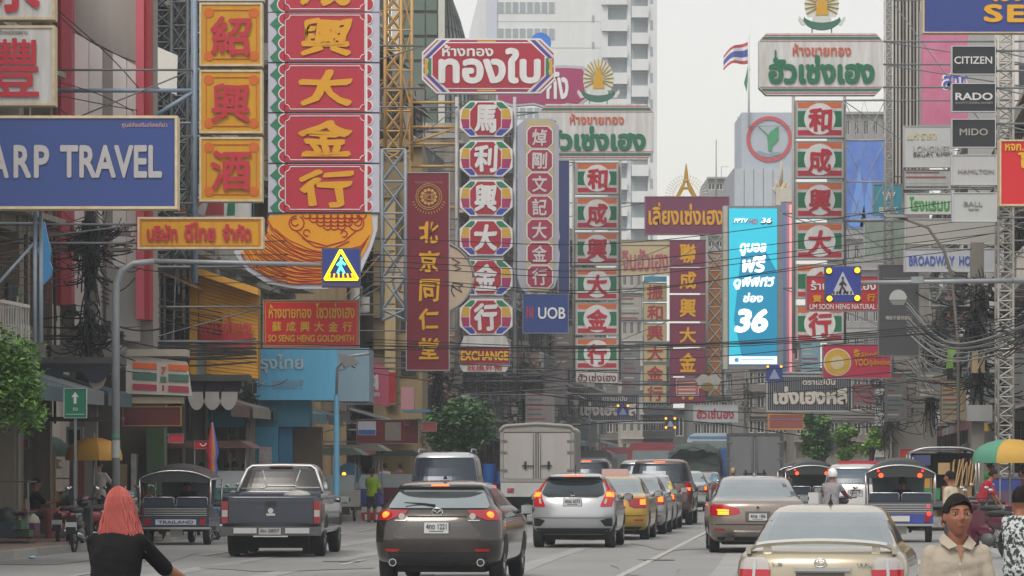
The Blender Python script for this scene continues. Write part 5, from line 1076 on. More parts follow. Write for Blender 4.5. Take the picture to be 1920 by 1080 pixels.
e, b = sedan_car('white taxi with a yellow rear pillar ahead of the silver sedan', 1205, 90.5, .10, '#b4b5b0', 'มค 7710', .86, name='taxi')
for sg in (-1, 1): b.side([(1.06, .75, 1.05), (1.36, 1.3, 1.5)], sg, mat('#c9b02c', .35, .1, 2), .009).build('pillar_stripe', e)
PB = mat('#8a827c', .3, .08, 1, metal=.5, coat=1)
e, b = sedan_car('metallic grey-brown saloon with an L-shaped lit tail light right of the middle', 1421, 65.8, .035, '#857b74', '4กธ 186', .925, 1.47, 4.9, lit=False)
for o in [o for o in e.children if o.name.startswith('taillight')]: bpy.data.objects.remove(o)
lights(e, b, [(.935, .62, .84), (.90, .52, .89), (.86, .36, .905), (.77, .33, .91), (.74, .40, .90), (.72, .7, .89)], [(.84, .60, .78), (.825, .60, .78)], mat('#a8182a', .15, .05, 2, coat=.5), emit('#ff7a10', 3))
for k in range(3): lights(e, b, [(.83 - k * .035, .55, .76), (.812 - k * .035, .55, .76)], None, emit('#ffb020', 2.2))
q = MB(); q.ell((0, 2.0, 1.475), (.03, .09, .055), PB, 8, 6, 0); q.build('antenna', e)
b.rear([(.42, -.45, .45), (.40, -.45, .45)], CHR, .02, 12).build('chrome_strip', e)
for sg in (-1, 1): MB().box(sg * .45, .0, .25, sg * .62, .15, .31, DARK).build('exhaust', e)
# --- beige saloon, bottom right
d_ = 34.3; PA = mat('#a8a497', .3, .1, 1, metal=.45, coat=1)
e, b = sedan_car('beige saloon with a tall boot spoiler cut by the bottom edge', 1538, d_, .145, '#a89f8a', 'ศฮ 9018', .85, 1.46, 4.53, lit=False, hb=False, mirror=False)
for o in [o for o in e.children if o.name.startswith(('taillight', 'emblem', 'reflector', 'bumper_gap'))]: bpy.data.objects.remove(o)
for sg in (-1, 1):
    f = lambda R_: R_ if sg > 0 else [(z, -c, -a) for z, a, c in R_]
    t = b.rear(f([(.95, .56, .75), (.90, .52, .80), (.80, .50, .82)]), LCLR, .010).build('taillight', e); b.rear(f([(.83, .50, .815), (.62, .52, .82)]), mat('#a8182a', .15, .05, 2, coat=.5), .016).build('red_lens', t); b.rear(f([(.93, .64, .67), (.64, .66, .69)]), CHR, .02).build('lens_rib', t)
q = MB(); vs = []; n = 16
for i in range(n + 1):
    t = -1 + 2 * i / n; x = .74 * t; z = 1.10 - .05 * t * t - (.05 * max(0, abs(t) - .86) / .14); y = .16 + .06 * t * t
    vs += [(x, y, z - .018), (x, y - .02, z + .012), (x, y + .16, z + .035), (x, y + .2, z + .01)]
fs = [(4 * i + k, 4 * i + (k + 1) % 4, 4 * (i + 1) + (k + 1) % 4, 4 * (i + 1) + k) for i in range(n) for k in range(4)] + [(0, 3, 2, 1), (4 * n, 4 * n + 1, 4 * n + 2, 4 * n + 3)]
q.add(vs, fs, PA); sp = q.build('spoiler', e)
for sg in (-1, 1): MB().box(sg * .50, .2, .98, sg * .58, .32, 1.08, PA).build('spoiler_post', sp); MB().box(sg * .70, .17, .98, sg * .75, .36, 1.05, PA).build('spoiler_post', sp)
MB().box(-.26, -.035, .815, .30, .03, .85, CHR).build('boot_garnish', e)
q = MB(); ye = b.ry(0, .89) - .02; pp = [(.06 * math.cos(a), .042 * math.sin(a)) for a in [k * math.pi / 12 for k in range(25)]]; q.tube([(x, ye, .90 + z) for x, z in pp], .006, CHR, 5); q.tube([(x * .35, ye, .90 + z) for x, z in pp], .005, CHR, 5); q.tube([(x * .8, ye, .915 + z * .4) for x, z in pp], .005, CHR, 5); q.build('emblem', e)
q = MB(); letters(q, '1.8', -.48, .87, -.38, .90, -.02 + b.ry(.43, .88), CHR, .03); letters(q, 'VVT-i', .36, .85, .52, .90, -.02 + b.ry(.43, .88), CHR, .03); q.build('badge_lettering', e)
q = MB(); q.ell((.0, 1.9, 1.45), (.025, .05, .06), RUB, 8, 6, 0); q.tube([(0, 1.9, 1.48), (.01, 1.8, 1.56)], .006, RUB, 4); q.build('antenna', e)
# parcel shelf stickers
b.rear([(1.35, -.1, .52), (1.31, -.13, .55)], mat('#5f6c70', .2), .014, 12).build('window_sticker', e)

# --- SUVs and vans
def suv_car(name, label, px, d, head, h, pl, W=.93, H=1.83, L=4.7, lit=True, glassm=None, rack=False, cat='car', metal=.4, hb=True, body=None, z=None, group='cars in the traffic queue'):
    P_ = mat(h, .3, .1, 1, metal=metal, coat=1)
    e, b = car(name, label, px, d, head, suv(W, L, H), P_, (.9, 3.6), [(H - .14, -W + .24, W - .24), (H - .2, -W + .21, W - .21), (1.24, -W + .12, W - .12), (1.2, -W + .18, W - .18)], [[(1.24, 1.1, 3.0), (H - .2, 1.1, 2.5)], [(1.24, .62, 1.02), (H - .22, .7, 1.02)]], wr=.37, glass=glassm or mat('#39424a', .1, .4, .8, metal=.45), z=z, group=group)
    lights(e, b, [(1.22, W - .2, W - .07), (1.1, W - .22, W - .02), (.92, W - .2, W - .01), (.88, W - .15, W - .03)], [(1.06, W - .16, W - .05), (.98, W - .16, W - .05)] if lit else None)
    if hb: b.rear([(H - .075, -.16, .16), (H - .1, -.16, .16)], emit('#ff5a18', 1.8), .02).build('high_brake_light', e)
    plate(e, b, .88, 1.02, .18, pl, .02); b.rear([(.62, -W + .04, W - .04), (.60, -W + .04, W - .04)], DARK, .008, 12).build('bumper_gap', e); b.rear([(.45, -W + .1, W - .1), (.34, -W + .14, W - .14)], DARK, .015, 12).build('lower_bumper', e)
    if rack:
        q = MB()
        for sg in (-1, 1): q.tube([(sg * (W - .28), .6, H - .03), (sg * (W - .28), .7, H + .05), (sg * (W - .28), 2.4, H + .05), (sg * (W - .28), 2.5, H - .03)], .02, STEEL, 6)
        q.build('roof_rail', e)
    return e, b
suv_car('suv', 'silver people carrier with a big tinted rear window above the dark hatchback', 831, 79.5, .05, '#b4b9be', 'ฮว 4417', .89, 2.0, 4.6, lit=False, hb=False, rack=True, glassm=mat('#323b48', .2, .3, .6, metal=.3))
suv_car('suv', 'dark maroon off-roader with a lit brake bar in the middle queue', 1235, 97.5, .10, '#5c4541', 'กฉ 4402', .93, 1.87, 4.7)
suv_car('suv', 'black off-roader half hidden by the grey box truck', 1098, 119, .10, '#2d3034', '1กค 66', .92, 1.93, 4.7)
suv_car('suv', 'pale silver wagon squeezed beside the dark maroon off-roader', 1203, 106, .10, '#a2a6a8', '5กฎ 31', .90, 1.87, 4.6, hb=False)
for (px, d, h, lb, W, H, l) in ((1284, 127, '#b5b8ba', 'small white hatchback ahead of the dark maroon off-roader with an amber light', .85, 1.5, 1), (1318, 142, '#7c4a4c', 'tiny dull red car in the far middle queue', .85, 1.45, 1), (1340, 160, '#8f9496', 'tiny grey car at the far end of the middle queue', .85, 1.45, 1), (1352, 182, '#b5b2a8', 'farthest pale car of the middle queue', .85, 1.45, 0), (1180, 140, '#8c7f70', 'far brown car behind the row of taxis', .85, 1.45, 1), (1135, 150, '#b7b9ba', 'far white car with a red light bar near the red bus', .86, 1.5, 1)):
    e, b = sedan_car(lb, px, d, .09, h, 'กก 1', W, H, 4.3, lit=bool(l))
for (px, d, h, lb) in ((1118, 168, '#b59a3e', 'far yellow taxi roof between the box truck and the red bus'),): sedan_car(lb, px, d, .08, h, 'ทก 2', .9, 1.6, name='taxi', roofsign='#c9b890')
# --- white canopy pickup on the right
e, b = suv_car('canopy_pickup', 'white canopy pickup with a wide tinted rear window behind the motorcyclist', 1604, 91, .10, '#b9bab8', '2ฒพ 91', .9, 1.74, 5.0, lit=False, hb=False, glassm=mat('#485766', .25, .4, .6), cat='pickup')
MB().box(-.12, -.0, 1.02, .14, .02, 1.05, DARK).build('handle', e)
MB().box(-.45, 1.0, 1.73, .62, 1.5, 1.80, mat('#a8283a', .4, .1, 2)).build('red_roof_tray', e)
sedan_car('grey hatchback partly hidden behind the right hand canopy pickup', 1650, 101, .10, '#5e6468', 'ขก 44', .88, 1.62, lit=False, hb=False)

# --- old dark pickup on the left
KP = [(.42, .0, 5.05, .86, .25), (.5, 0, 5.12, .90, .2), (.7, 0, 5.12, .91, .12), (.95, .01, 5.05, .91, .12), (1.08, .015, 4.5, .905, .12), (1.115, .03, 3.9, .88, .1), (1.12, 1.55, 3.8, .84, .12), (1.2, 1.58, 3.65, .80, .14), (1.4, 1.70, 3.4, .745, .16), (1.58, 1.82, 3.15, .69, .18), (1.66, 1.9, 3.0, .64, .2), (1.70, 2.1, 2.85, .54, .2), (1.715, 2.4, 2.6, .3, .1)]
PP = mat('#343b48', .3, .25, 1.2, metal=.4, coat=.7)
e, b = car('pickup_truck', 'old dark blue-grey pickup with a chrome rear bumper on the left', 508, 63, .035, KP, PP, (1.15, 4.25), [(1.60, -.60, .60), (1.56, -.62, .62), (1.22, -.72, .72)], [[(1.2, 2.0, 2.9), (1.58, 2.1, 2.75)], [(1.2, 2.98, 3.5), (1.55, 2.82, 3.1)]], wr=.36, rimc='#6a6c6e', cat='pickup', glass=mat('#3a3a3b', .2, .5, .8, metal=.15))
q = MB(); T2 = mat('#c6c7c5', .35, .2, 2, metal=.4); g = lambda x, z: (x, b.ry(x, z) - .03, z)
q.tube([g(-.80, 1.18), g(-.72, 1.4), g(-.64, 1.6), g(-.55, 1.665), g(0, 1.675), g(.55, 1.665), g(.64, 1.6), g(.72, 1.4), g(.80, 1.18)], .028, T2, 6)
q.tube([g(-.72, 1.24), g(-.3, 1.25), g(-.25, 1.29), g(.28, 1.30), g(.32, 1.26), g(.74, 1.26)], .013, T2, 5); q.tube([g(-.25, 1.29), g(-.34, 1.58)], .013, T2, 5); q.tube([g(.28, 1.30), g(.36, 1.58)], .013, T2, 5); q.build('roll_bar', e)
b.rear([(1.665, -.2, .2), (1.64, -.22, .22)], mat('#4c2028', .3), .045).build('high_brake_light', e)
MB().box(-.74, .12, 1.10, .74, 1.5, 1.124, mat('#1b1c1e', .8)).build('cargo_bed_dark_panel', e)  # dark panel at rim height, imitating the dark recess of the bed
q = MB(); q.box(-.90, .08, 1.10, -.76, 1.6, 1.16, PP).box(.76, .08, 1.10, .90, 1.6, 1.16, PP); q.build('bed_rail', e)
q = MB(); q.ell((.4, .8, 1.12), (.25, .3, .1), mat('#a5a8a5', .6, .3, 4), 10, 6, 0); q.build('white_sack', e)
q = MB(); q.box(-.77, -.03, .62, .77, .02, 1.09, PP).box(-.75, -.045, 1.0, .75, -.03, 1.09, PP).box(-.72, -.042, .64, .72, -.03, .72, PP).box(-.012, -.04, .62, .0, -.032, .63, PP); tg = q.build('tailgate', e)
MB().box(-.1, -.055, .93, .1, -.04, 1.02, DARK).build('handle', tg); q = MB(); q.disc((.0, -.045, .85), .05, 'y', .02, CHR, 14); q.box(-.08, -.05, .76, .08, -.032, .80, CHR); q.build('emblem', tg)
for sg in (-1, 1):
    q = MB().box(sg * .78, -.025, .62, sg * .90, .12, 1.02, mat('#8a1c24', .2, .1, 2, coat=.5)); t = q.build('taillight', e); MB().box(sg * .79, -.03, .74, sg * .89, -.024, .86, LCLR).build('reverse_light', t)
q = MB(); q.box(-.92, -.18, .40, .92, -.0, .56, mat('#4f5153', .5, .3, 2)); bm = q.build('rear_bumper', e); MB().box(-.66, -.2, .44, -.24, -.182, .54, CHR).build('chrome_face', bm); MB().box(.28, -.2, .44, .72, -.182, .54, CHR).build('chrome_face', bm); MB().box(-.3, -.22, .375, .33, -.185, .40, CHR).build('step', bm)
q = MB().box(-.2, -.2, .42, .2, -.185, .54, mat('#a5a5a2', .5)); q.build('plate', bm); q = MB(); letters(q, 'ฮบ 2807', -.17, .46, .17, .52, -.203, mat('#4a4c50', .5), .03, lift=0); q.build('plate_lettering', bm)
q = MB(); q.ell((.05, .9, .34), (.2, .15, .12), RUB, 12, 8); q.box(-.7, .85, .3, .7, .95, .38, RUB); q.build('axle', e)
for sg in (-1, 1): q = MB(); q.box(sg * .5, .78, .05, sg * .8, .8, .45, RUB); q.build('mud_flap', e)
# sidecar handcart by the pickup
def handcart(px, d, label, canopy):
    e = thing('motorcycle_sidecar', label, 'sidecar', (X(px, d), d, 0)); g = STEEL
    q = MB(); q.box(-.3, 0, .55, .3, 1.6, 1.25, mat('#a39d8c', .6, .4, 2)); q.build('box', e); q = MB(); q.box(-.35, -.1, 1.95, .4, 1.7, 2.0, canopy); q.build('canopy', e)
    q = MB(); [q.tube([(x, y, .3), (x, y, 1.95)], .02, g, 5) for x in (-.28, .28) for y in (0, 1.6)]; q.tube([(-.3, 0, .32), (.3, 0, .32)], .02, g, 5); q.build('frame', e)
    wheel(e, .36, .6, .3, .08, '#9a9c9e', 1); return e

# --- box trucks
def boxtruck(label, px, d, head, W, zt, zb, face, frame, L=4.5, deck='#b3b5b5', round_=False):
    e = thing('box_truck', label, 'truck', (X(px, d), d, 0), -head, 'box trucks'); h = W / 2
    FM = mat(frame, .6, .35, 1.2, streak=True); DM = mat(face, .6, .3, .8, streak=True)
    if round_: pp = [(-h, zb), (h, zb), (h, zt - .2)] + [(h - .24 + .24 * math.cos(math.radians(a)), zt - .2 + .18 * math.sin(math.radians(a))) for a in range(15, 90, 15)] + [(0, zt + .03)] + [(-h + .24 - .24 * math.cos(math.radians(a)), zt - .2 + .18 * math.sin(math.radians(a))) for a in range(75, 0, -15)] + [(-h, zt - .2)]
    else: pp = [(-h, zb), (h, zb), (h, zt), (-h, zt)]
    MB().prism(pp, .05, L, mat('#a8a9a6', .6, .3, .6, streak=True)).build('cargo_box', e)
    q = MB(); t = .1
    q.box(-h, 0, zb, -h + t, .06, zt - (.2 if round_ else 0), FM).box(h - t, 0, zb, h, .06, zt - (.2 if round_ else 0), FM).box(-h + t, .001, zb, h - t, .06, zb + t * .8, FM)
    if round_: q.tube([(a, .03, b_) for a, b_ in pp[2:]], .05, FM, 6); q.box(-h + t, .001, zt - .2, h - t, .06, zt - .12, FM)
    else: q.box(-h + t, .001, zt - t, h - t, .06, zt, FM)
    q.build('rear_frame', e)
    for sg in (-1, 1):
        zt2 = zt - (.22 if round_ else t) - .01
        dr = MB().box(sg * .015, .015, zb + t * .8 + .01, sg * (h - t - .01), .045, zt2, DM).build('cargo_door', e)
        q = MB(); q.tube([(sg * .1, -.01, zb + .1), (sg * .1, -.01, zt2 - .02)], .009, mat('#5c5d5e', .5, .3, 3), 6); q.tube([(sg * .035, -.0, zb + .1), (sg * .035, -.0, zt2)], .010, mat('#4a4a4b', .6), 4)
        q.tube([(sg * .1, -.03, zb + .45), (sg * .42, -.03, zb + .46)], .02, DARK, 5); q.box(sg * .3, -.03, zb + .36, sg * .36, .01, zb + .58, DARK); q.build('lock_rod', dr)
        q = MB()
        for zz in (zb + .3, (zb + zt) / 2, zt2 - .25): q.box(sg * (h - t - .1), -.012, zz, sg * (h - .01), .014, zz + .06, mat('#6c6d6e', .5))
        q.build('hinge', dr)
    q = MB(); q.box(-h * .98, -.05, zb - .42, h * .98, .1, zb - .02, mat(deck, .6, .3, 1)); dk = q.build('tail_skirt', e)
    for sg in (-1, 1):
        MB().box(sg * h * .8, -.07, zb - .3, sg * h * .62, -.051, zb - .18, LREAM).build('taillight', dk); MB().box(sg * (h - .5), .8, .0 + .42, sg * (h - .12), 1.6, .9, DARK).build('mudguard', e)
        for yy in (1.2, L + .6): wheel(e, sg * (h - .28), yy, .4, .36, '#77797b', sg)
    MB().box(-h * .5, .2, .55, h * .5, L, zb - .02, DARK).build('chassis', e)
    q = MB(); q.prismz([(-h * .88, L + .1), (h * .88, L + .1), (h * .88, L + 1.5), (h * .8, L + 1.7), (-h * .8, L + 1.7), (-h * .88, L + 1.5)], .5, 2.1, mat('#c4c6c6', .4, .2, 1)); q.build('cab', e)
    return e
boxtruck('grey-white box truck with a rounded roof and two worn doors left of the silver hatchback', 1007, 98, .06, 2.1, 2.83, 1.22, '#a5a3a0', '#8f8d88', round_=True)
boxtruck('square dark framed box truck with grey doors behind the grey-brown saloon', 1415, 125, .085, 2.02, 2.86, .95, '#707277', '#4a4c4e', deck='#8f9192')
# tarpaulin truck, buses
e = thing('tarpaulin_truck', 'truck under a lumpy dark green tarpaulin in the far queue', 'truck', (X(1300, 152), 152, 0), -.09); TP = mat('#3b4644', .75, .6, 1, dcol='#5d6a66'); q = MB(); rr = random.Random(3); N_ = 20; M_ = 10; vs = []; fs = []
for j in range(M_ + 1):
    for i in range(N_ + 1):
        a = math.pi * i / N_; x = -1.15 * math.cos(a); x = math.copysign(min(1.12, abs(x) ** .6 * 1.12), x); z = .9 + 1.75 * math.sin(a) ** .55; vs.append((x + rr.uniform(-.05, .05), j * .5 - .1 + (.4 * (1 - math.sin(a)) * 0), z + rr.uniform(-.09, .09) - (.25 if j in (0, M_) else 0)))
for j in range(M_):
    for i in range(N_): fs.append((j * (N_ + 1) + i, j * (N_ + 1) + i + 1, (j + 1) * (N_ + 1) + i + 1, (j + 1) * (N_ + 1) + i))
fs.append(list(range(N_ + 1))); q.add(vs, fs, TP, True); q.build('tarpaulin', e)
q = MB(); [q.tube([(-1.1, -.14, 2.2 - k * .5), (0, -.2, 2.5 - k * .5), (1.1, -.14, 2.2 - k * .5)], .015, CABLE, 4) for k in range(3)]; q.build('rope', e, 'stuff')
MB().box(-1.1, -.05, .6, 1.1, 5, .95, DARK).build('chassis', e); [wheel(e, s_ * .85, y_, .42, .3, '#606264', s_) for s_ in (-1, 1) for y_ in (1, 4.4)]; MB().box(-1.0, 5, .6, 1.0, 6.6, 2.3, mat('#3f5a86', .5)).build('cab', e)
def bus(label, px, d, head, W, H, h1, h2, L=10, stripe=None, name='bus', win='#7f8c90'):
    e = thing(name, label, 'bus', (X(px, d), d, 0), -head, 'buses far down the street'); c = W / 2; P1 = mat(h1, .45, .25, 1, coat=.4)
    pp = [(-c, .4), (c, .4), (c, H - .35), (c - .12, H - .12), (c - .4, H), (-c + .4, H), (-c + .12, H - .12), (-c, H - .35)]
    MB().prism(pp, 0, L, P1).build('body', e); MB().prism([(-c + .2, H - 1.25), (c - .2, H - 1.25), (c - .25, H - .4), (-c + .25, H - .4)], -.03, 0, mat(win, .15, .4, 1)).build('rear_window', e)
    MB().box(-c - .01, -.02, .5, c + .01, .1, 1.1, mat(h2, .45, .2, 1)).build('skirt_band', e)
    for i in range(int(L / 1.3)):
        for sg in (-1, 1): MB().box(sg * (c + .012), .5 + i * 1.3, H - 1.25, sg * (c + .0), 1.55 + i * 1.3, H - .5, WIN).build('side_window', e)
    for sg in (-1, 1): MB().box(sg * (c - .25), -.04, .75, sg * (c - .08), -.0201, 1.15, LREAM).build('taillight', e); [wheel(e, sg * (c - .2), y_, .45, .28, '#707274', sg) for y_ in (2, L - 2)]
    if stripe: MB().box(-c + .1, -.015, H - .3, c - .1, -.001, H - .16, mat(stripe, .5)).build('destination_panel', e)
    return e
bus('dull red city bus with a cream band left of the tarpaulin truck', 1222, 172, .07, 2.4, 2.85, '#8a3440', '#b0a594')
bus('second dull red bus farther away, only its roof and windows showing', 1160, 205, .06, 2.4, 2.8, '#8d4a50', '#a09a90')
bus('dark minibus with a row of roof lights between the far buses', 1110, 190, .06, 2.2, 2.55, '#44474c', '#5a5c60')
bus('white and blue coach with a rounded roof above the tarpaulin truck', 1335, 175, .09, 2.5, 3.35, '#b5c4cc', '#3f6aa0', stripe='#5a88b8')
e = thing('blue_tarp_load', 'stack of blue wrapped load beside the tarpaulin truck', 'load', (X(1346, 158), 158, 0)); q = MB(); q.prismz([(-.55, 0), (.5, -.1), (.55, 1.5), (-.5, 1.5)], .6, 2.5, mat('#3a5fa3', .5, .5, 2, dcol='#7a95c4')); q.build('wrapped_load', e); MB().box(-.6, -.1, .25, .6, 1.6, .6, DARK).build('trolley', e)
e = thing('water_barrel_truck', 'small truck with blue water barrels and red lights left of the box truck', 'truck', (X(915, 104), 104, 0), -.06); q = MB(); q.box(-.8, 0, .7, .8, 2.5, 1.15, DARK); q.build('bed', e)
for k in range(3): MB().disc((-.42 + k * .42, .4, 1.32 + .12 * (k == 1)), .19, 'z', .36 + .24 * (k == 1), mat('#2f5fa8', .35, .2, 2), 18).build('barrel', e)
for k in range(4): MB().disc((-.6 + k * .4, -.02, 1.05), .05, 'y', .03, LITR, 10).build('lamp', e)
[wheel(e, s_ * .65, 1, .33, .2, '#606264', s_) for s_ in (-1, 1)]

# --- tuk-tuks
def tuktuk(label, px, d, head, body='#2c3f7a', seat='#1f2a3c', roof='#23292c', sign=None, lit=True, panel='#47585a'):
    e = thing('tuk_tuk', label, 'tuk-tuk', (X(px, d), d, gz(d)), -head, 'tuk-tuks'); C_ = mat('#b3b6b8', .25, .15, 3, metal=.8); BM = mat(body, .4, .2, 2, coat=.5)
    q = MB(); vs = []; n = 14                                               # domed roof
    for j, (y, hh) in enumerate(((-.12, 0), (.0, .1), (.8, .17), (1.7, .14), (2.1, .0))):
        for i in range(n + 1): t = -1 + 2 * i / n; vs.append((t * (.74 - .05 * (j == 4)), y, 1.52 + (.16 + hh) * (1 - abs(t) ** 2.4)))
    q.add(vs, [(j * (n + 1) + i, j * (n + 1) + i + 1, (j + 1) * (n + 1) + i + 1, (j + 1) * (n + 1) + i) for j in range(4) for i in range(n)], mat(roof, .45, .3, 2), True); ro = q.build('roof', e)
    q = MB(); q.prism([(-.72, 1.42)] + [(t * .72, 1.50 + .16 * (1 - abs(t) ** 2.4)) for t in [-1 + i / 7 for i in range(15)]] + [(.72, 1.42)] + [(t * .66, 1.40 + .03 * (1 - t * t)) for t in [1 - i / 5 for i in range(11)]], -.14, -.10, mat('#2a2f31', .5, .3, 3)); q.build('rear_valance', e)
    q = MB(); q.tube([(t * .75, -.15, 1.50 + .18 * (1 - abs(t) ** 2.4)) for t in [-1 + i / 9 for i in range(19)]], .018, C_, 6)
    for sg in (-1, 1):
        q.tube([(sg * .74, -.12, .85), (sg * .75, -.13, 1.50)], .022, C_, 6); q.tube([(sg * .72, 1.9, .7), (sg * .72, 2.0, 1.5)], .02, C_, 6); q.tube([(sg * .68, .0, .85), (sg * .70, .0, 1.5)], .018, mat('#5a2228', .5), 6); q.tube([(sg * .74, -.1, 1.48), (sg * .74, 2.0, 1.5)], .018, C_, 6)
    q.build('roof_frame', e)
    if lit:
        for sg in (-1, 1): MB().disc((sg * .42, -.17, 1.46), .05, 'y', .04, emit('#ff4a1c', 2.2), 14).build('roof_lamp', e); MB().disc((sg * .48, -.16, 1.56), .03, 'y', .03, emit('#e02a30', 1), 12).build('roof_lamp', e)
        MB().disc((.62, -.1, .62), .045, 'y', .04, emit('#ff3020', 1.6), 12).build('tail_lamp', e); MB().disc((.60, -.1, .78), .03, 'y', .04, emit('#ff3020', 1.2), 12).build('tail_lamp', e)
    for sg in (-1, 1):
        q = MB(); x0, x1 = (.03, .68); q.box(sg * x0, -.1, .88, sg * x1, .06, 1.06, mat(seat, .5, .2, 3)); so_ = q.build('seat_back', e); q = MB(); q.tube([(sg * x0, -.11, .9), (sg * x0, -.11, 1.05), (sg * (x0 + .03), -.11, 1.08), (sg * (x1 - .03), -.11, 1.08), (sg * x1, -.11, 1.05), (sg * x1, -.11, .9)], .014, C_, 5); q.build('piping', so_)
    q = MB(); q.box(-.7, -.08, .62, .7, .6, .88, mat(panel, .5, .3, 2)).box(-.71, -.1, .42, .71, 1.8, .62, BM); q.box(-.68, .6, .42, -.6, 1.8, .8, BM).box(.6, .6, .42, .68, 1.8, .8, BM); q.build('body', e)
    q = MB(); [q.box(-.66, -.095, .66 + k * .05, .66, -.081, .68 + k * .05, C_) for k in range(4)]; q.box(-.73, -.16, .36, .73, -.1, .41, C_); q.build('chrome_trim', e)
    if sign:
        p = MB().box(-.42, -.12, .46, .44, -.101, .58, mat('#b9bcc4', .4)).build('name_plate', e); q = MB(); letters(q, sign, -.36, .485, .38, .555, -.123, mat('#33405f', .4), .04, lift=0); q.build('lettering', p)
    else: MB().box(-.2, -.12, .46, .2, -.101, .58, mat('#c4c4bc', .4)).build('plate', e)
    for sg in (-1, 1): MB().box(sg * .52, -.115, .45, sg * .64, -.101, .6, LREAM).build('taillight', e); wheel(e, sg * .62, .35, .25, .14, '#8a8c8e', sg); MB().disc((sg * .60, .35, .30), .30, 'x', .06, DARK, 16).build('mudguard', e)
    wheel(e, 0, 2.5, .25, .12, '#8a8c8e', 1); q = MB(); q.tube([(0, 2.5, .25), (0, 2.2, 1.0)], .03, C_, 6); q.tube([(-.32, 2.1, 1.02), (.32, 2.1, 1.02)], .015, DARK, 6); q.build('handlebar', e)
    q = MB().box(-.6, .3, .3, .6, 1.9, .42, DARK); q.box(-.12, -.02, .18, .14, .02, .36, mat('#8d9188', .5)); q.build('underframe', e)
    q = MB(); q.add([(-.55, 2.05, .9), (.55, 2.05, .9), (.6, 2.0, 1.48), (-.6, 2.0, 1.48)], [(0, 1, 2, 3)], mat('#6b7678', .1, .2, 1)); q.build('windscreen', e)
    return e
tuktuk('dark roofed tuk-tuk with a TRAILAND name plate parked at the left', 330, 73, .04, '#22304f', sign='TRAILAND', lit=False, panel='#2a3a34', roof='#101213').scale = (1, 1, .93)
tuktuk('blue tuk-tuk with glowing orange roof lamps near the walking man', 1688, 75.5, .09, '#2a3f92', panel='#6a6a70')
tuktuk('tuk-tuk with a dark dome roof partly hidden by the motorcyclist', 1522, 100, .09, '#4a5a3c', lit=True)
tuktuk('farther dark tuk-tuk in front of the small trees', 1500, 118, .09, '#3c4a50', lit=False)
# --- songthaew loaded with cardboard
e = thing('loaded_truck', 'open backed pickup taxi loaded with flattened cardboard boxes on the right', 'truck', (X(1770, 89), 89, 0), -.09); C_ = mat('#a3a6a8', .3, .2, 2, metal=.7)
q = MB(); n = 14; pp = [(t * .88, 1.98 + .16 * (1 - abs(t) ** 4)) for t in [-1 + 2 * i / n for i in range(n + 1)]]; vs = [(x, y, z + dz) for dz in (0, .03) for y in (-.25, 2.6) for x, z in pp]; m_ = n + 1
q.add(vs, [(i, i + 1, m_ + i + 1, m_ + i) for i in range(n)] + [(2 * m_ + i, 2 * m_ + i + 1, 3 * m_ + i + 1, 3 * m_ + i) for i in range(n)] + [(i, i + 1, 2 * m_ + i + 1, 2 * m_ + i) for i in range(n)], mat('#6e7475', .5, .3, 2)); q.build('roof', e)
q = MB(); q.tube([(x, -.26, z) for x, z in pp], .025, C_, 6)
for sg in (-1, 1): q.tube([(sg * .88, -.25, .7), (sg * .88, -.25, 1.98)], .03, C_, 6); q.tube([(sg * .88, 2.6, .7), (sg * .88, 2.6, 1.98)], .03, C_, 6); q.tube([(sg * .80, -.3, .7), (sg * .80, -.3, 1.9)], .02, C_, 6)
q.build('frame', e); MB().box(-.86, 2.5, .7, .86, 2.6, 2.0, DARK).build('front_wall', e); MB().box(-.88, -.2, .62, .88, 4.6, .78, mat('#4c5054', .5)).build('bed', e); MB().box(-.88, 2.7, .5, .88, 4.6, 1.7, mat('#3f5a86', .4)).build('cab', e); MB().box(-.86, -.2, 1.68, -.35, 2.5, 1.95, mat('#36406a', .6)).build('blue_lining', e)
rr = random.Random(5); CBD = ['#9a7b55', '#a88a62', '#8a6c4a', '#b0946c']
for i in range(15):
    x = .1 + i * .045; q = MB(); q.box(0, -.2, 0, .03, .7, rr.uniform(.5, .72), mat(rr.choice(CBD), .8, .2, 3)); o = q.build('cardboard_sheet', e); o.location = (x, rr.uniform(-.1, .1), 1.15); o.rotation_euler = (0, rr.uniform(-.08, .25), rr.uniform(-.2, .2))
for (x, y, z, sx_, sy, sz, h) in ((-.05, -.2, .8, .75, .5, .35, '#8a6c4a'), (-.6, -.1, .8, .5, .5, .3, '#2e7a52'), (-.5, 0, 1.1, .3, .4, .25, '#b8862c'), (-.15, -.1, 1.45, .3, .4, .3, '#a88a62'), (-.8, 0, .8, .2, .5, .5, '#6f4548')): MB().box(x, y, z, x + sx_, y + sy, z + sz, mat(h, .75, .3, 2)).build('carton', e)
[wheel(e, s_ * .72, y_, .34, .22, '#707274', s_) for s_ in (-1, 1) for y_ in (.8, 3.8)]

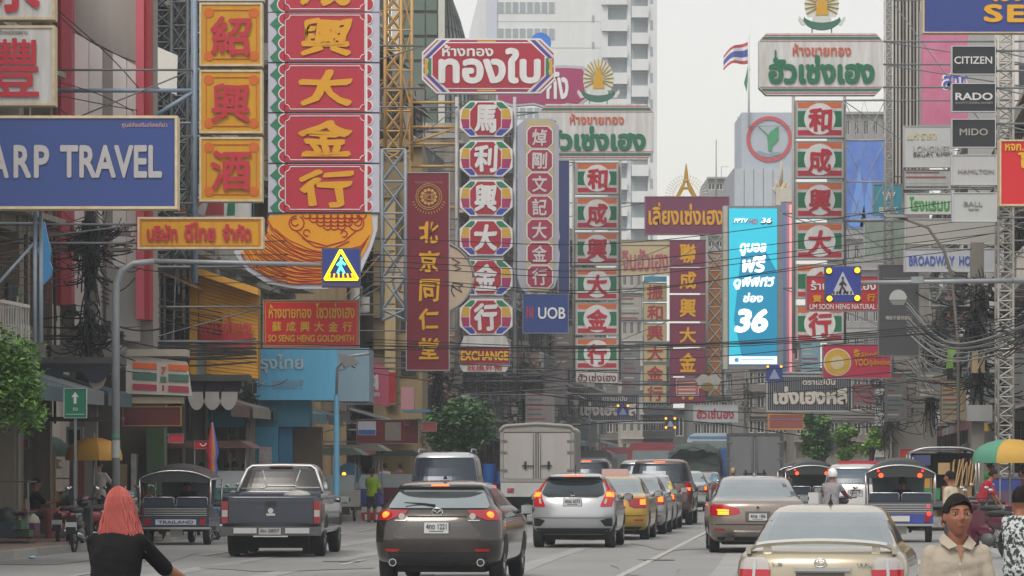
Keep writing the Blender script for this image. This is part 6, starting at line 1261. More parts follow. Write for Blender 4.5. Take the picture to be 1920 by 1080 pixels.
# --- motorcycles
def motorcycle(label, px, d, head, h='#8a1f2a', helmet=False, z=None, cat='motorcycle', group='parked motorcycles'):
    e = thing('motorcycle', label, cat, (X(px, d), d, z if z is not None else gz(d)), -head, group); B_ = mat(h, .3, .15, 3, coat=.6)
    for y in (.0, 1.25):
        q = MB(); n = 22; q.tube([(0, y + .27 * math.cos(2 * math.pi * i / n), .28 + .27 * math.sin(2 * math.pi * i / n)) for i in range(n + 1)], .045, RUB, 8, cap=False); w_ = q.build('wheel', e); q = MB(); q.disc((0, y, .28), .07, 'x', .1, STEEL, 12)
        for k in range(6): a = k * math.pi / 3; q.tube([(0, y, .28), (0, y + .25 * math.cos(a), .28 + .25 * math.sin(a))], .008, STEEL, 4)
        q.build('spokes', w_)
    q = MB(); q.ell((0, .25, .66), (.13, .42, .15), B_, 12, 8); q.ell((0, .75, .5), (.09, .3, .12), B_, 10, 8); q.prismz([(-.16, .95), (.16, .95), (.2, 1.05), (-.2, 1.05)], .3, .85, B_); q.build('fairing', e)
    q = MB(); q.ell((0, .3, .80), (.14, .38, .07), mat('#1a1a1c', .6), 12, 6); q.build('seat', e)
    q = MB(); q.tube([(0, 1.25, .28), (0, 1.05, .95)], .03, STEEL, 6); q.tube([(-.33, .88, 1.02), (-.15, .98, 1.0), (.15, .98, 1.0), (.33, .88, 1.02)], .014, DARK, 6); q.ell((0, 1.08, .95), (.13, .1, .1), B_, 10, 8); q.build('handlebar', e)
    q = MB()
    for sg in (-1, 1): q.tube([(sg * .2, .95, 1.02), (sg * .27, .95, 1.2)], .008, DARK, 4); q.ell((sg * .29, .95, 1.22), (.06, .02, .035), CHR, 8, 6)
    q.build('mirror', e); q = MB(); q.ell((0, -.22, .72), (.07, .05, .04), LREAM, 8, 6); q.build('taillight', e); MB().box(-.11, -.3, .42, .11, -.285, .58, PLW).build('plate', e); q = MB(); q.add([(-.09, -.25, .72), (.09, -.25, .72), (.1, -.33, .35), (-.1, -.33, .35)], [(0, 1, 2, 3)], RUB); q.build('rear_mudguard', e)
    q = MB(); q.tube([(.12, -.2, .35), (.12, .3, .3), (.1, .6, .25)], .04, CHR, 8); q.build('exhaust', e); MB().ell((0, .62, .34), (.12, .18, .14), mat('#55585a', .5, .2, 3), 10, 8).build('engine', e)
    q = MB(); q.tube([(.05, .5, .28), (.25, .55, .02)], .012, STEEL, 5); q.build('stand', e)
    if helmet: q = MB(); q.ell((-.33, .8, 1.0), (.13, .14, .13), mat('#2f6f9a', .2, .1, 2, coat=.8), 14, 10, -.5); q.build('helmet', e)
    return e
mc = [(150, 70, .7, '#8a1f2a', 'red scooter parked at the left kerb behind the woman'), (175, 72.5, .75, '#b0b2b4', 'white scooter second in the row at the left kerb'), (205, 75, .8, '#7a2430', 'dark red scooter with a blue helmet at the left kerb'), (240, 77, .7, '#2f3236', 'black scooter in the left kerb row beside the tuk-tuk'), (262, 80, .8, '#a9abac', 'silver scooter last in the left kerb row'),
      (402, 78, .5, '#2f4f86', 'blue scooter between the tuk-tuk and the old pickup'), (414, 82, .6, '#3a3c40', 'dark scooter next to the blue one behind the old pickup'), (385, 86, .6, '#9fa1a3', 'pale scooter farthest behind the parked tuk-tuk'),
      (138, 67, .05, '#26282c', 'dark scooter seen from behind with a white plate at the left kerb'), (118, 70, .3, '#7a2a34', 'dark red scooter nearest the left pavement'), (1893, 62, -.5, '#5a2034', 'dark pink motorcycle parked at the right by the standing men'), (1872, 70, -.4, '#2f3236', 'black motorcycle behind the man in the patterned shirt'), (1880, 82, -.4, '#5c5f62', 'grey motorcycle under the blue crate on the right'), (1840, 96, -.4, '#7a3040', 'maroon motorcycle behind the man in red')]
for px, d, hd, h, lb in mc: motorcycle(lb, px, d, hd, h, helmet=(px == 205), z=(.14 if (px < 200 and 0) else None))
for px, d, h, lb in ((1375, 118, '#33363a', 'small dark motorbike weaving left of the square box truck'), (1362, 105, '#2a2c30', 'black motorbike just left of the grey-brown saloon'), (1478, 104, '#3b3d40', 'motorbike with a red rear light right of the square box truck')): 
    m_ = motorcycle(lb, px, d, .09, h, group='motorbikes in traffic')
PI = math.pi
# ================================================================ people
SK = mat('#8f5d46', .6, .35, 9, bump=.25); SK2 = mat('#8f5f48', .5, .12, 6)
def remesh(mb, name, m, vox, parent, sm=4, fold=0):
    me = bpy.data.meshes.new(name); me.from_pydata(mb.v, [], mb.f); o = bpy.data.objects.new(name, me)
    r = o.modifiers.new('r', 'REMESH'); r.mode = 'VOXEL'; r.voxel_size = vox; r.use_smooth_shade = True
    s_ = o.modifiers.new('s', 'SMOOTH'); s_.factor = .5; s_.iterations = sm
    m2 = evaluate(o)
    m2.materials.clear(); m2.materials.append(m)
    N_ = len(m2.polygons); m2.polygons.foreach_set('material_index', [0] * N_); m2.polygons.foreach_set('use_smooth', [True] * N_)
    if fold:
        for v in m2.vertices:
            x, y, z = v.co; v.co += v.normal * fold * (math.sin(z * 38 + abs(x) * 30 + y * 9) * .5 + math.sin(x * 55 - z * 21 + 1) * .5 + math.sin(z * 90 + x * 17) * .25) * (.5 + .5 * math.sin(x * 9 + z * 7))
    m2.update()
    return link(m2, name, parent)
def limb(q, a, b, r0, r1, bul=.0):
    a, b = Vector(a), Vector(b); n = 6; t = (b - a).normalized(); u = t.cross(Vector((0, 0, 1))); u = u if u.length > .05 else Vector((1, 0, 0)); u.normalize(); v = t.cross(u); vs = []; fs = []; K = 12
    for i in range(n + 1):
        f = i / n; r = r0 + (r1 - r0) * f + bul * math.sin(math.pi * min(1, f * 1.3)); p = a.lerp(b, f)
        for k in range(K): c = 2 * math.pi * k / K; vs.append(p + u * r * math.cos(c) + v * r * math.sin(c))
    for i in range(n):
        for k in range(K): fs.append((i * K + k, i * K + (k + 1) % K, (i + 1) * K + (k + 1) % K, (i + 1) * K + k))
    fs += [tuple(range(K))[::-1], tuple(range(n * K, n * K + K))]; q.add(vs, fs, SK); q.ell(a, (r0 * .98,) * 3, SK, 10, 8); q.ell(b, (r1 * .98,) * 3, SK, 10, 8)
def loft(q, secs, K=20):          # secs: (centre, half width vec, half depth vec)
    vs = []; fs = []
    for c, a, b in secs:
        for k in range(K):
            t = 2 * math.pi * k / K; ct, st = math.cos(t), math.sin(t); ct = math.copysign(abs(ct) ** .85, ct); st = math.copysign(abs(st) ** .85, st); vs.append(Vector(c) + Vector(a) * ct + Vector(b) * st)
    for i in range(len(secs) - 1):
        for k in range(K): fs.append((i * K + k, i * K + (k + 1) % K, (i + 1) * K + (k + 1) % K, (i + 1) * K + k))
    n = len(secs) - 1; fs += [tuple(range(K))[::-1], tuple(range(n * K, n * K + K))]; q.add(vs, fs, SK)
def person(label, px, d, rz, H=1.68, shirt='#8a8578', pants='#2a2c30', hair='#1a1715', skin=SK, lean=0, hips=None, arms=None, legs=None, vox=.016, z=0, group=None, sleeve=.62, female=False, headturn=0, nod=0, face=False, shorts=False, longhair=None, skirt=False, shirtmat=None, pantmat=None, cap=None, loc=None, collar=False, name='person', build=1.0):
    """Faces local +y. Arms and legs are (upper direction, lower direction) per side, left then right."""
    loc = loc or (X(px, d), d, gz(d) + z); e = thing(name, label, 'person', loc, rz, group); h = H / 7.5
    L = lambda v: Vector(v).normalized()
    hip = Vector(hips) if hips else Vector((0, 0, H * .515)); ln = math.radians(lean); up = Vector((0, math.sin(ln), math.cos(ln))); fw = Vector((0, math.cos(ln), -math.sin(ln))); X_ = Vector((1, 0, 0))
    wS = (.93 if female else 1.0) * h * .82 * build; chest = hip + up * H * .2; sh = hip + up * H * .288; nk = hip + up * H * .325; hd = nk + up * h * .62 + fw * h * .10
    arms = arms or [((-.12, .05, -1), (-.05, .22, -1)), ((.12, .05, -1), (.05, .22, -1))]; legs = legs or [((-.06, .02, -1), (-.02, -.03, -1)), ((.06, -.02, -1), (.02, -.05, -1))]
    q = MB(); S = [Vector(), Vector()]; E_ = [0, 0]; Wd = [0, 0]; HJ = [0, 0]; K_ = [0, 0]; An = [0, 0]
    for i, sg in enumerate((-1, 1)):
        S[i] = sh + X_ * sg * wS * .86 + up * -.01; E_[i] = S[i] + L(arms[i][0]) * H * .172; Wd[i] = E_[i] + L(arms[i][1]) * H * .148
        HJ[i] = hip + X_ * sg * h * .40; K_[i] = HJ[i] + L(legs[i][0]) * H * .245; An[i] = K_[i] + L(legs[i][1]) * H * .235
    b_ = build
    def trunk(q, g, top=True):
        secs = [(hip - up * h * .35, X_ * (h * .66 * b_ + g), fw * (h * .44 * b_ + g)), (hip, X_ * (h * .72 * b_ + g), fw * (h * .48 * b_ + g)), (hip + up * H * .07, X_ * (h * .66 * b_ + g), fw * (h * .46 * b_ + g)), (hip + up * H * .14, X_ * (h * .66 * b_ + g), fw * (h * .46 * b_ + g)), (chest, X_ * (wS * .88 + g), fw * (h * .50 * b_ + g)), (hip + up * H * .255, X_ * (wS * .93 + g), fw * (h * .46 + g)), (sh, X_ * (wS * .82 + g), fw * (h * .34 + g)), (hip + up * H * .31, X_ * (wS * .45 + g), fw * (h * .27 + g))]
        loft(q, secs)
    trunk(q, 0); limb(q, sh, hd - up * h * .25, h * .26, h * .235)
    for i in (0, 1):
        limb(q, S[i] - up * h * .09 - X_ * (h * .05 * (-1, 1)[i]), E_[i], h * .185, h * .165, h * .02); limb(q, E_[i], Wd[i], h * .17, h * .105, h * .02)
        dr = L(arms[i][1]); side = dr.cross(Vector((0, 0, 1))); side = side.normalized() if side.length > .1 else Vector((0, 1, 0)); pl = Wd[i] + dr * h * .22
        hw = h * .155; nm = dr.cross(side).normalized(); loft(q, [(Wd[i], side * h * .11, nm * h * .08), (pl, side * hw, nm * h * .065), (Wd[i] + dr * h * .4, side * hw * .98, nm * h * .055)], 12)
        for f in range(4):
            b0 = Wd[i] + dr * h * .38 + side * hw * (-.75 + .5 * f); ln_ = h * (.30, .36, .34, .27)[f]; r = h * .038; cur = -nm if nm.z > 0 else nm
            p1 = b0 + dr * ln_ * .45 + cur * ln_ * .12; p2 = p1 + dr * ln_ * .3 + cur * ln_ * .3; p3 = p2 + dr * ln_ * .1 + cur * ln_ * .28
            q.tube([b0 - dr * h * .06, b0, p1, p2, p3], r, SK, 6, r * .8)
        b0 = Wd[i] + dr * h * .1 + side * hw * -.9; q.tube([b0, b0 - side * h * .1 + dr * h * .12, b0 - side * h * .12 + dr * h * .28], h * .045, SK, 6, h * .035)
        limb(q, HJ[i], K_[i], h * .36, h * .24, 0); limb(q, K_[i], An[i], h * .235, h * .14, h * .035)
        ft = Vector((0, 1, 0)); q.ell(An[i] + Vector((0, h * .28, -h * .16)), (h * .17, h * .5, h * .14), SK, 12, 8)
    # head
    ct, stt = math.cos(headturn), math.sin(headturn); vs = []; fs = []; NU, NV = 28, 20; hh, hw_, hdp = h * .57, h * .345, h * .44
    cn, sn = math.cos(nod), math.sin(nod)
    def hp(v): x, y, z_ = v; y, z_ = y * cn + z_ * sn, z_ * cn - y * sn; return hd + Vector((x * ct - y * stt, x * stt + y * ct, z_))
    for j in range(NV + 1):
        ph = -math.pi / 2 + math.pi * j / NV; zz = math.sin(ph); c = math.cos(ph)
        for i in range(NU):
            th = 2 * math.pi * i / NU; x = c * math.cos(th); y = c * math.sin(th); w_ = 1 - .34 * max(0, -zz) ** 1.2; xx = x * hw_ * w_; yy = y * hdp * (1 - .12 * max(0, -zz)) + (h * .05 if y > 0 and zz < 0 else 0) * max(0, y)
            if y > 0:
                g = lambda a, b, s1, s2: math.exp(-((x - a) / s1) ** 2 - ((zz - b) / s2) ** 2)
                yy += h * (.16 * g(0, -.17, .14, .13) + .08 * g(0, .03, .09, .2) - .06 * (g(.4, .06, .17, .12) + g(-.4, .06, .17, .12)) + .025 * g(0, .25, .6, .09) + .045 * g(0, -.48, .25, .09) + .05 * g(0, -.82, .3, .14) + .02 * (g(.5, -.2, .2, .2) + g(-.5, -.2, .2, .2)))
            vs.append(hp((xx, yy, zz * hh)))
    for j in range(NV):
        for i in range(NU): fs.append((j * NU + i, j * NU + (i + 1) % NU, (j + 1) * NU + (i + 1) % NU, (j + 1) * NU + i))
    q.add(vs, fs, SK)
    for sg in (-1, 1): q.ell(hp((sg * hw_ * 1.0, -h * .02, -h * .02)), (h * .045, h * .08, h * .12), SK, 8, 6)
    body = remesh(q, 'body', skin, vox if not face else .006, e, 1)
    if face:
        BR_ = mat('#1c1613', .7, .1, 5); LP = mat('#8a4f45', .5, .1, 5)
        for sg in (-1, 1):
            m = MB(); m.tube([hp((sg * h * .07, h * .46, h * .145)), hp((sg * h * .17, h * .435, h * .165)), hp((sg * h * .26, h * .355, h * .14))], h * .016, BR_, 6, h * .010); m.build('eyebrow', e)
            m = MB(); c = hp((sg * h * .165, h * .395, h * .045)); m.ell(c, (h * .062, h * .03, h * .026), mat('#b5aaa0', .3), 10, 6); m.ell(c + Vector((-h * .005 * sg, 0, 0)) + (hp((0, 1, 0)) - hp((0, 0, 0))) * h * .012, (h * .028, h * .024, h * .025), mat('#14100e', .15), 10, 6); m.build('eye', e)
            m = MB(); m.tube([hp((sg * h * .09, h * .42, h * .062)), hp((sg * h * .165, h * .435, h * .08)), hp((sg * h * .24, h * .39, h * .055))], h * .012, skin, 5); m.build('eyelid', e)
        m = MB(); m.tube([hp((-h * .12, h * .455, -h * .275)), hp((-h * .05, h * .50, -h * .262)), hp((0, h * .50, -h * .27)), hp((h * .05, h * .50, -h * .262)), hp((h * .12, h * .455, -h * .275))], h * .016, LP, 6); m.build('lips', e)
    # hair
    if not cap:
        q = MB(); vs = []; fs = []; NU, NV = 30, 12; rr = random.Random(int(px)); z0 = -.25
        for j in range(NV + 1):
            ph = math.asin(z0) + (math.pi / 2 - math.asin(z0)) * j / NV; zz = math.sin(ph); c = math.cos(ph)
            for i in range(NU):
                th = 2 * math.pi * i / NU; x, y = c * math.cos(th), c * math.sin(th); k = 1.09 + rr.uniform(-.025, .025); zt = zz
                front = max(0, y); lim = .45 * min(1, front * 1.6) - .05
                if abs(x) > .75 and y > -.2 and zt < .15: k = .96
                if zt < lim and y > .1: k = .93
                vs.append(hp((x * hw_ * k * 1.03, y * hdp * k - h * .02, zz * hh * (1.06 if zz > 0 else 1))))
        for j in range(NV):
            for i in range(NU): fs.append((j * NU + i, j * NU + (i + 1) % NU, (j + 1) * NU + (i + 1) % NU, (j + 1) * NU + i))
        hm = mat(hair, .8, .35, 12, spec=.15); q.add(vs, fs, hm, True)
        if longhair:
            R3 = random.Random(9)
            for k in range(620):
                a = math.pi * (1.0 + R3.uniform(-.10, 1.10)); x = math.cos(a); y = math.sin(a); pts = []; dx = R3.uniform(-.03, .05); wv = R3.uniform(0, 6); ph0 = R3.uniform(.008, .03)
                for t in range(14):
                    f = (t / 13) ** 1.3; an = min(1, f / .34) * PI / 2; g_ = max(0, (f - .34) / .66); sp = math.sin(an) * 1.1 + .75 * g_ ** 1.4; pts.append(hp((x * hw_ * sp + dx * f + ph0 * f * math.sin(f * 8 + wv), y * hdp * (math.sin(an) * 1.1 - .08 * g_) - .03 * math.cos(an) - .02 * g_, hh * 1.07 * math.cos(an) - g_ * longhair + .01 * math.sin(f * 6 + wv))))
                q.tube(pts, .009, hm, 4, .003)
        if face:
            R3 = random.Random(4)
            for k in range(1500):
                a = R3.uniform(0, 2 * math.pi); r0 = R3.random() ** .5 * .97; x, y = r0 * math.cos(a), r0 * math.sin(a); kk = 1.10 + R3.uniform(-.02, .035); pts = []
                for t in range(4):
                    x2, y2 = x + .085 * t * (1 if x > -.35 else -1), y + .05 * t * (1 if y > .1 else -1); n2 = math.hypot(x2, y2); dn = max(0, n2 - .97); x2, y2 = (x2 / n2 * .97, y2 / n2 * .97) if n2 > .97 else (x2, y2); zz = math.sqrt(max(0, 1 - x2 * x2 - y2 * y2)) * 1.06 - dn * .45
                    if y2 > .5 and abs(x2) < .75: zz = max(zz, .66 - .25 * abs(x2 + .2))
                    pts.append(hp((x2 * hw_ * kk, y2 * hdp * kk - h * .02, zz * hh)))
                q.tube(pts, h * .013, hm, 4, h * .006)
        q.build('hair', e)
    else:
        q = MB(); q.ell(hd + up * h * .1, (hw_ * 1.32, hdp * 1.28, hh * 1.0), mat(cap[0], .25, .15, 3, coat=.8), 18, 12, -.45); hl = q.build('helmet', e); q = MB(); q.ell(hp((0, hdp * .2, h * .02)), (hw_ * 1.3, hdp * 1.12, h * .2), mat(cap[1], .15, .1, 2), 16, 8); q.build('visor', hl)
        q = MB(); q.tube([hp((-hw_ * 1.3, 0, h * .28)), hp((0, -hdp * 1.3, h * .3)), hp((hw_ * 1.3, 0, h * .28))], h * .03, mat(cap[1], .3), 5); q.build('stripe', hl)
    # shirt
    q = MB(); trunk(q, h * .055); SM = shirtmat or mat(shirt, .9, .25, 1.6, bump=.35, spec=.2)
    for i in (0, 1):
        q.ell(S[i] - up * h * .05, (h * .26,) * 3, SK, 12, 8); el = S[i].lerp(E_[i], min(1, sleeve / .62 * .9 if sleeve < 1 else 1)); limb(q, S[i] - up * h * .05, el, h * .26, h * (.25 if sleeve < 1 else .21))
        if sleeve >= 1: limb(q, E_[i], E_[i].lerp(Wd[i], .93), h * .215, h * .15)
    o = remesh(q, 'shirt', SM, max(vox, .008), e, 3, .0065)
    if collar:
        q = MB(); c0 = hip + up * H * .318
        for sg in (-1, 1):
            q.add([c0 + Vector((sg * h * .30, -h * .1, h * .22)), c0 + Vector((sg * h * .30, h * .14, h * .17)), c0 + Vector((sg * h * .06, h * .50, -h * .10)), c0 + Vector((sg * h * .30, h * .52, -h * .18)), c0 + Vector((sg * h * .47, h * .22, -h * .02)), c0 + Vector((sg * h * .42, -h * .12, .02))], [(0, 1, 4, 5), (1, 2, 3, 4)], SM, False)
        cl = q.build('collar', o); sm_ = cl.modifiers.new('s', 'SOLIDIFY'); sm_.thickness = .008
        q = MB(); q.add([c0 + Vector((-h * .08, h * .46, -h * .08)), c0 + Vector((h * .08, h * .46, -h * .08)), c0 + Vector((h * .012, h * .56, -h * .42)), c0 + Vector((-h * .012, h * .56, -h * .42))], [(0, 1, 2, 3)], skin); q.build('open_neck', o)
        q = MB(); [q.disc(c0 + Vector((h * .02, h * .57, -h * (.55 + .28 * k))), .0045, 'y', .006, mat('#d0cdc4', .4), 8) for k in range(2)]; q.build('button', o)
    # trousers
    q = MB()
    if skirt: loft(q, [(hip + up * H * .06, X_ * h * .74, fw * h * .54), (hip, X_ * h * .8, fw * h * .6), (hip.lerp((K_[0] + K_[1]) / 2, .5), X_ * h * .88, Vector((0, h * .7, 0))), ((K_[0] + K_[1]) / 2, X_ * h * .95, Vector((0, h * .75, 0)))])
    else:
        loft(q, [(hip - up * h * .42, X_ * h * .70 * b_, fw * h * .48), (hip, X_ * h * .76 * b_, fw * h * .52 * b_), (hip + up * H * .045, X_ * h * .71 * b_, fw * h * .5 * b_)])
        for i in (0, 1):
            limb(q, HJ[i], K_[i], h * .41, h * .29)
            if not shorts: limb(q, K_[i], K_[i].lerp(An[i], .95), h * .285, h * .21)
    remesh(q, 'trousers', pantmat or mat(pants, .8, .25, 5, bump=.3), max(vox, .012), e, 2)
    q = MB()
    for i in (0, 1): q.ell(An[i] + Vector((0, h * .26, -h * .17)), (h * .2, h * .56, h * .15), SK, 12, 8); q.ell(An[i] + Vector((0, 0, -h * .02)), (h * .2, h * .2, h * .16), SK, 10, 6)
    remesh(q, 'shoes', mat('#2a2624', .6, .2, 4), max(vox, .012), e, 1); return e
def speckle():
    m = mat('#c0c2c2', .8, .2, 3).copy(); n = m.node_tree; b = n.nodes['Principled BSDF']; tc = n.nodes.new('ShaderNodeTexCoord'); v = n.nodes.new('ShaderNodeTexNoise'); v.inputs['Scale'].default_value = 28; v.inputs['Detail'].default_value = 3
    r = n.nodes.new('ShaderNodeValToRGB'); r.color_ramp.elements[0].position = .46; r.color_ramp.elements[0].color = (*lin('#2b3236'), 1); r.color_ramp.elements[1].position = .53; r.color_ramp.elements[1].color = (*lin('#b5bbbc'), 1)
    n.links.new(tc.outputs['Object'], v.inputs['Vector']); n.links.new(v.outputs['Fac'], r.inputs[0]); n.links.new(r.outputs[0], b.inputs['Base Color']); return m
person('middle-aged man in a beige-grey polo shirt walking towards the camera at the lower right', 1793, 20.3, PI + .05, 1.69, '#a39a8c', '#33363c', '#1f1d1c', lean=2, arms=[((-.16, .12, -1), (-.06, .35, -1)), ((.16, -.10, -1), (.04, .1, -1))], legs=[((-.05, .25, -1), (-.02, -.02, -1)), ((.05, -.2, -1), (.02, -.4, -1))], vox=.007, face=True, collar=True, headturn=.06, nod=-.10, build=.92, sleeve=.7)
person('woman with long coral red hair and a black dress riding a bicycle, lower left', 213, 22.3, -.25, 1.62, '#0d0d10', '#0d0d10', '#a85a54', lean=8, hips=(0, 0, .925), arms=[((-.2, .75, -.65), (.1, 1, -.25)), ((.42, .65, -.7), (.35, .9, -.38))], legs=[((-.1, .85, -.5), (0, -.1, -1)), ((.1, .55, -.85), (0, -.15, -1))], vox=.009, female=True, longhair=.27, sleeve=.9, skirt=False, build=1.08, group=None)
e = thing('bicycle', 'light coloured bicycle with a yellow-green frame ridden by the woman at the lower left', 'bicycle', (X(213, 22.3), 22.3, -.2), -.25); YG = mat('#a9b53c', .4, .15, 3)
for y in (-.35, .75):
    q = MB(); n = 26; q.tube([(0, y + .32 * math.cos(2 * PI * i / n), .33 + .32 * math.sin(2 * PI * i / n)) for i in range(n + 1)], .018, RUB, 6, cap=False); w_ = q.build('wheel', e); q = MB(); [q.tube([(0, y, .33), (0, y + .31 * math.cos(a * PI / 7), .33 + .31 * math.sin(a * PI / 7))], .003, STEEL, 3) for a in range(14)]; q.build('spokes', w_)
q = MB(); [q.tube(l, .018, YG, 6) for l in ([(0, -.35, .33), (0, .0, .33), (0, -.12, .82)], [(0, -.35, .33), (0, -.1, .72)], [(0, 0, .33), (0, .58, .75)], [(0, -.1, .72), (0, .58, .78)], [(0, .75, .33), (0, .55, .95)])]; q.build('frame', e)
q = MB(); q.tube([(-.28, .42, 1.02), (-.15, .55, 1.03), (.15, .55, 1.03), (.30, .42, 1.02)], .014, CHR, 6); q.build('handlebar', e); q = MB(); q.ell((0, -.15, .88), (.1, .15, .05), DARK, 10, 6); q.build('saddle', e)
q = MB(); [q.tube([(x, .66, .72), (x, .66, .98)], .006, STEEL, 4) for x in (-.16, -.08, 0, .08, .16)]; [q.tube([(-.18, y, z), (.18, y, z)], .007, STEEL, 4) for y in (.66, .92) for z in (.72, .85, .98)]; [q.tube([(x, .66, z), (x, .92, z)], .006, STEEL, 4) for x in (-.18, .18) for z in (.72, .85, .98)]; q.build('basket', e)
person('man in a grey and white speckled shirt standing at the lower right edge', 1912, 34, -.9, 1.66, shirtmat=speckle(), pants='#2b3a40', arms=[((-.15, .3, -1), (.1, .9, -.35)), ((.15, .25, -1), (-.1, .9, -.45))], vox=.010, build=1.12, headturn=.3, hair='#14110f')
person('man in a red T-shirt bending forward by the parked motorcycles on the right', 1838, 78, -1.45, 1.66, '#9c2434', '#1d2024', lean=24, arms=[((-.1, .35, -1), (0, .6, -.9)), ((.1, .35, -1), (0, .6, -.9))], nod=.25)
e = person('motorcyclist in a grey vest with maroon sleeves and a silver helmet', 1558, 71, -.45, 1.68, '#8c8b90', '#5a2a2c', lean=6, hips=(0, 0, .80), arms=[((-.3, .6, -.7), (.15, 1, -.12)), ((.3, .6, -.7), (-.1, 1, -.12))], legs=[((-.25, 1, -.15), (0, -.1, -1)), ((.25, 1, -.15), (0, -.1, -1))], cap=('#dcdee0', '#2a2c30'), sleeve=.3)
for i, s0 in enumerate((-1, 1)):
    q = MB(); h = 1.66 / 7.5; S0 = Vector((s0 * h * .7, .05, .80 + 1.66 * .28)); E0 = S0 + Vector((s0 * .3, .6, -.7)).normalized() * 1.66 * .172; limb(q, S0, E0, h * .25, h * .2); limb(q, E0, E0 + Vector((-s0 * .12, 1, -.12)).normalized() * .24, h * .2, h * .14); remesh(q, 'sleeve', mat('#6a2430', .8, .2, 4), .014, e)
q = MB(); q.box(-.42, -.2, .86, -.2, .05, 1.12, mat('#c2c4c4', .8, .2, 4)); q.build('bag', e)
motorcycle('motorcycle under the rider in the grey vest', 1560, 70.7, .30, '#3a3c40', group=None)
SITL = [((-.25, 1, -.05), (0, 0, -1)), ((.25, 1, -.05), (0, 0, -1))]; FWD = [((-.1, .7, -.7), (.1, .9, .1)), ((.1, .7, -.7), (-.1, .9, .1))]
person('tuk-tuk driver in dark blue seen through the blue tuk-tuk', 1692, 77.2, -.09, 1.62, '#26304a', hips=(0, 0, .62), arms=FWD, legs=SITL, z=.02)
person('tuk-tuk driver in dark clothes inside the parked tuk-tuk on the left', 352, 74.8, -.04, 1.62, '#24272b', hips=(0, 0, .62), arms=FWD, legs=SITL)
person('man in a black shirt sitting at a red table on the left pavement', 66, 75, -1.3, 1.66, '#1c2026', '#2a2c33', hips=(0, 0, .46), arms=FWD, legs=SITL, z=.14, headturn=0, nod=.2)
person('man in a pale grey shirt standing behind the scooters on the left', 184, 77, -.5, 1.68, '#a9a49c', '#2d3036', z=.14, arms=FWD, build=1.15)
person('young person in a bright yellow-green shirt with a black strap beside the food carts', 697, 103, -.5, 1.62, '#9cbc2c', '#2c3038', shorts=True, arms=[((-.4, .5, -.8), (-.2, .8, -.3)), ((.1, .3, -1), (0, .6, -.6))])
pe = [(722, 118, '#b9bcc8', '#4a2a30', 'person in a white top leaning over the maroon cart'), (750, 122, '#6a4a50', '#2a2c30', 'person in a dull red top behind the maroon cart'), (672, 121, '#5a3a42', '#2c2e33', 'vendor in a maroon top under the grey cart canopy'), (655, 119, '#b5aca4', '#3a3c40', 'vendor in a pale top beside the blue street pole'),
      (440, 98, '#2a2428', '#1d2024', 'pedestrian in dark clothes behind the parked scooters'), (425, 100, '#a9a39c', '#3a3434', 'pedestrian in a cream top near the rainbow umbrella'), (458, 104, '#7a3a58', '#2a2c30', 'pedestrian in a magenta top behind the old pickup'), (378, 96, '#8a8f96', '#23262b', 'pedestrian in grey beyond the parked tuk-tuk'), (300, 92, '#a3a5a8', '#33363c', 'pedestrian in a whitish top seen over the parked tuk-tuk'),
      (1897, 96, '#c0c0cc', '#3a3c48', 'man in a white dotted shirt standing far right under the umbrella'), (1868, 98, '#bfc2c4', '#2f333a', 'vendor in a white top beside the blue crate on the right'), (1915, 101, '#a03a34', '#2a2c30', 'person in a red top at the right edge under the umbrella'), (1855, 102, '#4a9a3c', '#2f333a', 'person in a green top behind the man in red'), (1783, 60, '#b5ab98', '#3a3c40', 'man in a cream shirt partly hidden behind the walking man'), (1478, 106, '#3c4048', '#23262b', 'rider in dark clothes beside the square box truck'), (1374, 118.4, '#33383c', '#23262b', 'small rider left of the square box truck')]
for px, d, a, b_, lb in pe:
    rider = 'rider' in lb; onp = X(px, d) < kl(d) or X(px, d) > kr(d)
    person(lb, px, d, R.uniform(-1.2, 1.2) if not rider else -.1, R.uniform(1.56, 1.7), a, b_, vox=.02, z=.14 if onp else 0, hips=(0, .25, .78) if rider else None, legs=SITL if rider else None, arms=FWD if R.random() < .5 or rider else None, cap=('#9a8c6a', '#33363a') if rider else None)

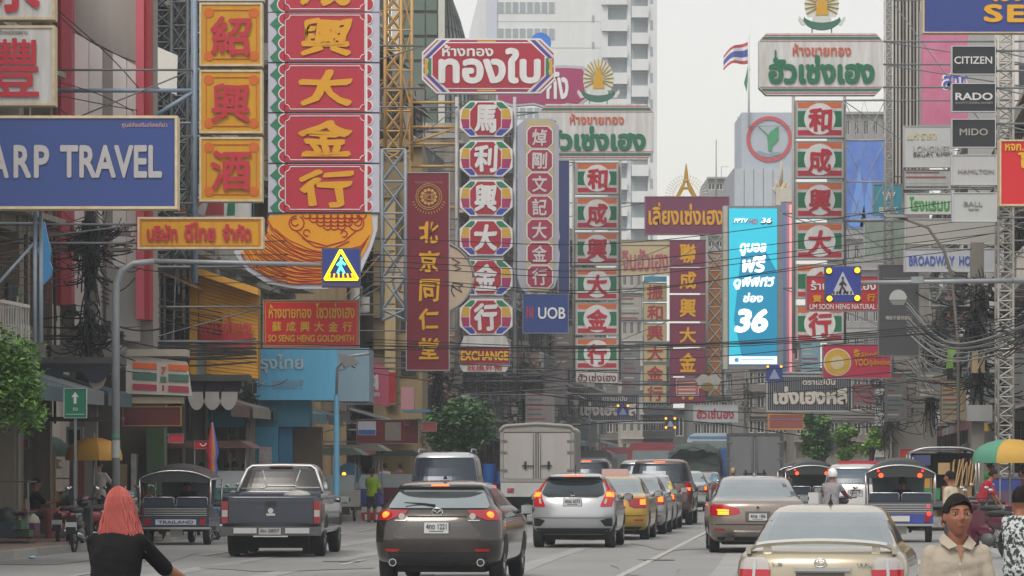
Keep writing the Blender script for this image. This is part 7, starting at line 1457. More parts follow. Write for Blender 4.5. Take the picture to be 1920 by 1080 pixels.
# ================================================================ trees
def tree(name, label, px, pyb, d, cx0, cy0, cx1, cy1, n, h1='#3d5a2a', h2='#5f7d3c', leaf=.11, lobes=9, seed=1):
    k = d / F; x = X(px, d); e = thing(name, label, 'tree', (x, d, .14)); rr = random.Random(seed); zt, zb = Z(cy0, d) - .14, Z(cy1, d) - .14; xa, xb = X(cx0, d) - x, X(cx1, d) - x
    BKm = mat('#4c4036', .9, .4, 3, bump=.5); q = MB(); zc = (zt + zb) / 2; q.tube([(0, 0, 0), (.05, .03, zb * .5), (-.03, .0, zb), (.02, 0, zc)], .13, BKm, 8, .07); q.build('trunk', e)
    L_ = []; q = MB()
    for i in range(lobes):
        a = rr.uniform(0, 2 * PI); r = rr.uniform(.2, .78); u = rr.uniform(-.75, .8); cx_ = (xa + xb) / 2 + (xb - xa) / 2 * r * math.cos(a) * math.sqrt(1 - u * u * .5); cz = zc + (zt - zb) / 2 * u; cy_ = (xb - xa) / 2 * r * math.sin(a); s_ = (xb - xa) * rr.uniform(.13, .24); L_.append((cx_, cy_, cz, s_))
        q.tube([(-.0, 0, zb * .9), (cx_ * .4, cy_ * .4, (zb + cz) / 2 + .1), (cx_, cy_, cz)], .045, BKm, 5, .012)
    q.build('limbs', e)
    q = MB(); lm = leafmat(h1, h2); lm2 = leafmat('#38582a', h1); vs = []; fs = [[], []]
    for i in range(n):
        c = L_[rr.randrange(len(L_))]; v = Vector((rr.gauss(0, 1), rr.gauss(0, 1), rr.gauss(0, .8))).normalized() * c[3] * rr.choice((rr.uniform(.3, 1.0), rr.uniform(.8, 1.35))); p = Vector(c[:3]) + v
        a = Vector((rr.uniform(-1, 1), rr.uniform(-1, 1), rr.uniform(-.5, .5))).normalized() * leaf * rr.uniform(.6, 1.2); b = a.cross(Vector((rr.uniform(-1, 1), rr.uniform(-1, 1), 1.2)).normalized()) * .55
        o = len(vs); vs += [p - a, p + b, p + a - Vector((0, 0, leaf * .3)), p - b]; fs[0 if rr.random() < .65 else 1].append((o, o + 1, o + 2, o + 3))
    q.add(vs, fs[0], lm); q.f += [list(f) for f in fs[1]]; q.m += [q.mi(lm2)] * len(fs[1]); q.smooth += [False] * len(fs[1]); q.build('crown', e, 'stuff'); return e
tree('street_tree', 'bright green leafy tree cut by the left edge of the photo', -60, 1000, 58, -150, 645, 98, 800, 9000, '#4f7a34', '#7ba548', .075, 26, 2)
tree('street_tree', 'broad green street tree left of the grey-white box truck', 872, 960, 128, 795, 762, 934, 852, 7000, '#365c34', '#4f7a42', .12, 22, 3)
tree('street_tree', 'taller dark green tree on the right behind the square box truck', 1530, 940, 172, 1496, 775, 1562, 880, 4500, '#44683a', '#6c9844', .14, 18, 4)
tree('street_tree', 'round clipped light green tree in the middle of the right hand three', 1586, 930, 160, 1562, 800, 1612, 860, 4000, '#729c48', '#9cc25c', .11, 8, 5)
tree('street_tree', 'round light green tree nearest the orange pole on the right', 1634, 930, 150, 1610, 795, 1662, 866, 4000, '#729c48', '#a0c660', .10, 8, 6)

# ================================================================ poles, signals, cables
def tangle(e, c, r, n, seed, m=CABLE, rad=.012, name='cable_tangle'):
    rr = random.Random(seed); q = MB()
    for i in range(n):
        a = Vector((c[0] + rr.gauss(0, .1), c[1] + rr.gauss(0, .1), c[2] + rr.gauss(0, r[2] * .45))); sx_ = rr.choice((-1, 1)); b = Vector((c[0] + sx_ * abs(rr.gauss(0, r[0] * .9)), c[1] + rr.gauss(0, .12), a.z + rr.gauss(-.15, r[2] * .35)))
        if i % 4 == 0: b = a + Vector((rr.gauss(0, .12), 0, -rr.uniform(.5, 1.6) * r[2]))
        mid = (a + b) / 2 + Vector((rr.gauss(0, .12), rr.gauss(0, .1), -abs(rr.gauss(0, r[2] * .4))))
        q.tube([a * (1 - t) ** 2 + mid * 2 * t * (1 - t) + b * t * t for t in [k / 8 for k in range(9)]], rad * rr.uniform(.6, 1.6), m, 4)
    for i in range(n // 14):
        rc = rr.uniform(.1, .22); p = Vector((c[0] + rr.gauss(0, r[0] * .3), c[1] - .15, c[2] + rr.gauss(0, r[2] * .3)))
        for k in range(3): q.tube([p + Vector((rc * math.cos(t * PI / 8) * (1 + k * .05), k * .02, rc * math.sin(t * PI / 8) * (1 + k * .07))) for t in range(17)], rad, m, 4)
    for i in range(n // 8): p = (c[0] + rr.gauss(0, r[0] * .3), c[1] - .1, c[2] + rr.gauss(0, r[2] * .4)); q.box(p[0] - .05, p[1] - .05, p[2] - .14, p[0] + .05, p[1] + .05, p[2] + .14, mat('#2a2c2e', .6))
    return q.build(name, e, 'stuff')
def pole(label, px, y0, y1, d, w=.16, m=CONC, name='utility_pole', tz=None, n=70, seed=1, arms=(), r=(.55, 0, .6)):
    s = Sign(name, label, 'pole', px, y1, d); q = MB(); z1 = s.z(y0); q.prismz([(-w, -w), (w, -w), (w, w), (-w, w)], 0, z1, m); q.build('shaft', s.e)
    for ay in arms: q = MB().box(-.9, -w - .08, s.z(ay) - .05, .9, -w, s.z(ay) + .05, mat('#6c6d6c', .6, .3, 3)); [q.disc((x, -w - .04, s.z(ay) + .12), .05, 'z', .14, mat('#7a4a3a', .4), 8) for x in (-.8, -.4, .4, .8)]; q.build('crossarm', s.e)
    if tz: [tangle(s.e, (0, -.25, s.z(t)), (r[0], 0, r[2]), n, seed + i) for i, t in enumerate(tz)]
    return s
s = pole('concrete utility pole smothered in black cable coils on the left', 171, 395, 1025, 77, .14, tz=(470, 440, 620), n=75, seed=3, arms=(440, 470), r=(.75, 0, .75))
q = MB().box(-.3, -.35, s.z(745), .1, -.15, s.z(690), DARK); q.build('junction_box', s.e)
s = pole('concrete pole with black boxes between the shops and the blue fascia', 470, 560, 950, 97, .12, tz=(600, 740), n=36, seed=8, r=(.4, 0, .6))
s = pole('thick concrete utility pole hung with looping cables on the right', 1832, 455, 1000, 95, .17, tz=(560, 620, 700), n=80, seed=12, arms=(560, 600), r=(1.0, 0, .8)); MB().box(-.35, -.5, s.z(790), .35, -.2, s.z(760), mat('#9fa2a2', .5, .3, 2)).build('meter_box', s.e); MB().box(-.2, -.45, s.z(700), .15, -.2, s.z(660), mat('#a39274', .6, .3, 2)).build('meter_box', s.e)
s = pole('slimmer utility pole with grey boxes left of the thick one', 1745, 580, 980, 118, .14, tz=(640, 740), n=60, seed=17, r=(1.1, 0, 1.0)); MB().box(-.5, -.5, s.z(745), .5, -.2, s.z(700), mat('#a9a9a6', .5, .3, 2)).build('meter_box', s.e)
s = pole('dark utility pole wrapped in wires behind the maroon scroll sign', 822, 600, 960, 145, .15, tz=(700, 760), n=60, seed=21, r=(1.1, 0, 1.1))
s = pole('distant utility pole above the grey-white box truck', 985, 640, 930, 175, .16, tz=(700, 760, 800), n=70, seed=24, r=(1.5, 0, 1.3))
s = pole('distant utility pole behind the trees on the right', 1665, 660, 930, 150, .15, tz=(720, 780), n=60, seed=27, r=(1.3, 0, 1.1))
s = pole('distant utility pole near the far crossing lights', 1400, 690, 900, 215, .16, tz=(740,), n=40, seed=31, r=(1.6, 0, 1.4))
s = Sign('street_pole', 'light blue street pole with a lamp head in front of the blue bank fascia', 'pole', 631, 945, 95); q = MB().disc((0, 0, s.z(740) / 2), .09, 'z', s.z(740), mat('#5f9fc0', .4, .3, 2), 12, .07); q.build('shaft', s.e); q = MB(); q.tube([(0, 0, s.z(740)), (.02, 0, s.z(690)), (.35, -.2, s.z(668)), (.9, -.4, s.z(664))], .04, STEEL, 6); q.build('arm', s.e)
q = MB(); q.prism(s.pts([(636, 664), (668, 672), (675, 682), (650, 690), (638, 676)]), -.6, -.2, mat('#77797b', .3, .2, 2)); q.build('lamp_head', s.e); tangle(s.e, (.3, 0, s.z(680)), (.3, 0, .2), 6, 5)
# signal with lit crossing triangle
def bulbs(s, q, pts, m, r=.03): [q.disc((s.x(a), -.05, s.z(b)), r, 'y', .03, m, 10) for a, b in pts]
s = Sign('crossing_signal', 'grey mast arm carrying a lit yellow triangle crossing signal on blue on the left', 'traffic signal', 217, 1028, 70); g = mat('#8d9297', .45, .3, 3, metal=.2)
q = MB(); q.tube([(0, 0, 0), (0, 0, s.z(560)), (.02, 0, s.z(530)), (s.x(228), 0, s.z(508)), (s.x(250), 0, s.z(494)), (s.x(290), 0, s.z(490))], .085, g, 10, .06); q.tube([(s.x(290), 0, s.z(490)), (s.x(602), 0, s.z(496))], .055, g, 10, .045); q.build('mast', s.e)
q = MB(); q.disc((0, 0, s.z(818)), .088, 'z', .06, mat('#2f8f6a', .5), 12); q.disc((0, 0, s.z(842)), .088, 'z', .35, mat('#a9aaa6', .5, .5, 6), 12); q.build('pole_stickers', s.e)
bx = s.box('sign_box', 603, 465, 676, 539, mat('#4a4f66', .5, .2, 2), 0, .12); s.box('blue_face', 606, 468, 673, 530, mat('#27378a', .3, .15, 2), -.01, -.001, bx); s.box('lower_strip', 606, 530, 673, 537, mat('#4a4478', .4), -.01, -.001, bx)
q = MB(); T = [(639, 469), (609, 524), (671, 524)]
for i in range(3): a, b = T[i], T[(i + 1) % 3]; q.tube([(s.x(a[0]), -.04, s.z(a[1])), (s.x(b[0]), -.04, s.z(b[1]))], .028, emit('#ffcf10', 2.0), 6)
for k in range(6): q.tube([(s.x(619 + k * 8), -.035, s.z(513)), (s.x(617 + k * 9), -.035, s.z(521))], .018, emit('#ffb010', 1.4), 5)
q.build('lit_triangle', bx)
q = MB(); c = emit('#5fe0d0', 1.3); q.disc((s.x(640), -.04, s.z(485)), .03, 'y', .02, c, 10)
for l in ([(640, 488), (639, 500)], [(639, 500), (633, 513)], [(639, 500), (646, 513)], [(640, 490), (632, 498)], [(640, 490), (648, 497)]): q.tube([(s.x(a), -.04, s.z(b)) for a, b in l], .026, c, 6)
q.build('lit_figure', bx)
s = Sign('crossing_signal', 'mast arm from the right carrying a blue square crossing sign with four amber lamps', 'traffic signal', 1985, 1050, 72)
q = MB(); q.tube([(0, 0, 0), (0, 0, s.z(545)), (-.15, 0, s.z(528)), (s.x(1900), 0, s.z(526))], .085, g, 10, .06); q.tube([(s.x(1925), 0, s.z(526)), (s.x(1614), 0, s.z(530))], .055, g, 10, .045); q.box(s.x(1708), -.1, s.z(531), s.x(1730), .1, s.z(519), g); q.build('mast', s.e)
bx = s.box('sign_box', 1546, 499, 1615, 567, mat('#4a4f66', .5, .2, 2), 0, .12); s.box('blue_face', 1548, 501, 1613, 565, mat('#27378a', .3, .15, 2), -.01, -.001, bx); s.poly('white_triangle', [(1580, 509), (1559, 553), (1602, 553)], mat('#a8aab4', .5, .2, 4), -.02, -.011, bx)
q = MB(); c = mat('#2a2c3a', .5); [q.tube([(s.x(a), -.03, s.z(b)) for a, b in l], .018, c, 5) for l in ([(1580, 524), (1579, 536)], [(1579, 536), (1573, 550)], [(1579, 536), (1587, 550)], [(1580, 527), (1586, 535)], [(1580, 527), (1574, 534)])]; q.disc((s.x(1580), -.03, s.z(521)), .026, 'y', .012, c, 10)
for k in range(6): q.prism(s.pts([(1562 + k * 6.5, 546), (1565 + k * 6.5, 546), (1564.4 + k * 6.5, 552), (1560.5 + k * 6.6, 552)]), -.024, -.0205, c)
q.build('walking_figure', bx)
for a, b in ((1554, 508), (1607, 507), (1555, 560), (1607, 559)): q = MB(); q.disc((s.x(a), -.05, s.z(b)), .058, 'y', .04, emit('#ffb81f', 1.6), 16); q.disc((s.x(a), -.02, s.z(b)), .072, 'y', .03, DARK, 16); q.build('amber_lamp', s.e)
for px, py, w_, d, lb, n4 in ((1452, 700, 30, 148, 'small blue crossing sign with two amber lamps below the video screen', 2), (1168, 770, 22, 225, 'tiny hazy crossing sign with two amber lamps far left of the street end', 2), (1257, 793, 20, 235, 'four tiny amber lamps over the far traffic', 4)):
    s = Sign('crossing_signal', lb, 'traffic signal', px, py + w_ * .5, d); s.box('sign_box', px - w_ / 2, py - w_ / 2, px + w_ / 2, py + w_ / 2, mat('#2d3f86' if n4 == 2 else '#3a3f48', .4, .2, 2), 0, .15); s.poly('white_triangle', [(px, py - w_ * .3), (px - w_ * .34, py + w_ * .35), (px + w_ * .34, py + w_ * .35)], mat('#8f98b0', .5), -.02, -.001)
    for sx_, sy in ((-1, -1), (1, -1), (-1, 1), (1, 1))[:n4]: q = MB(); q.disc((s.x(px + sx_ * w_ * .42), -.05, s.z(py + sy * w_ * .42)), 2.3 * s.k, 'y', .05, emit('#ffb030', 1.3), 12); q.build('amber_lamp', s.e)
    sd = -1 if px < 1300 else 1; q = MB(); xe = (xl(d) + 2.2 if sd < 0 else xr(d) - 2.2) - s.o.x; q.tube([(0, .1, 0 + w_ * .5 * s.k), (xe, .1, w_ * .5 * s.k), (xe, .1, -s.o.z)], .07, g, 6); q.build('mast', s.e)
# curved lamp arm on the right
s = Sign('street_lamp', 'old curved street lamp arm reaching left from the cable-hung pole on the right', 'street lamp', 1800, 990, 94); q = MB(); q.tube([(s.x(1800), .2, 0), (s.x(1798), .2, s.z(640)), (s.x(1786), .1, s.z(520)), (s.x(1770), .0, s.z(470)), (s.x(1740), 0, s.z(427)), (s.x(1700), 0, s.z(412)), (s.x(1662), 0, s.z(402))], .05, mat('#6f6a62', .5, .3, 3), 8, .035); q.build('arm', s.e); q = MB(); q.prism(s.pts([(1655, 402), (1690, 403), (1702, 408), (1660, 408)]), -.12, .12, mat('#8f8f8c', .4)); q.build('lamp_head', s.e)
s = Sign('hanging_cloth', 'bright yellow-green cloth hanging from the wires beside the thick right pole', 'cloth', 1782, 692, 94.5); s.poly('cloth', [(1776, 654), (1790, 652), (1793, 662), (1787, 668), (1787, 690), (1774, 691), (1777, 668)], mat('#7fae4a', .8, .3, 4), 0, .08); s.poly('strap', [(1775, 690), (1787, 690), (1786, 712), (1776, 712)], mat('#2a2c30', .8), .01, .07)
s = Sign('hanging_cloth', 'blue plastic bag tied to the pipe under the travel sign', 'cloth', 84, 535, 62); s.poly('cloth', [(83, 415), (88, 440), (95, 470), (93, 490), (98, 502), (94, 520), (80, 534), (76, 520), (80, 495), (70, 470), (76, 450)], mat('#3a86bf', .35, .4, 3), 0, .12); s.bracket(-1, 418, 420, x=82, n=1)
s = Sign('white_banner', 'torn white banner on the dark lattice left of the yellow sign column', 'banner', 310, 178, 84); s.poly('banner', [(286, 84), (333, 104), (331, 178), (300, 166), (286, 152)], WHITE, 0, .05); s.bracket(-1, 90, 160, x=288, n=2)
def wire(pts, d0, d1, label, r=.012, m=None, group='cables strung across the street'):
    N = 24; P0 = pts; out_ = []
    for i in range(N + 1):
        t = i / N; f = t * (len(P0) - 1); k = min(int(f), len(P0) - 2); u = f - k; g = lambda j: P0[max(0, min(len(P0) - 1, j))]
        a, b, c, e_ = g(k - 1), g(k), g(k + 1), g(k + 2); cr = lambda w: .5 * (2 * b[w] + (c[w] - a[w]) * u + (2 * a[w] - 5 * b[w] + 4 * c[w] - e_[w]) * u * u + (3 * b[w] - a[w] - 3 * c[w] + e_[w]) * u ** 3)
        out_.append(P(cr(0), cr(1), d0 + (d1 - d0) * t))
    q = MB(); q.tube(out_, r, m or CABLE, 5); return tag(q.build('overhead_cable'), label, 'cable', group)
U = 'one of the thin black cables strung side by side across the street above the traffic'
for i, (a, b, c, d_, f) in enumerate([(462, 448, 458, 418, 352), (480, 478, 492, 452, 395), (492, 490, 508, 470, 410), (505, 500, 520, 480, 426), (518, 520, 545, 505, 450), (535, 528, 550, 500, 420), (640, 648, 652, 632, 590), (650, 655, 648, 640, 612)]):
    wire([(240, a), (700, b), (1120, c), (1500, d_), (1960, f)], 84, 96, 'the %s of eight thin black cables strung across the street above the traffic' % TOP[i if i < 7 else 11], .011 if i < 6 else .014)
for i, (a, b, c, d_) in enumerate([(668, 690, 700, 650), (690, 712, 722, 690), (655, 672, 668, 622), (700, 735, 742, 712)]): wire([(700, a), (1000, b), (1350, c), (1760, d_)], 112, 116, 'the %s of four lower sagging cables in front of the middle sign columns' % (TOP[i] if i < 3 else 'lowest'), .014)
for i, (a, b, c) in enumerate([(600, 690, 720), (640, 725, 755), (700, 740, 770), (760, 780, 790)]): wire([(840, a + 60), (1050, b + 20), (1300, c), (1640, a + 80)], 150, 165, 'the %s of four far hazy cables crossing above the buses' % (TOP[i] if i < 3 else 'lowest'), .025)
for l in ([(60, -20), (165, 75), (285, 128)], [(110, 20), (210, 110), (290, 200)], [(60, 140), (180, 175), (262, 215)], [(90, 175), (190, 195), (285, 212)], [(100, 190), (140, 230), (220, 300)]): wire(l, 72, 80, 'one of the thin slack cables hanging in front of the red and white clad building', .012)
for i in range(3): wire([(690, 636 + i * 6), (1080, 652 + i * 2.4 + R.uniform(-3, 3)), (1440, 640 + i * 3), (1760, 612 + i * 5), (1960, 585 + i * 6)], 104, 90, 'the %s strand of the dark bundle spanning the street at lamp height' % (TOP[i] if i < 2 else 'lowest'), R.uniform(.008, .013))
for i in range(10): wire([(1700, 560 + i * 7), (1790, 640 + i * 3 + R.uniform(-8, 14)), (1960, 590 + i * 5)], 100, 86, 'the %s strand of the heavy cable bundle sagging past the right pole' % (TOP[i] if i < 9 else 'lowest'), R.uniform(.012, .026), mat(R.choice(['#6f7172', '#8a8c8c', '#3a3c3e']), .6, .2, 3))
for i in range(12): 
    y = 628 + i * 3.2; wire([(-20, y + R.uniform(-8, 30)), (170, y + R.uniform(-4, 8)), (330, y + 14 + R.uniform(-5, 8)), (480, y + R.uniform(0, 16))], 74, 92, 'the %s strand of the thick cable bundle above the left shop fronts' % TOP[i], R.uniform(.012, .03))
for i in range(9): y = 400 + i * 14; wire([(-20, y + 45 + R.uniform(-10, 10)), (80, y + 30), (165, y + 5)], 66, 77, 'the %s of nine parallel cables running left into the coil-covered pole' % (TOP[i] if i < 8 else 'lowest'), .011)
for i in range(6): wire([(190, 520 + i * 9), (300, 560 + i * 10 + R.uniform(-6, 6)), (480, 600 + i * 8)], 77, 96, 'the %s of six drooping cables between the two left utility poles' % (TOP[i] if i < 5 else 'lowest'), .014)
for i in range(12): wire([(1700, 640 + R.uniform(-20, 60)), (1760, 660 + R.uniform(0, 90)), (1830, 600 + R.uniform(0, 90))], 118, 95, 'one of the looping cables between the two right utility poles', .014, mat(R.choice(['#6f7172', '#8f9191', '#2a2c2e']), .6, .2, 3))
for i in range(9): wire([(1832, 570 + i * 16), (1880, 620 + R.uniform(-10, 60)), (1960, 560 + i * 18)], 95, 84, 'the %s of nine heavy cables running right from the thick pole' % (TOP[i] if i < 8 else 'lowest'), .016)
for i in range(8): wire([(1560, 700 + i * 6), (1610, 730 + i * 5), (1665, 690 + i * 14)], 155, 150, 'the %s of eight cables fanning out above the small trees on the right' % (TOP[i] if i < 7 else 'lowest'), .02)
for i in range(8): wire([(480, 640 + i * 4), (620, 665 + i * 3), (822, 690 + i * 9)], 97, 145, 'the %s of eight cables from the blue bank fascia to the dark pole' % (TOP[i] if i < 7 else 'lowest'), .016)
# ================================================================ lattice supports
s = Sign('scaffold_tower', 'yellow painted lattice tower between the dragon sign and the octagonal board', 'tower', 746, 300, 119); Ym = mat('#b8935a', .6, .3, 3)
lattice(s, 722, 752, -20, 300, Ym, .6, 38, .035, xb=True); lattice(s, 752, 772, -20, 300, Ym, .6, 76, .03, xb=False); s.bracket(-1, 20, 280, Ym, x=722, n=4)
s = Sign('scaffold', 'yellow ladder-like frame holding the octagon sign column', 'scaffold', 815, 640, 119); q = MB()
for yy in (190, 236, 268, 310, 388, 470, 560, 630): q.tube([(s.x(768), .4, s.z(yy)), (s.x(858), .4, s.z(yy))], .05, Ym, 5)
for px in (768, 857): q.tube([(s.x(px), .4, s.z(180)), (s.x(px), .4, s.z(640))], .06, Ym, 5)
q.tube([(s.x(768), .4, s.z(268)), (s.x(858), .4, s.z(236))], .04, Ym, 5); q.build('frame', s.e); s.bracket(-1, 200, 620, Ym, x=768, n=4)
s = Sign('steel_bracket', 'blue-grey lattice bracket between the dragon sign and the maroon scroll sign', 'bracket', 740, 600, 100); lattice(s, 716, 760, 280, 600, mat('#8a949c', .5, .3, 3), .5, 60, .03, name='lattice'); s.bracket(-1, 300, 590, x=716, n=3)
s = Sign('dark_scaffold', 'dark dense lattice tower behind the yellow sign column', 'scaffold', 325, 640, 90); lattice(s, 286, 322, -40, 500, mat('#3f4447', .6, .3, 3), .8, 30, .035); lattice(s, 322, 352, -40, 500, mat('#4b5054', .6, .3, 3), .8, 44, .03); tangle(s.e, (0, .2, s.z(120)), (.5, 0, 3), 60, 44, mat('#55595c', .6), .02, 'wire_mess'); s.bracket(-1, -20, 600, x=288, n=3)
s = Sign('white_lattice', 'thin white lattice mast beside the right hand striped column', 'tower', 1668, 700, 123); lattice(s, 1660, 1674, -20, 700, mat('#a9aaa8', .5, .3, 3), .3, 16, .018, xb=False)
q = MB(); W_ = mat('#b5b6b4', .5, .3, 3)
for yy in (186, 262, 340, 412, 490): q.tube([(s.x(1584), .2, s.z(yy)), (s.x(1662), .2, s.z(yy))], .03, W_, 5)
for k in range(4): a, b = 188 + k * 76, 262 + k * 76; q.tube([(s.x(1584), .2, s.z(a)), (s.x(1622), .2, s.z(b)), (s.x(1660), .2, s.z(a))], .018, W_, 4); q.tube([(s.x(1600), .25, s.z(b)), (s.x(1622), .25, s.z(a)), (s.x(1645), .25, s.z(b))], .018, W_, 4)
q.build('stay', s.e); s.bracket(1, 0, 660, x=1672, n=3)
s = Sign('orange_lattice', 'orange lattice support left of the video screen', 'tower', 1342, 745, 170); s.box('orange_board', 1330, 500, 1352, 740, mat('#b5763c', .6, .4, 3), .5, .7); lattice(s, 1326, 1356, 440, 745, mat('#8a8a86', .5, .3, 3), .5, 34, .035); s.bracket(-1, 450, 740, x=1326, n=2)
s = Sign('lamp_ornament', 'white and brown ornamental disc lamp at the foot of the purple column', 'lamp', 1330, 750, 160); q = MB(); q.prism(s.pts([(1304, 712), (1318, 700), (1330, 706), (1342, 700), (1352, 712), (1344, 730), (1312, 728)]), 0, .3, mat('#a9aaa4', .5, .3, 3)); q.prism(s.pts(arc(1326, 725, 12, 0, 360, 14, 8)[:-1]), -.1, .0, mat('#8a7448', .5)); q.build('shade', s.e); s.bracket(-1, 715, 740, x=1305)
# flags
s = Sign('flag_pole', 'tall thin flagpole with a red, white and blue striped flag and a small green one', 'flag', 1404, 240, 300); q = MB(); q.tube([(0, 0, 0), (0, 0, s.z(66))], .09, mat('#c9cccc', .5), 6); q.build('pole', s.e)
def flag(s, name, cols, x0, y0, dx, dy, hh, m=8):
    n = len(cols); bands = [1, 1, 2, 1, 1][:n]; tot = sum(bands); acc = 0; root = None
    for c, bw_ in zip(cols, bands):
        q = MB(); vs = []
        for i in range(m + 1):
            t = i / m; px = x0 + dx * t; top = y0 + dy * t * t + 2.5 * math.sin(t * 6) + hh * (1 - .35 * t) * acc / tot; bot = y0 + dy * t * t + 2.5 * math.sin(t * 6) + hh * (1 - .35 * t) * (acc + bw_) / tot; yv = .5 * math.sin(t * 7)
            vs += [(s.x(px), yv, s.z(top)), (s.x(px), yv, s.z(bot)), (s.x(px), yv + .03, s.z(top)), (s.x(px), yv + .03, s.z(bot))]
        q.add(vs, [(4 * i + a, 4 * i + 4 + a, 4 * i + 4 + b, 4 * i + b) for i in range(m) for a, b in ((0, 1), (3, 2), (2, 0), (1, 3))], mat(c, .7, .1, 2)); o = q.build(name, root or s.e); root = root or o; acc += bw_
flag(s, 'striped_flag', ['#b8343f', '#d8d8da', '#3a4aa0', '#d8d8da', '#b8343f'], 1405, 77, -48, 28, 42)
s.poly('green_flag', [(1403, 118), (1407, 130), (1402, 150), (1400, 172), (1395, 155), (1399, 140)], mat('#2f7a50', .7, .2, 2), 0, .1); s.bracket(1, 236, 238, x=1404, n=1)
s = Sign('antenna_mast', 'thin antenna mast with whip aerials on the distant roofs', 'antenna', 1343, 335, 330); q = MB(); q.tube([(0, 0, -2), (0, 0, s.z(262))], .07, mat('#9a9c9c', .5), 5); [q.tube([(s.x(1352), 0, s.z(335)), (s.x(1353), 0, s.z(312)), (s.x(1366), 0, s.z(313))], .03, mat('#9a9c9c', .5), 4)]; [q.tube([(s.x(1382), 0, s.z(y)), (s.x(1388), 0, s.z(y))], .04, mat('#9a9c9c', .5), 4) for y in (220, 230, 238)]; q.build('mast', s.e)

# ================================================================ umbrellas, carts, street clutter
def umbrella(label, px, ytop, yedge, hw, d, cols, n=8):
    s = Sign('market_umbrella', label, 'umbrella', px, 1000, d); zt, ze, r = s.z(ytop), s.z(yedge), hw * s.k; q = MB(); q.tube([(0, 0, 0), (0, 0, zt + .1)], .025, STEEL, 6); q.build('pole', s.e)
    for k in range(n):
        q = MB(); vs = []; M_ = 5
        for j in range(M_ + 1):
            t = j / M_; rad = r * math.sin(t * PI / 2 * .98); z = ze + (zt - ze) * math.cos(t * PI / 2 * .98)
            for i in range(3): a = 2 * PI * (k + i / 2) / n + .3; rr_ = rad * (1 - (.03 * t if i == 1 else 0)); vs.append((rr_ * math.cos(a), rr_ * math.sin(a), z))
        for i in range(3): v = vs[M_ * 3 + i]; vs.append((v[0], v[1], v[2] - .12))
        q.add(vs, [(j * 3 + i, (j + 1) * 3 + i, (j + 1) * 3 + i + 1, j * 3 + i + 1) for j in range(M_ + 1) for i in range(2)], mat(cols[k % len(cols)], .7, .2, 2), True); q.build('canopy_panel', s.e)
        q = MB(); a = 2 * PI * k / n + .3; q.tube([(0, 0, zt - .05), (r * .6 * math.cos(a), r * .6 * math.sin(a), ze + (zt - ze) * .55), (r * math.cos(a), r * math.sin(a), ze - .01)], .008, STEEL, 4); q.build('rib', s.e)
umbrella('large market umbrella with green, yellow and white panels at the right', 1893, 823, 860, 72, 84, ['#4c8870', '#a9adc0', '#98a0b8', '#4c8870', '#4c8870', '#b58f3a', '#b58f3a', '#b59444'])
umbrella('yellow umbrella half hidden by the signal mast on the left', 176, 820, 854, 54, 75, ['#b8862c', '#c0902f', '#a87c28'])
umbrella('small pink umbrella beyond the signal mast on the left', 222, 845, 862, 12, 95, ['#b86a74', '#c08088'])
umbrella('dark green parasol under the shop canopies at the left edge', 95, 818, 848, 34, 86, ['#2c4038', '#33483f'])
s = Sign('folded_umbrella', 'tall folded rainbow umbrella standing beside the parked tuk-tuk', 'umbrella', 398, 1015, 76); q = MB(); q.tube([(0, 0, 0), (0, 0, s.z(792))], .02, STEEL, 5); q.build('pole', s.e)
prof = [(795, 1.5), (802, 3.2), (830, 8), (850, 11), (866, 7), (880, 10), (895, 6)]; cl_ = ['#b02a40', '#3f5fc0', '#b02a40', '#b02a40', '#b8763c', '#4058b0']
for k in range(6):
    q = MB(); vs = []
    for y_, r_ in prof:
        for i in range(3): a = 2 * PI * (k + i / 2) / 6 + .4; rr_ = r_ * s.k * (1.15 if i == 1 else .8) * (1.0 if k != 1 else 1.3); vs.append((rr_ * math.cos(a), rr_ * math.sin(a), s.z(y_)))
    q.add(vs, [(j * 3 + i, (j + 1) * 3 + i, (j + 1) * 3 + i + 1, j * 3 + i + 1) for j in range(len(prof) - 1) for i in range(2)], mat(cl_[k], .6, .2, 3), True); q.build('canopy_panel', s.e)
def cart(name, label, px, d, w, canopy, ch, body, items=(), roofz=2.05, z=0):
    e = thing(name, label, 'food cart', (X(px, d), d, z), -.09, 'food carts'); q = MB(); h = w / 2; q.box(-h, 0, .45, h, .9, .95, mat(body, .5, .4, 2)); bd = q.build('counter', e); q = MB(); [q.tube([(x, y, .3), (x, y, roofz)], .02, STEEL, 5) for x in (-h + .05, h - .05) for y in (.05, .85)]; q.build('posts', e)
    q = MB(); q.prism([(-h - .25, roofz), (h + .25, roofz), (h * .9, roofz + .2), (-h * .9, roofz + .2)], -.3, 1.2, mat(canopy, .7, .4, 2)); q.build('canopy', e)
    q = MB(); q.box(-h + .04, .05, .95, h - .04, .07, 1.4, mat('#a3b0b4', .15, .2, 2)); q.build('glass_case', e)
    [wheel(e, s_ * (h - .1), .3, .25, .06, '#8a8c8e', s_) for s_ in (-1, 1)]
    rr = random.Random(int(px)); 
    for k in range(int(w / .16)): q = MB(); x = -h + .12 + k * .16; q.ell((x, .2, 1.0), (.06, .06, rr.uniform(.06, .16)), mat(rr.choice(['#b8322c', '#c9762c', '#d0c8b0', '#7a9a3a', '#8a4a2a', '#c9a83c']), .6, .2, 4), 8, 6); q.build('goods', e)
    return e
cart('food_cart', 'food cart with a grey-green flat canopy next to the blue street pole', 622, 104, 1.5, '#59695e', 0, '#a9a9a4', roofz=2.0)
cart('food_cart', 'food cart with a grey peaked canopy and blue sign strip', 666, 110, 1.6, '#7c7a72', 0, '#3a3f86', roofz=2.15)
cart('food_cart', 'dark maroon cart behind the person in yellow-green', 738, 116, 1.5, '#33403c', 0, '#5c2430', roofz=2.0)
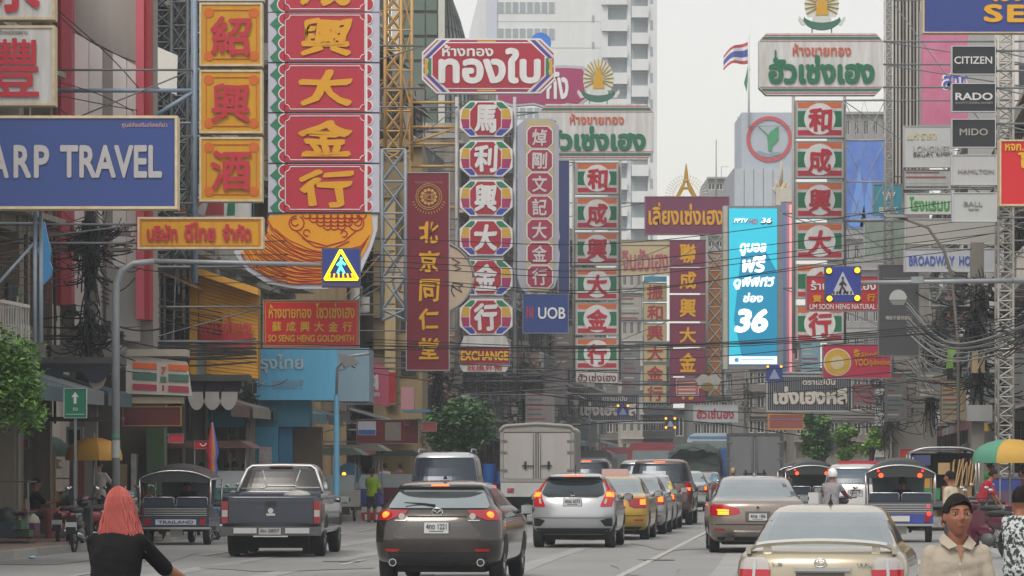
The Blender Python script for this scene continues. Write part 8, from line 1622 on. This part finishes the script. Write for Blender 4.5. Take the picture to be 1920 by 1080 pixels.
cart('food_cart', 'long street stall with a brown fringed canopy behind the parked tuk-tuk', 372, 92, 2.6, '#6a4f48', 0, '#3f6a68', roofz=2.0, z=.14)
cart('food_cart', 'white and green stall deep under the canopies at the far left', 300, 99, 1.6, '#39544c', 0, '#8fa09a', roofz=2.0, z=.14)
cart('food_cart', 'stall with an orange box under the big striped umbrella', 1852, 103, 1.4, '#5a5450', 0, '#a9683a', roofz=2.0, z=.14)
s = Sign('cart_sign', 'small red board with a white curved mark on the stall behind the tuk-tuk', 'sign', 380, 842, 91.5); s.panel(364, 826, 400, 842, mat('#b5242c', .4, .1, 2), STEEL, .05, .6); q = MB(); q.tube([(s.x(a), -.03, s.z(b)) for a, b in arc(381, 831, 5.5, 180, 360, 8)], .018, LIT, 5); q.build('curved_mark', s.e); s.box('post', 364, 842, 366, 1000, STEEL, 0, .03)
s = Sign('shop_lamp', 'small round amber lamp glowing on the blue drum of the food cart', 'lamp', 645, 892, 108.5); q = MB(); q.disc((0, 0, .05), .06, 'y', .05, emit('#ffb020', 2.5), 14); q.build('lamp', s.e); q = MB(); q.disc((.15, .3, .05), .36, 'y', .5, mat('#2f5a78', .4, .3, 2), 20); q.build('drum', s.e); s.box('stand', 640, 905, 655, 965, DARK, .1, .4)
e = thing('cooler_box', 'red and white cool box on the road beside the food carts', 'cool box', (X(696, 106), 106, 0)); q = MB(); q.box(-.3, 0, 0, .3, .4, .25, mat('#b5242c', .4)); q.build('base', e); MB().box(-.3, 0, .251, .3, .4, .42, mat('#c9c9c6', .4)).build('lid', e); [MB().box(x, -.02, .02, x + .1, -.001, .2, LIT).build('handle', e) for x in (-.2, .1)]
e = thing('blue_crate', 'dark blue plastic crate on a stand by the right hand stalls', 'crate', (X(1885, 92), 92, .0)); MB().box(-.42, 0, .9, .42, .5, 1.32, mat('#2f3f8a', .4, .2, 2)).build('crate', e); MB().box(-.45, -.02, 1.32, .45, .52, 1.37, mat('#2a3878', .4)).build('rim', e); q = MB(); [q.tube([(x, .2, 0), (x, .2, .9)], .02, STEEL, 5) for x in (-.35, .35)]; q.build('stand', e)
e = thing('red_table', 'low red folding table on the left pavement', 'table', (X(88, 74), 74, .14)); MB().box(-.7, -.1, .56, .5, .5, .60, mat('#9c3034', .5, .3, 3)).build('table_top', e); [MB().box(x, y, 0, x + .04, y + .04, .56, STEEL).build('leg', e) for x in (-.65, .42) for y in (-.05, .42)]
e = thing('pink_bin', 'faded pink bin beside the seated man on the left', 'bin', (X(102, 73), 73, .14)); q = MB(); q.disc((0, 0, .3), .2, 'z', .6, mat('#9a5a5c', .6, .3, 3), 18, .24); q.build('bin', e)
for i, (px, d, w_, h_, c, lb) in enumerate([(30, 74, .3, 1.0, '#a3937c', 'beige board leaning by the column at the left edge'), (92, 78, .3, 1.5, '#b0986c', 'narrow wooden board leaning in the left shop front'), (62, 80, .35, 1.2, '#a9a4ac', 'stack of magazines and posters on the left shop wall')]):
    e = thing('leaning_board', lb, 'board', (X(px, d), d, .14)); MB().box(-w_ / 2, 0, .3, w_ / 2, .05, .3 + h_, mat(c, .6, .5, 4, dcol='#a83a4a' if i == 2 else None)).build('board', e)
s = Sign('column', 'plain beige concrete column at the left edge of the pavement', 'column', 12, 1045, 72); s.box('shaft', -12, 790, 28, 1045, mat('#8f887c', .85, .4, 1, streak=True), 0, .5); s.box('side_facing', 28, 790, 34, 1045, mat('#7c766c', .85), .05, .45)
s = Sign('column', 'grey concrete column standing behind the green road sign', 'column', 145, 1030, 82); s.box('shaft', 130, 560, 168, 1030, mat('#77746e', .85, .5, 1, streak=True), 0, .4)
s = Sign('column', 'dark brown shop column right of the signal mast', 'column', 239, 1010, 90); s.box('shaft', 230, 790, 250, 1010, mat('#40332c', .8, .4, 1), 0, .4); s.box('shaft', 292, 790, 306, 1005, mat('#3a302c', .8, .4, 1), 0, .4)
s = Sign('meter_cabinet', 'grey electric cabinet with a dark window on the column below the green sign', 'cabinet', 139, 846, 80); s.box('cabinet', 124, 800, 156, 846, mat('#8c9296', .5, .3, 2), 0, .35); s.box('window', 129, 806, 150, 834, DARK, -.01, -.001); s.box('post', 136, 846, 144, 1030, STEEL, .1, .2)
s = Sign('canopy_row', 'dark shop canopies with white draped cloth on the left', 'canopy', 170, 790, 75.5)
s.box('canopy', 0, 672, 232, 684, mat('#4a4a4c', .7, .3, 2), -1.0, .6); s.box('valance', 0, 684, 232, 700, mat('#22262e', .8, .3, 2), -.98, -.9)
def drape(s, xs, y0, dy, m, y=-1.0, name='drape'):
    for a, b in xs: q = MB(); q.prism(s.pts([(a, y0)] + [(a + (b - a) * t, y0 + dy * (.3 + .7 * math.sin(PI * t) ** .6)) for t in [i / 8 for i in range(9)]] + [(b, y0)]), y, y + .06, m); q.build(name, s.e)
DC = mat('#9a9894', .8, .3, 3); drape(s, [(94, 126), (176, 208), (60, 88)], 706, 26, DC); drape(s, [(90, 130), (170, 212), (54, 92)], 698, 22, mat('#262b3c', .8), -1.1, 'dark_drape'); s.bracket(-1, 676, 680, x=0)
s.box('beam', 30, 782, 232, 790, mat('#39332f', .7, .3, 2), -.4, .2)
s = Sign('canopy_row', 'row of draped grey-white cloths under the yellow corrugated sign', 'canopy', 420, 790, 88); drape(s, [(358, 390), (386, 420), (416, 450)], 736, 34, DC, -.8); drape(s, [(352, 392), (388, 424), (420, 456)], 716, 38, mat('#20252c', .8), -.75, 'dark_drape'); s.box('canopy', 345, 704, 470, 716, mat('#3a3b3c', .7, .3, 2), -.9, .4); s.bracket(-1, 706, 712, x=345)
s = Sign('litter', 'crumpled pale blue litter on the road at the lower left', 'litter', 60, 1066, 62); q = MB(); q.ell((0, 0, .03), (.08, .06, .03), mat('#8fb4cc', .5), 8, 5); q.build('wrapper', s.e); s.e.location.z = .0
for i in range(16):       # air conditioners and pipes crowding the fronts
    sd = -1 if i % 2 else 1; d = 100 + i * 9; x = xl(d) + .35 if sd < 0 else xr(d) - .35; e = thing('air_conditioner', '%s of eight boxed air conditioners bracketed to the %s house fronts' % (ORD[i // 2], 'left' if sd < 0 else 'right'), 'air conditioner', (x, d, R.uniform(4.5, 9)), 0, 'wall air conditioners'); MB().box(-.4, 0, 0, .4, .3, .55, mat('#a5a6a2', .6, .4, 3)).build('case', e); q = MB(); q.disc((-.1, -.01, .28), .2, 'y', .02, mat('#4c4f52', .6), 16); q.build('fan', e); q = MB(); q.box(-.35, .02, -.05, .35, .28, 0, STEEL); q.build('bracket', e)
PILE = ['#7a3a34', '#3f4d5c', '#8b7a5c', '#4a6a4a', '#a39c8c', '#5c3f5a', '#2f3538', '#a8803c']
for i, (px, d, w_, h_, lb) in enumerate([(20, 68, 60, 40, 'heap of boxes under the beige column at the left edge'), (120, 86, 60, 60, 'stacked shop goods behind the green road sign'), (195, 90, 50, 50, 'goods piled under the yellow umbrella on the left'), (268, 93, 50, 46, 'stacked crates and bags behind the parked tuk-tuk'), (345, 96, 60, 50, 'mixed goods on the pavement left of the rainbow umbrella'), (450, 102, 60, 40, 'bags and boxes by the blue shop piers'), (560, 106, 60, 38, 'vegetable boxes on the pavement behind the old pickup'), (612, 112, 40, 36, 'crates beside the grey-green canopy cart'), (770, 124, 50, 30, 'goods heaped by the dark canopy cart'), (1700, 100, 60, 34, 'boxes behind the loaded truck'), (1800, 104, 60, 40, 'goods under the big umbrella at the right'), (1905, 88, 60, 44, 'crates and bags at the far right pavement')]):
    e = thing('goods_pile', lb, 'goods', (X(px, d), d, .0 if kl(d) < X(px, d) < kr(d) else .14), -.09); rr = random.Random(px); k = d / F
    for j in range(14):
        a, b = rr.uniform(-w_ / 2, w_ / 2) * k, rr.uniform(0, h_) * k; s0 = rr.uniform(.12, .34); q = MB()
        if rr.random() < .6: q.box(-s0, 0, 0, s0, s0, s0 * rr.uniform(.6, 1.6), mat(rr.choice(PILE), .7, .4, 4))
        else: q.ell((0, .1, s0 * .6), (s0 * .8, s0 * .8, s0 * .7), mat(rr.choice(PILE + ['#b9b6ae']), .6, .4, 4), 10, 6)
        o = q.build('goods', e); o.location = (a, rr.uniform(0, .8), b * .8); o.rotation_euler = (0, 0, rr.uniform(-.6, .6))
    q = MB(); [q.box(-w_ / 2 * k, .2, z, w_ / 2 * k, .9, z + .03, mat('#55504a', .7)) for z in (0, .6, 1.2)]; [q.box(x, .2, 0, x + .03, .23, 1.25, STEEL) for x in (-w_ / 2 * k, w_ / 2 * k - .03)]; q.build('rack', e)
for i, (px, py, d, c) in enumerate([(268, 812, 88, '#b9bcb4'), (330, 822, 90, '#b03038'), (500, 826, 101, '#a8a9a4'), (560, 835, 104, '#b58f3c'), (690, 842, 112, '#b9563c'), (40, 832, 76, '#a35058'), (96, 870, 79, '#c4c0c8'), (805, 800, 126, '#8a3a3c'), (1700, 850, 112, '#a8322c'), (1745, 862, 120, '#3c6a8a'), (1845, 800, 108, '#b59a4c'), (1905, 900, 98, '#a8562c')]):
    s = simple('hanging_placard', 'small %s placard under the shop canopies, %s' % ({'#b': 'bright', '#a': 'faded', '#c': 'white', '#8': 'maroon', '#3': 'blue'}[c[:2]], ['right of the signal mast', 'over the parked tuk-tuk', 'on the blue pier', 'beside the doorway', 'over the peaked cart', 'beside the left column', 'by the seated man', 'left of the leafy tree', 'behind the loaded truck', 'above the loaded truck', 'over the big umbrella', 'at the far right stall'][i]), px - 14, py - 9, px + 14, py + 9, d, mat(c, .5, .4, 4), STEEL, .04, .8, 1 if px > 1200 else -1)
# ================================================================ haze
q = MB(); q.box(-460, -60, -3, 460, 480, 75, None)
me = bpy.data.meshes.new('haze'); me.from_pydata(q.v, [], q.f); hz = bpy.data.materials.new('haze'); hz.use_nodes = True; n = hz.node_tree; n.nodes.remove(n.nodes['Principled BSDF']); pv = n.nodes.new('ShaderNodeVolumePrincipled'); pv.inputs['Color'].default_value = (.80, .86, .93, 1); pv.inputs['Density'].default_value = .0005; pv.inputs['Anisotropy'].default_value = .2
n.links.new(pv.outputs[0], n.nodes['Material Output'].inputs['Volume']); me.materials.append(hz); ho = link(me, 'haze', kind='stuff')
bpy.data.scenes.remove(TMP)
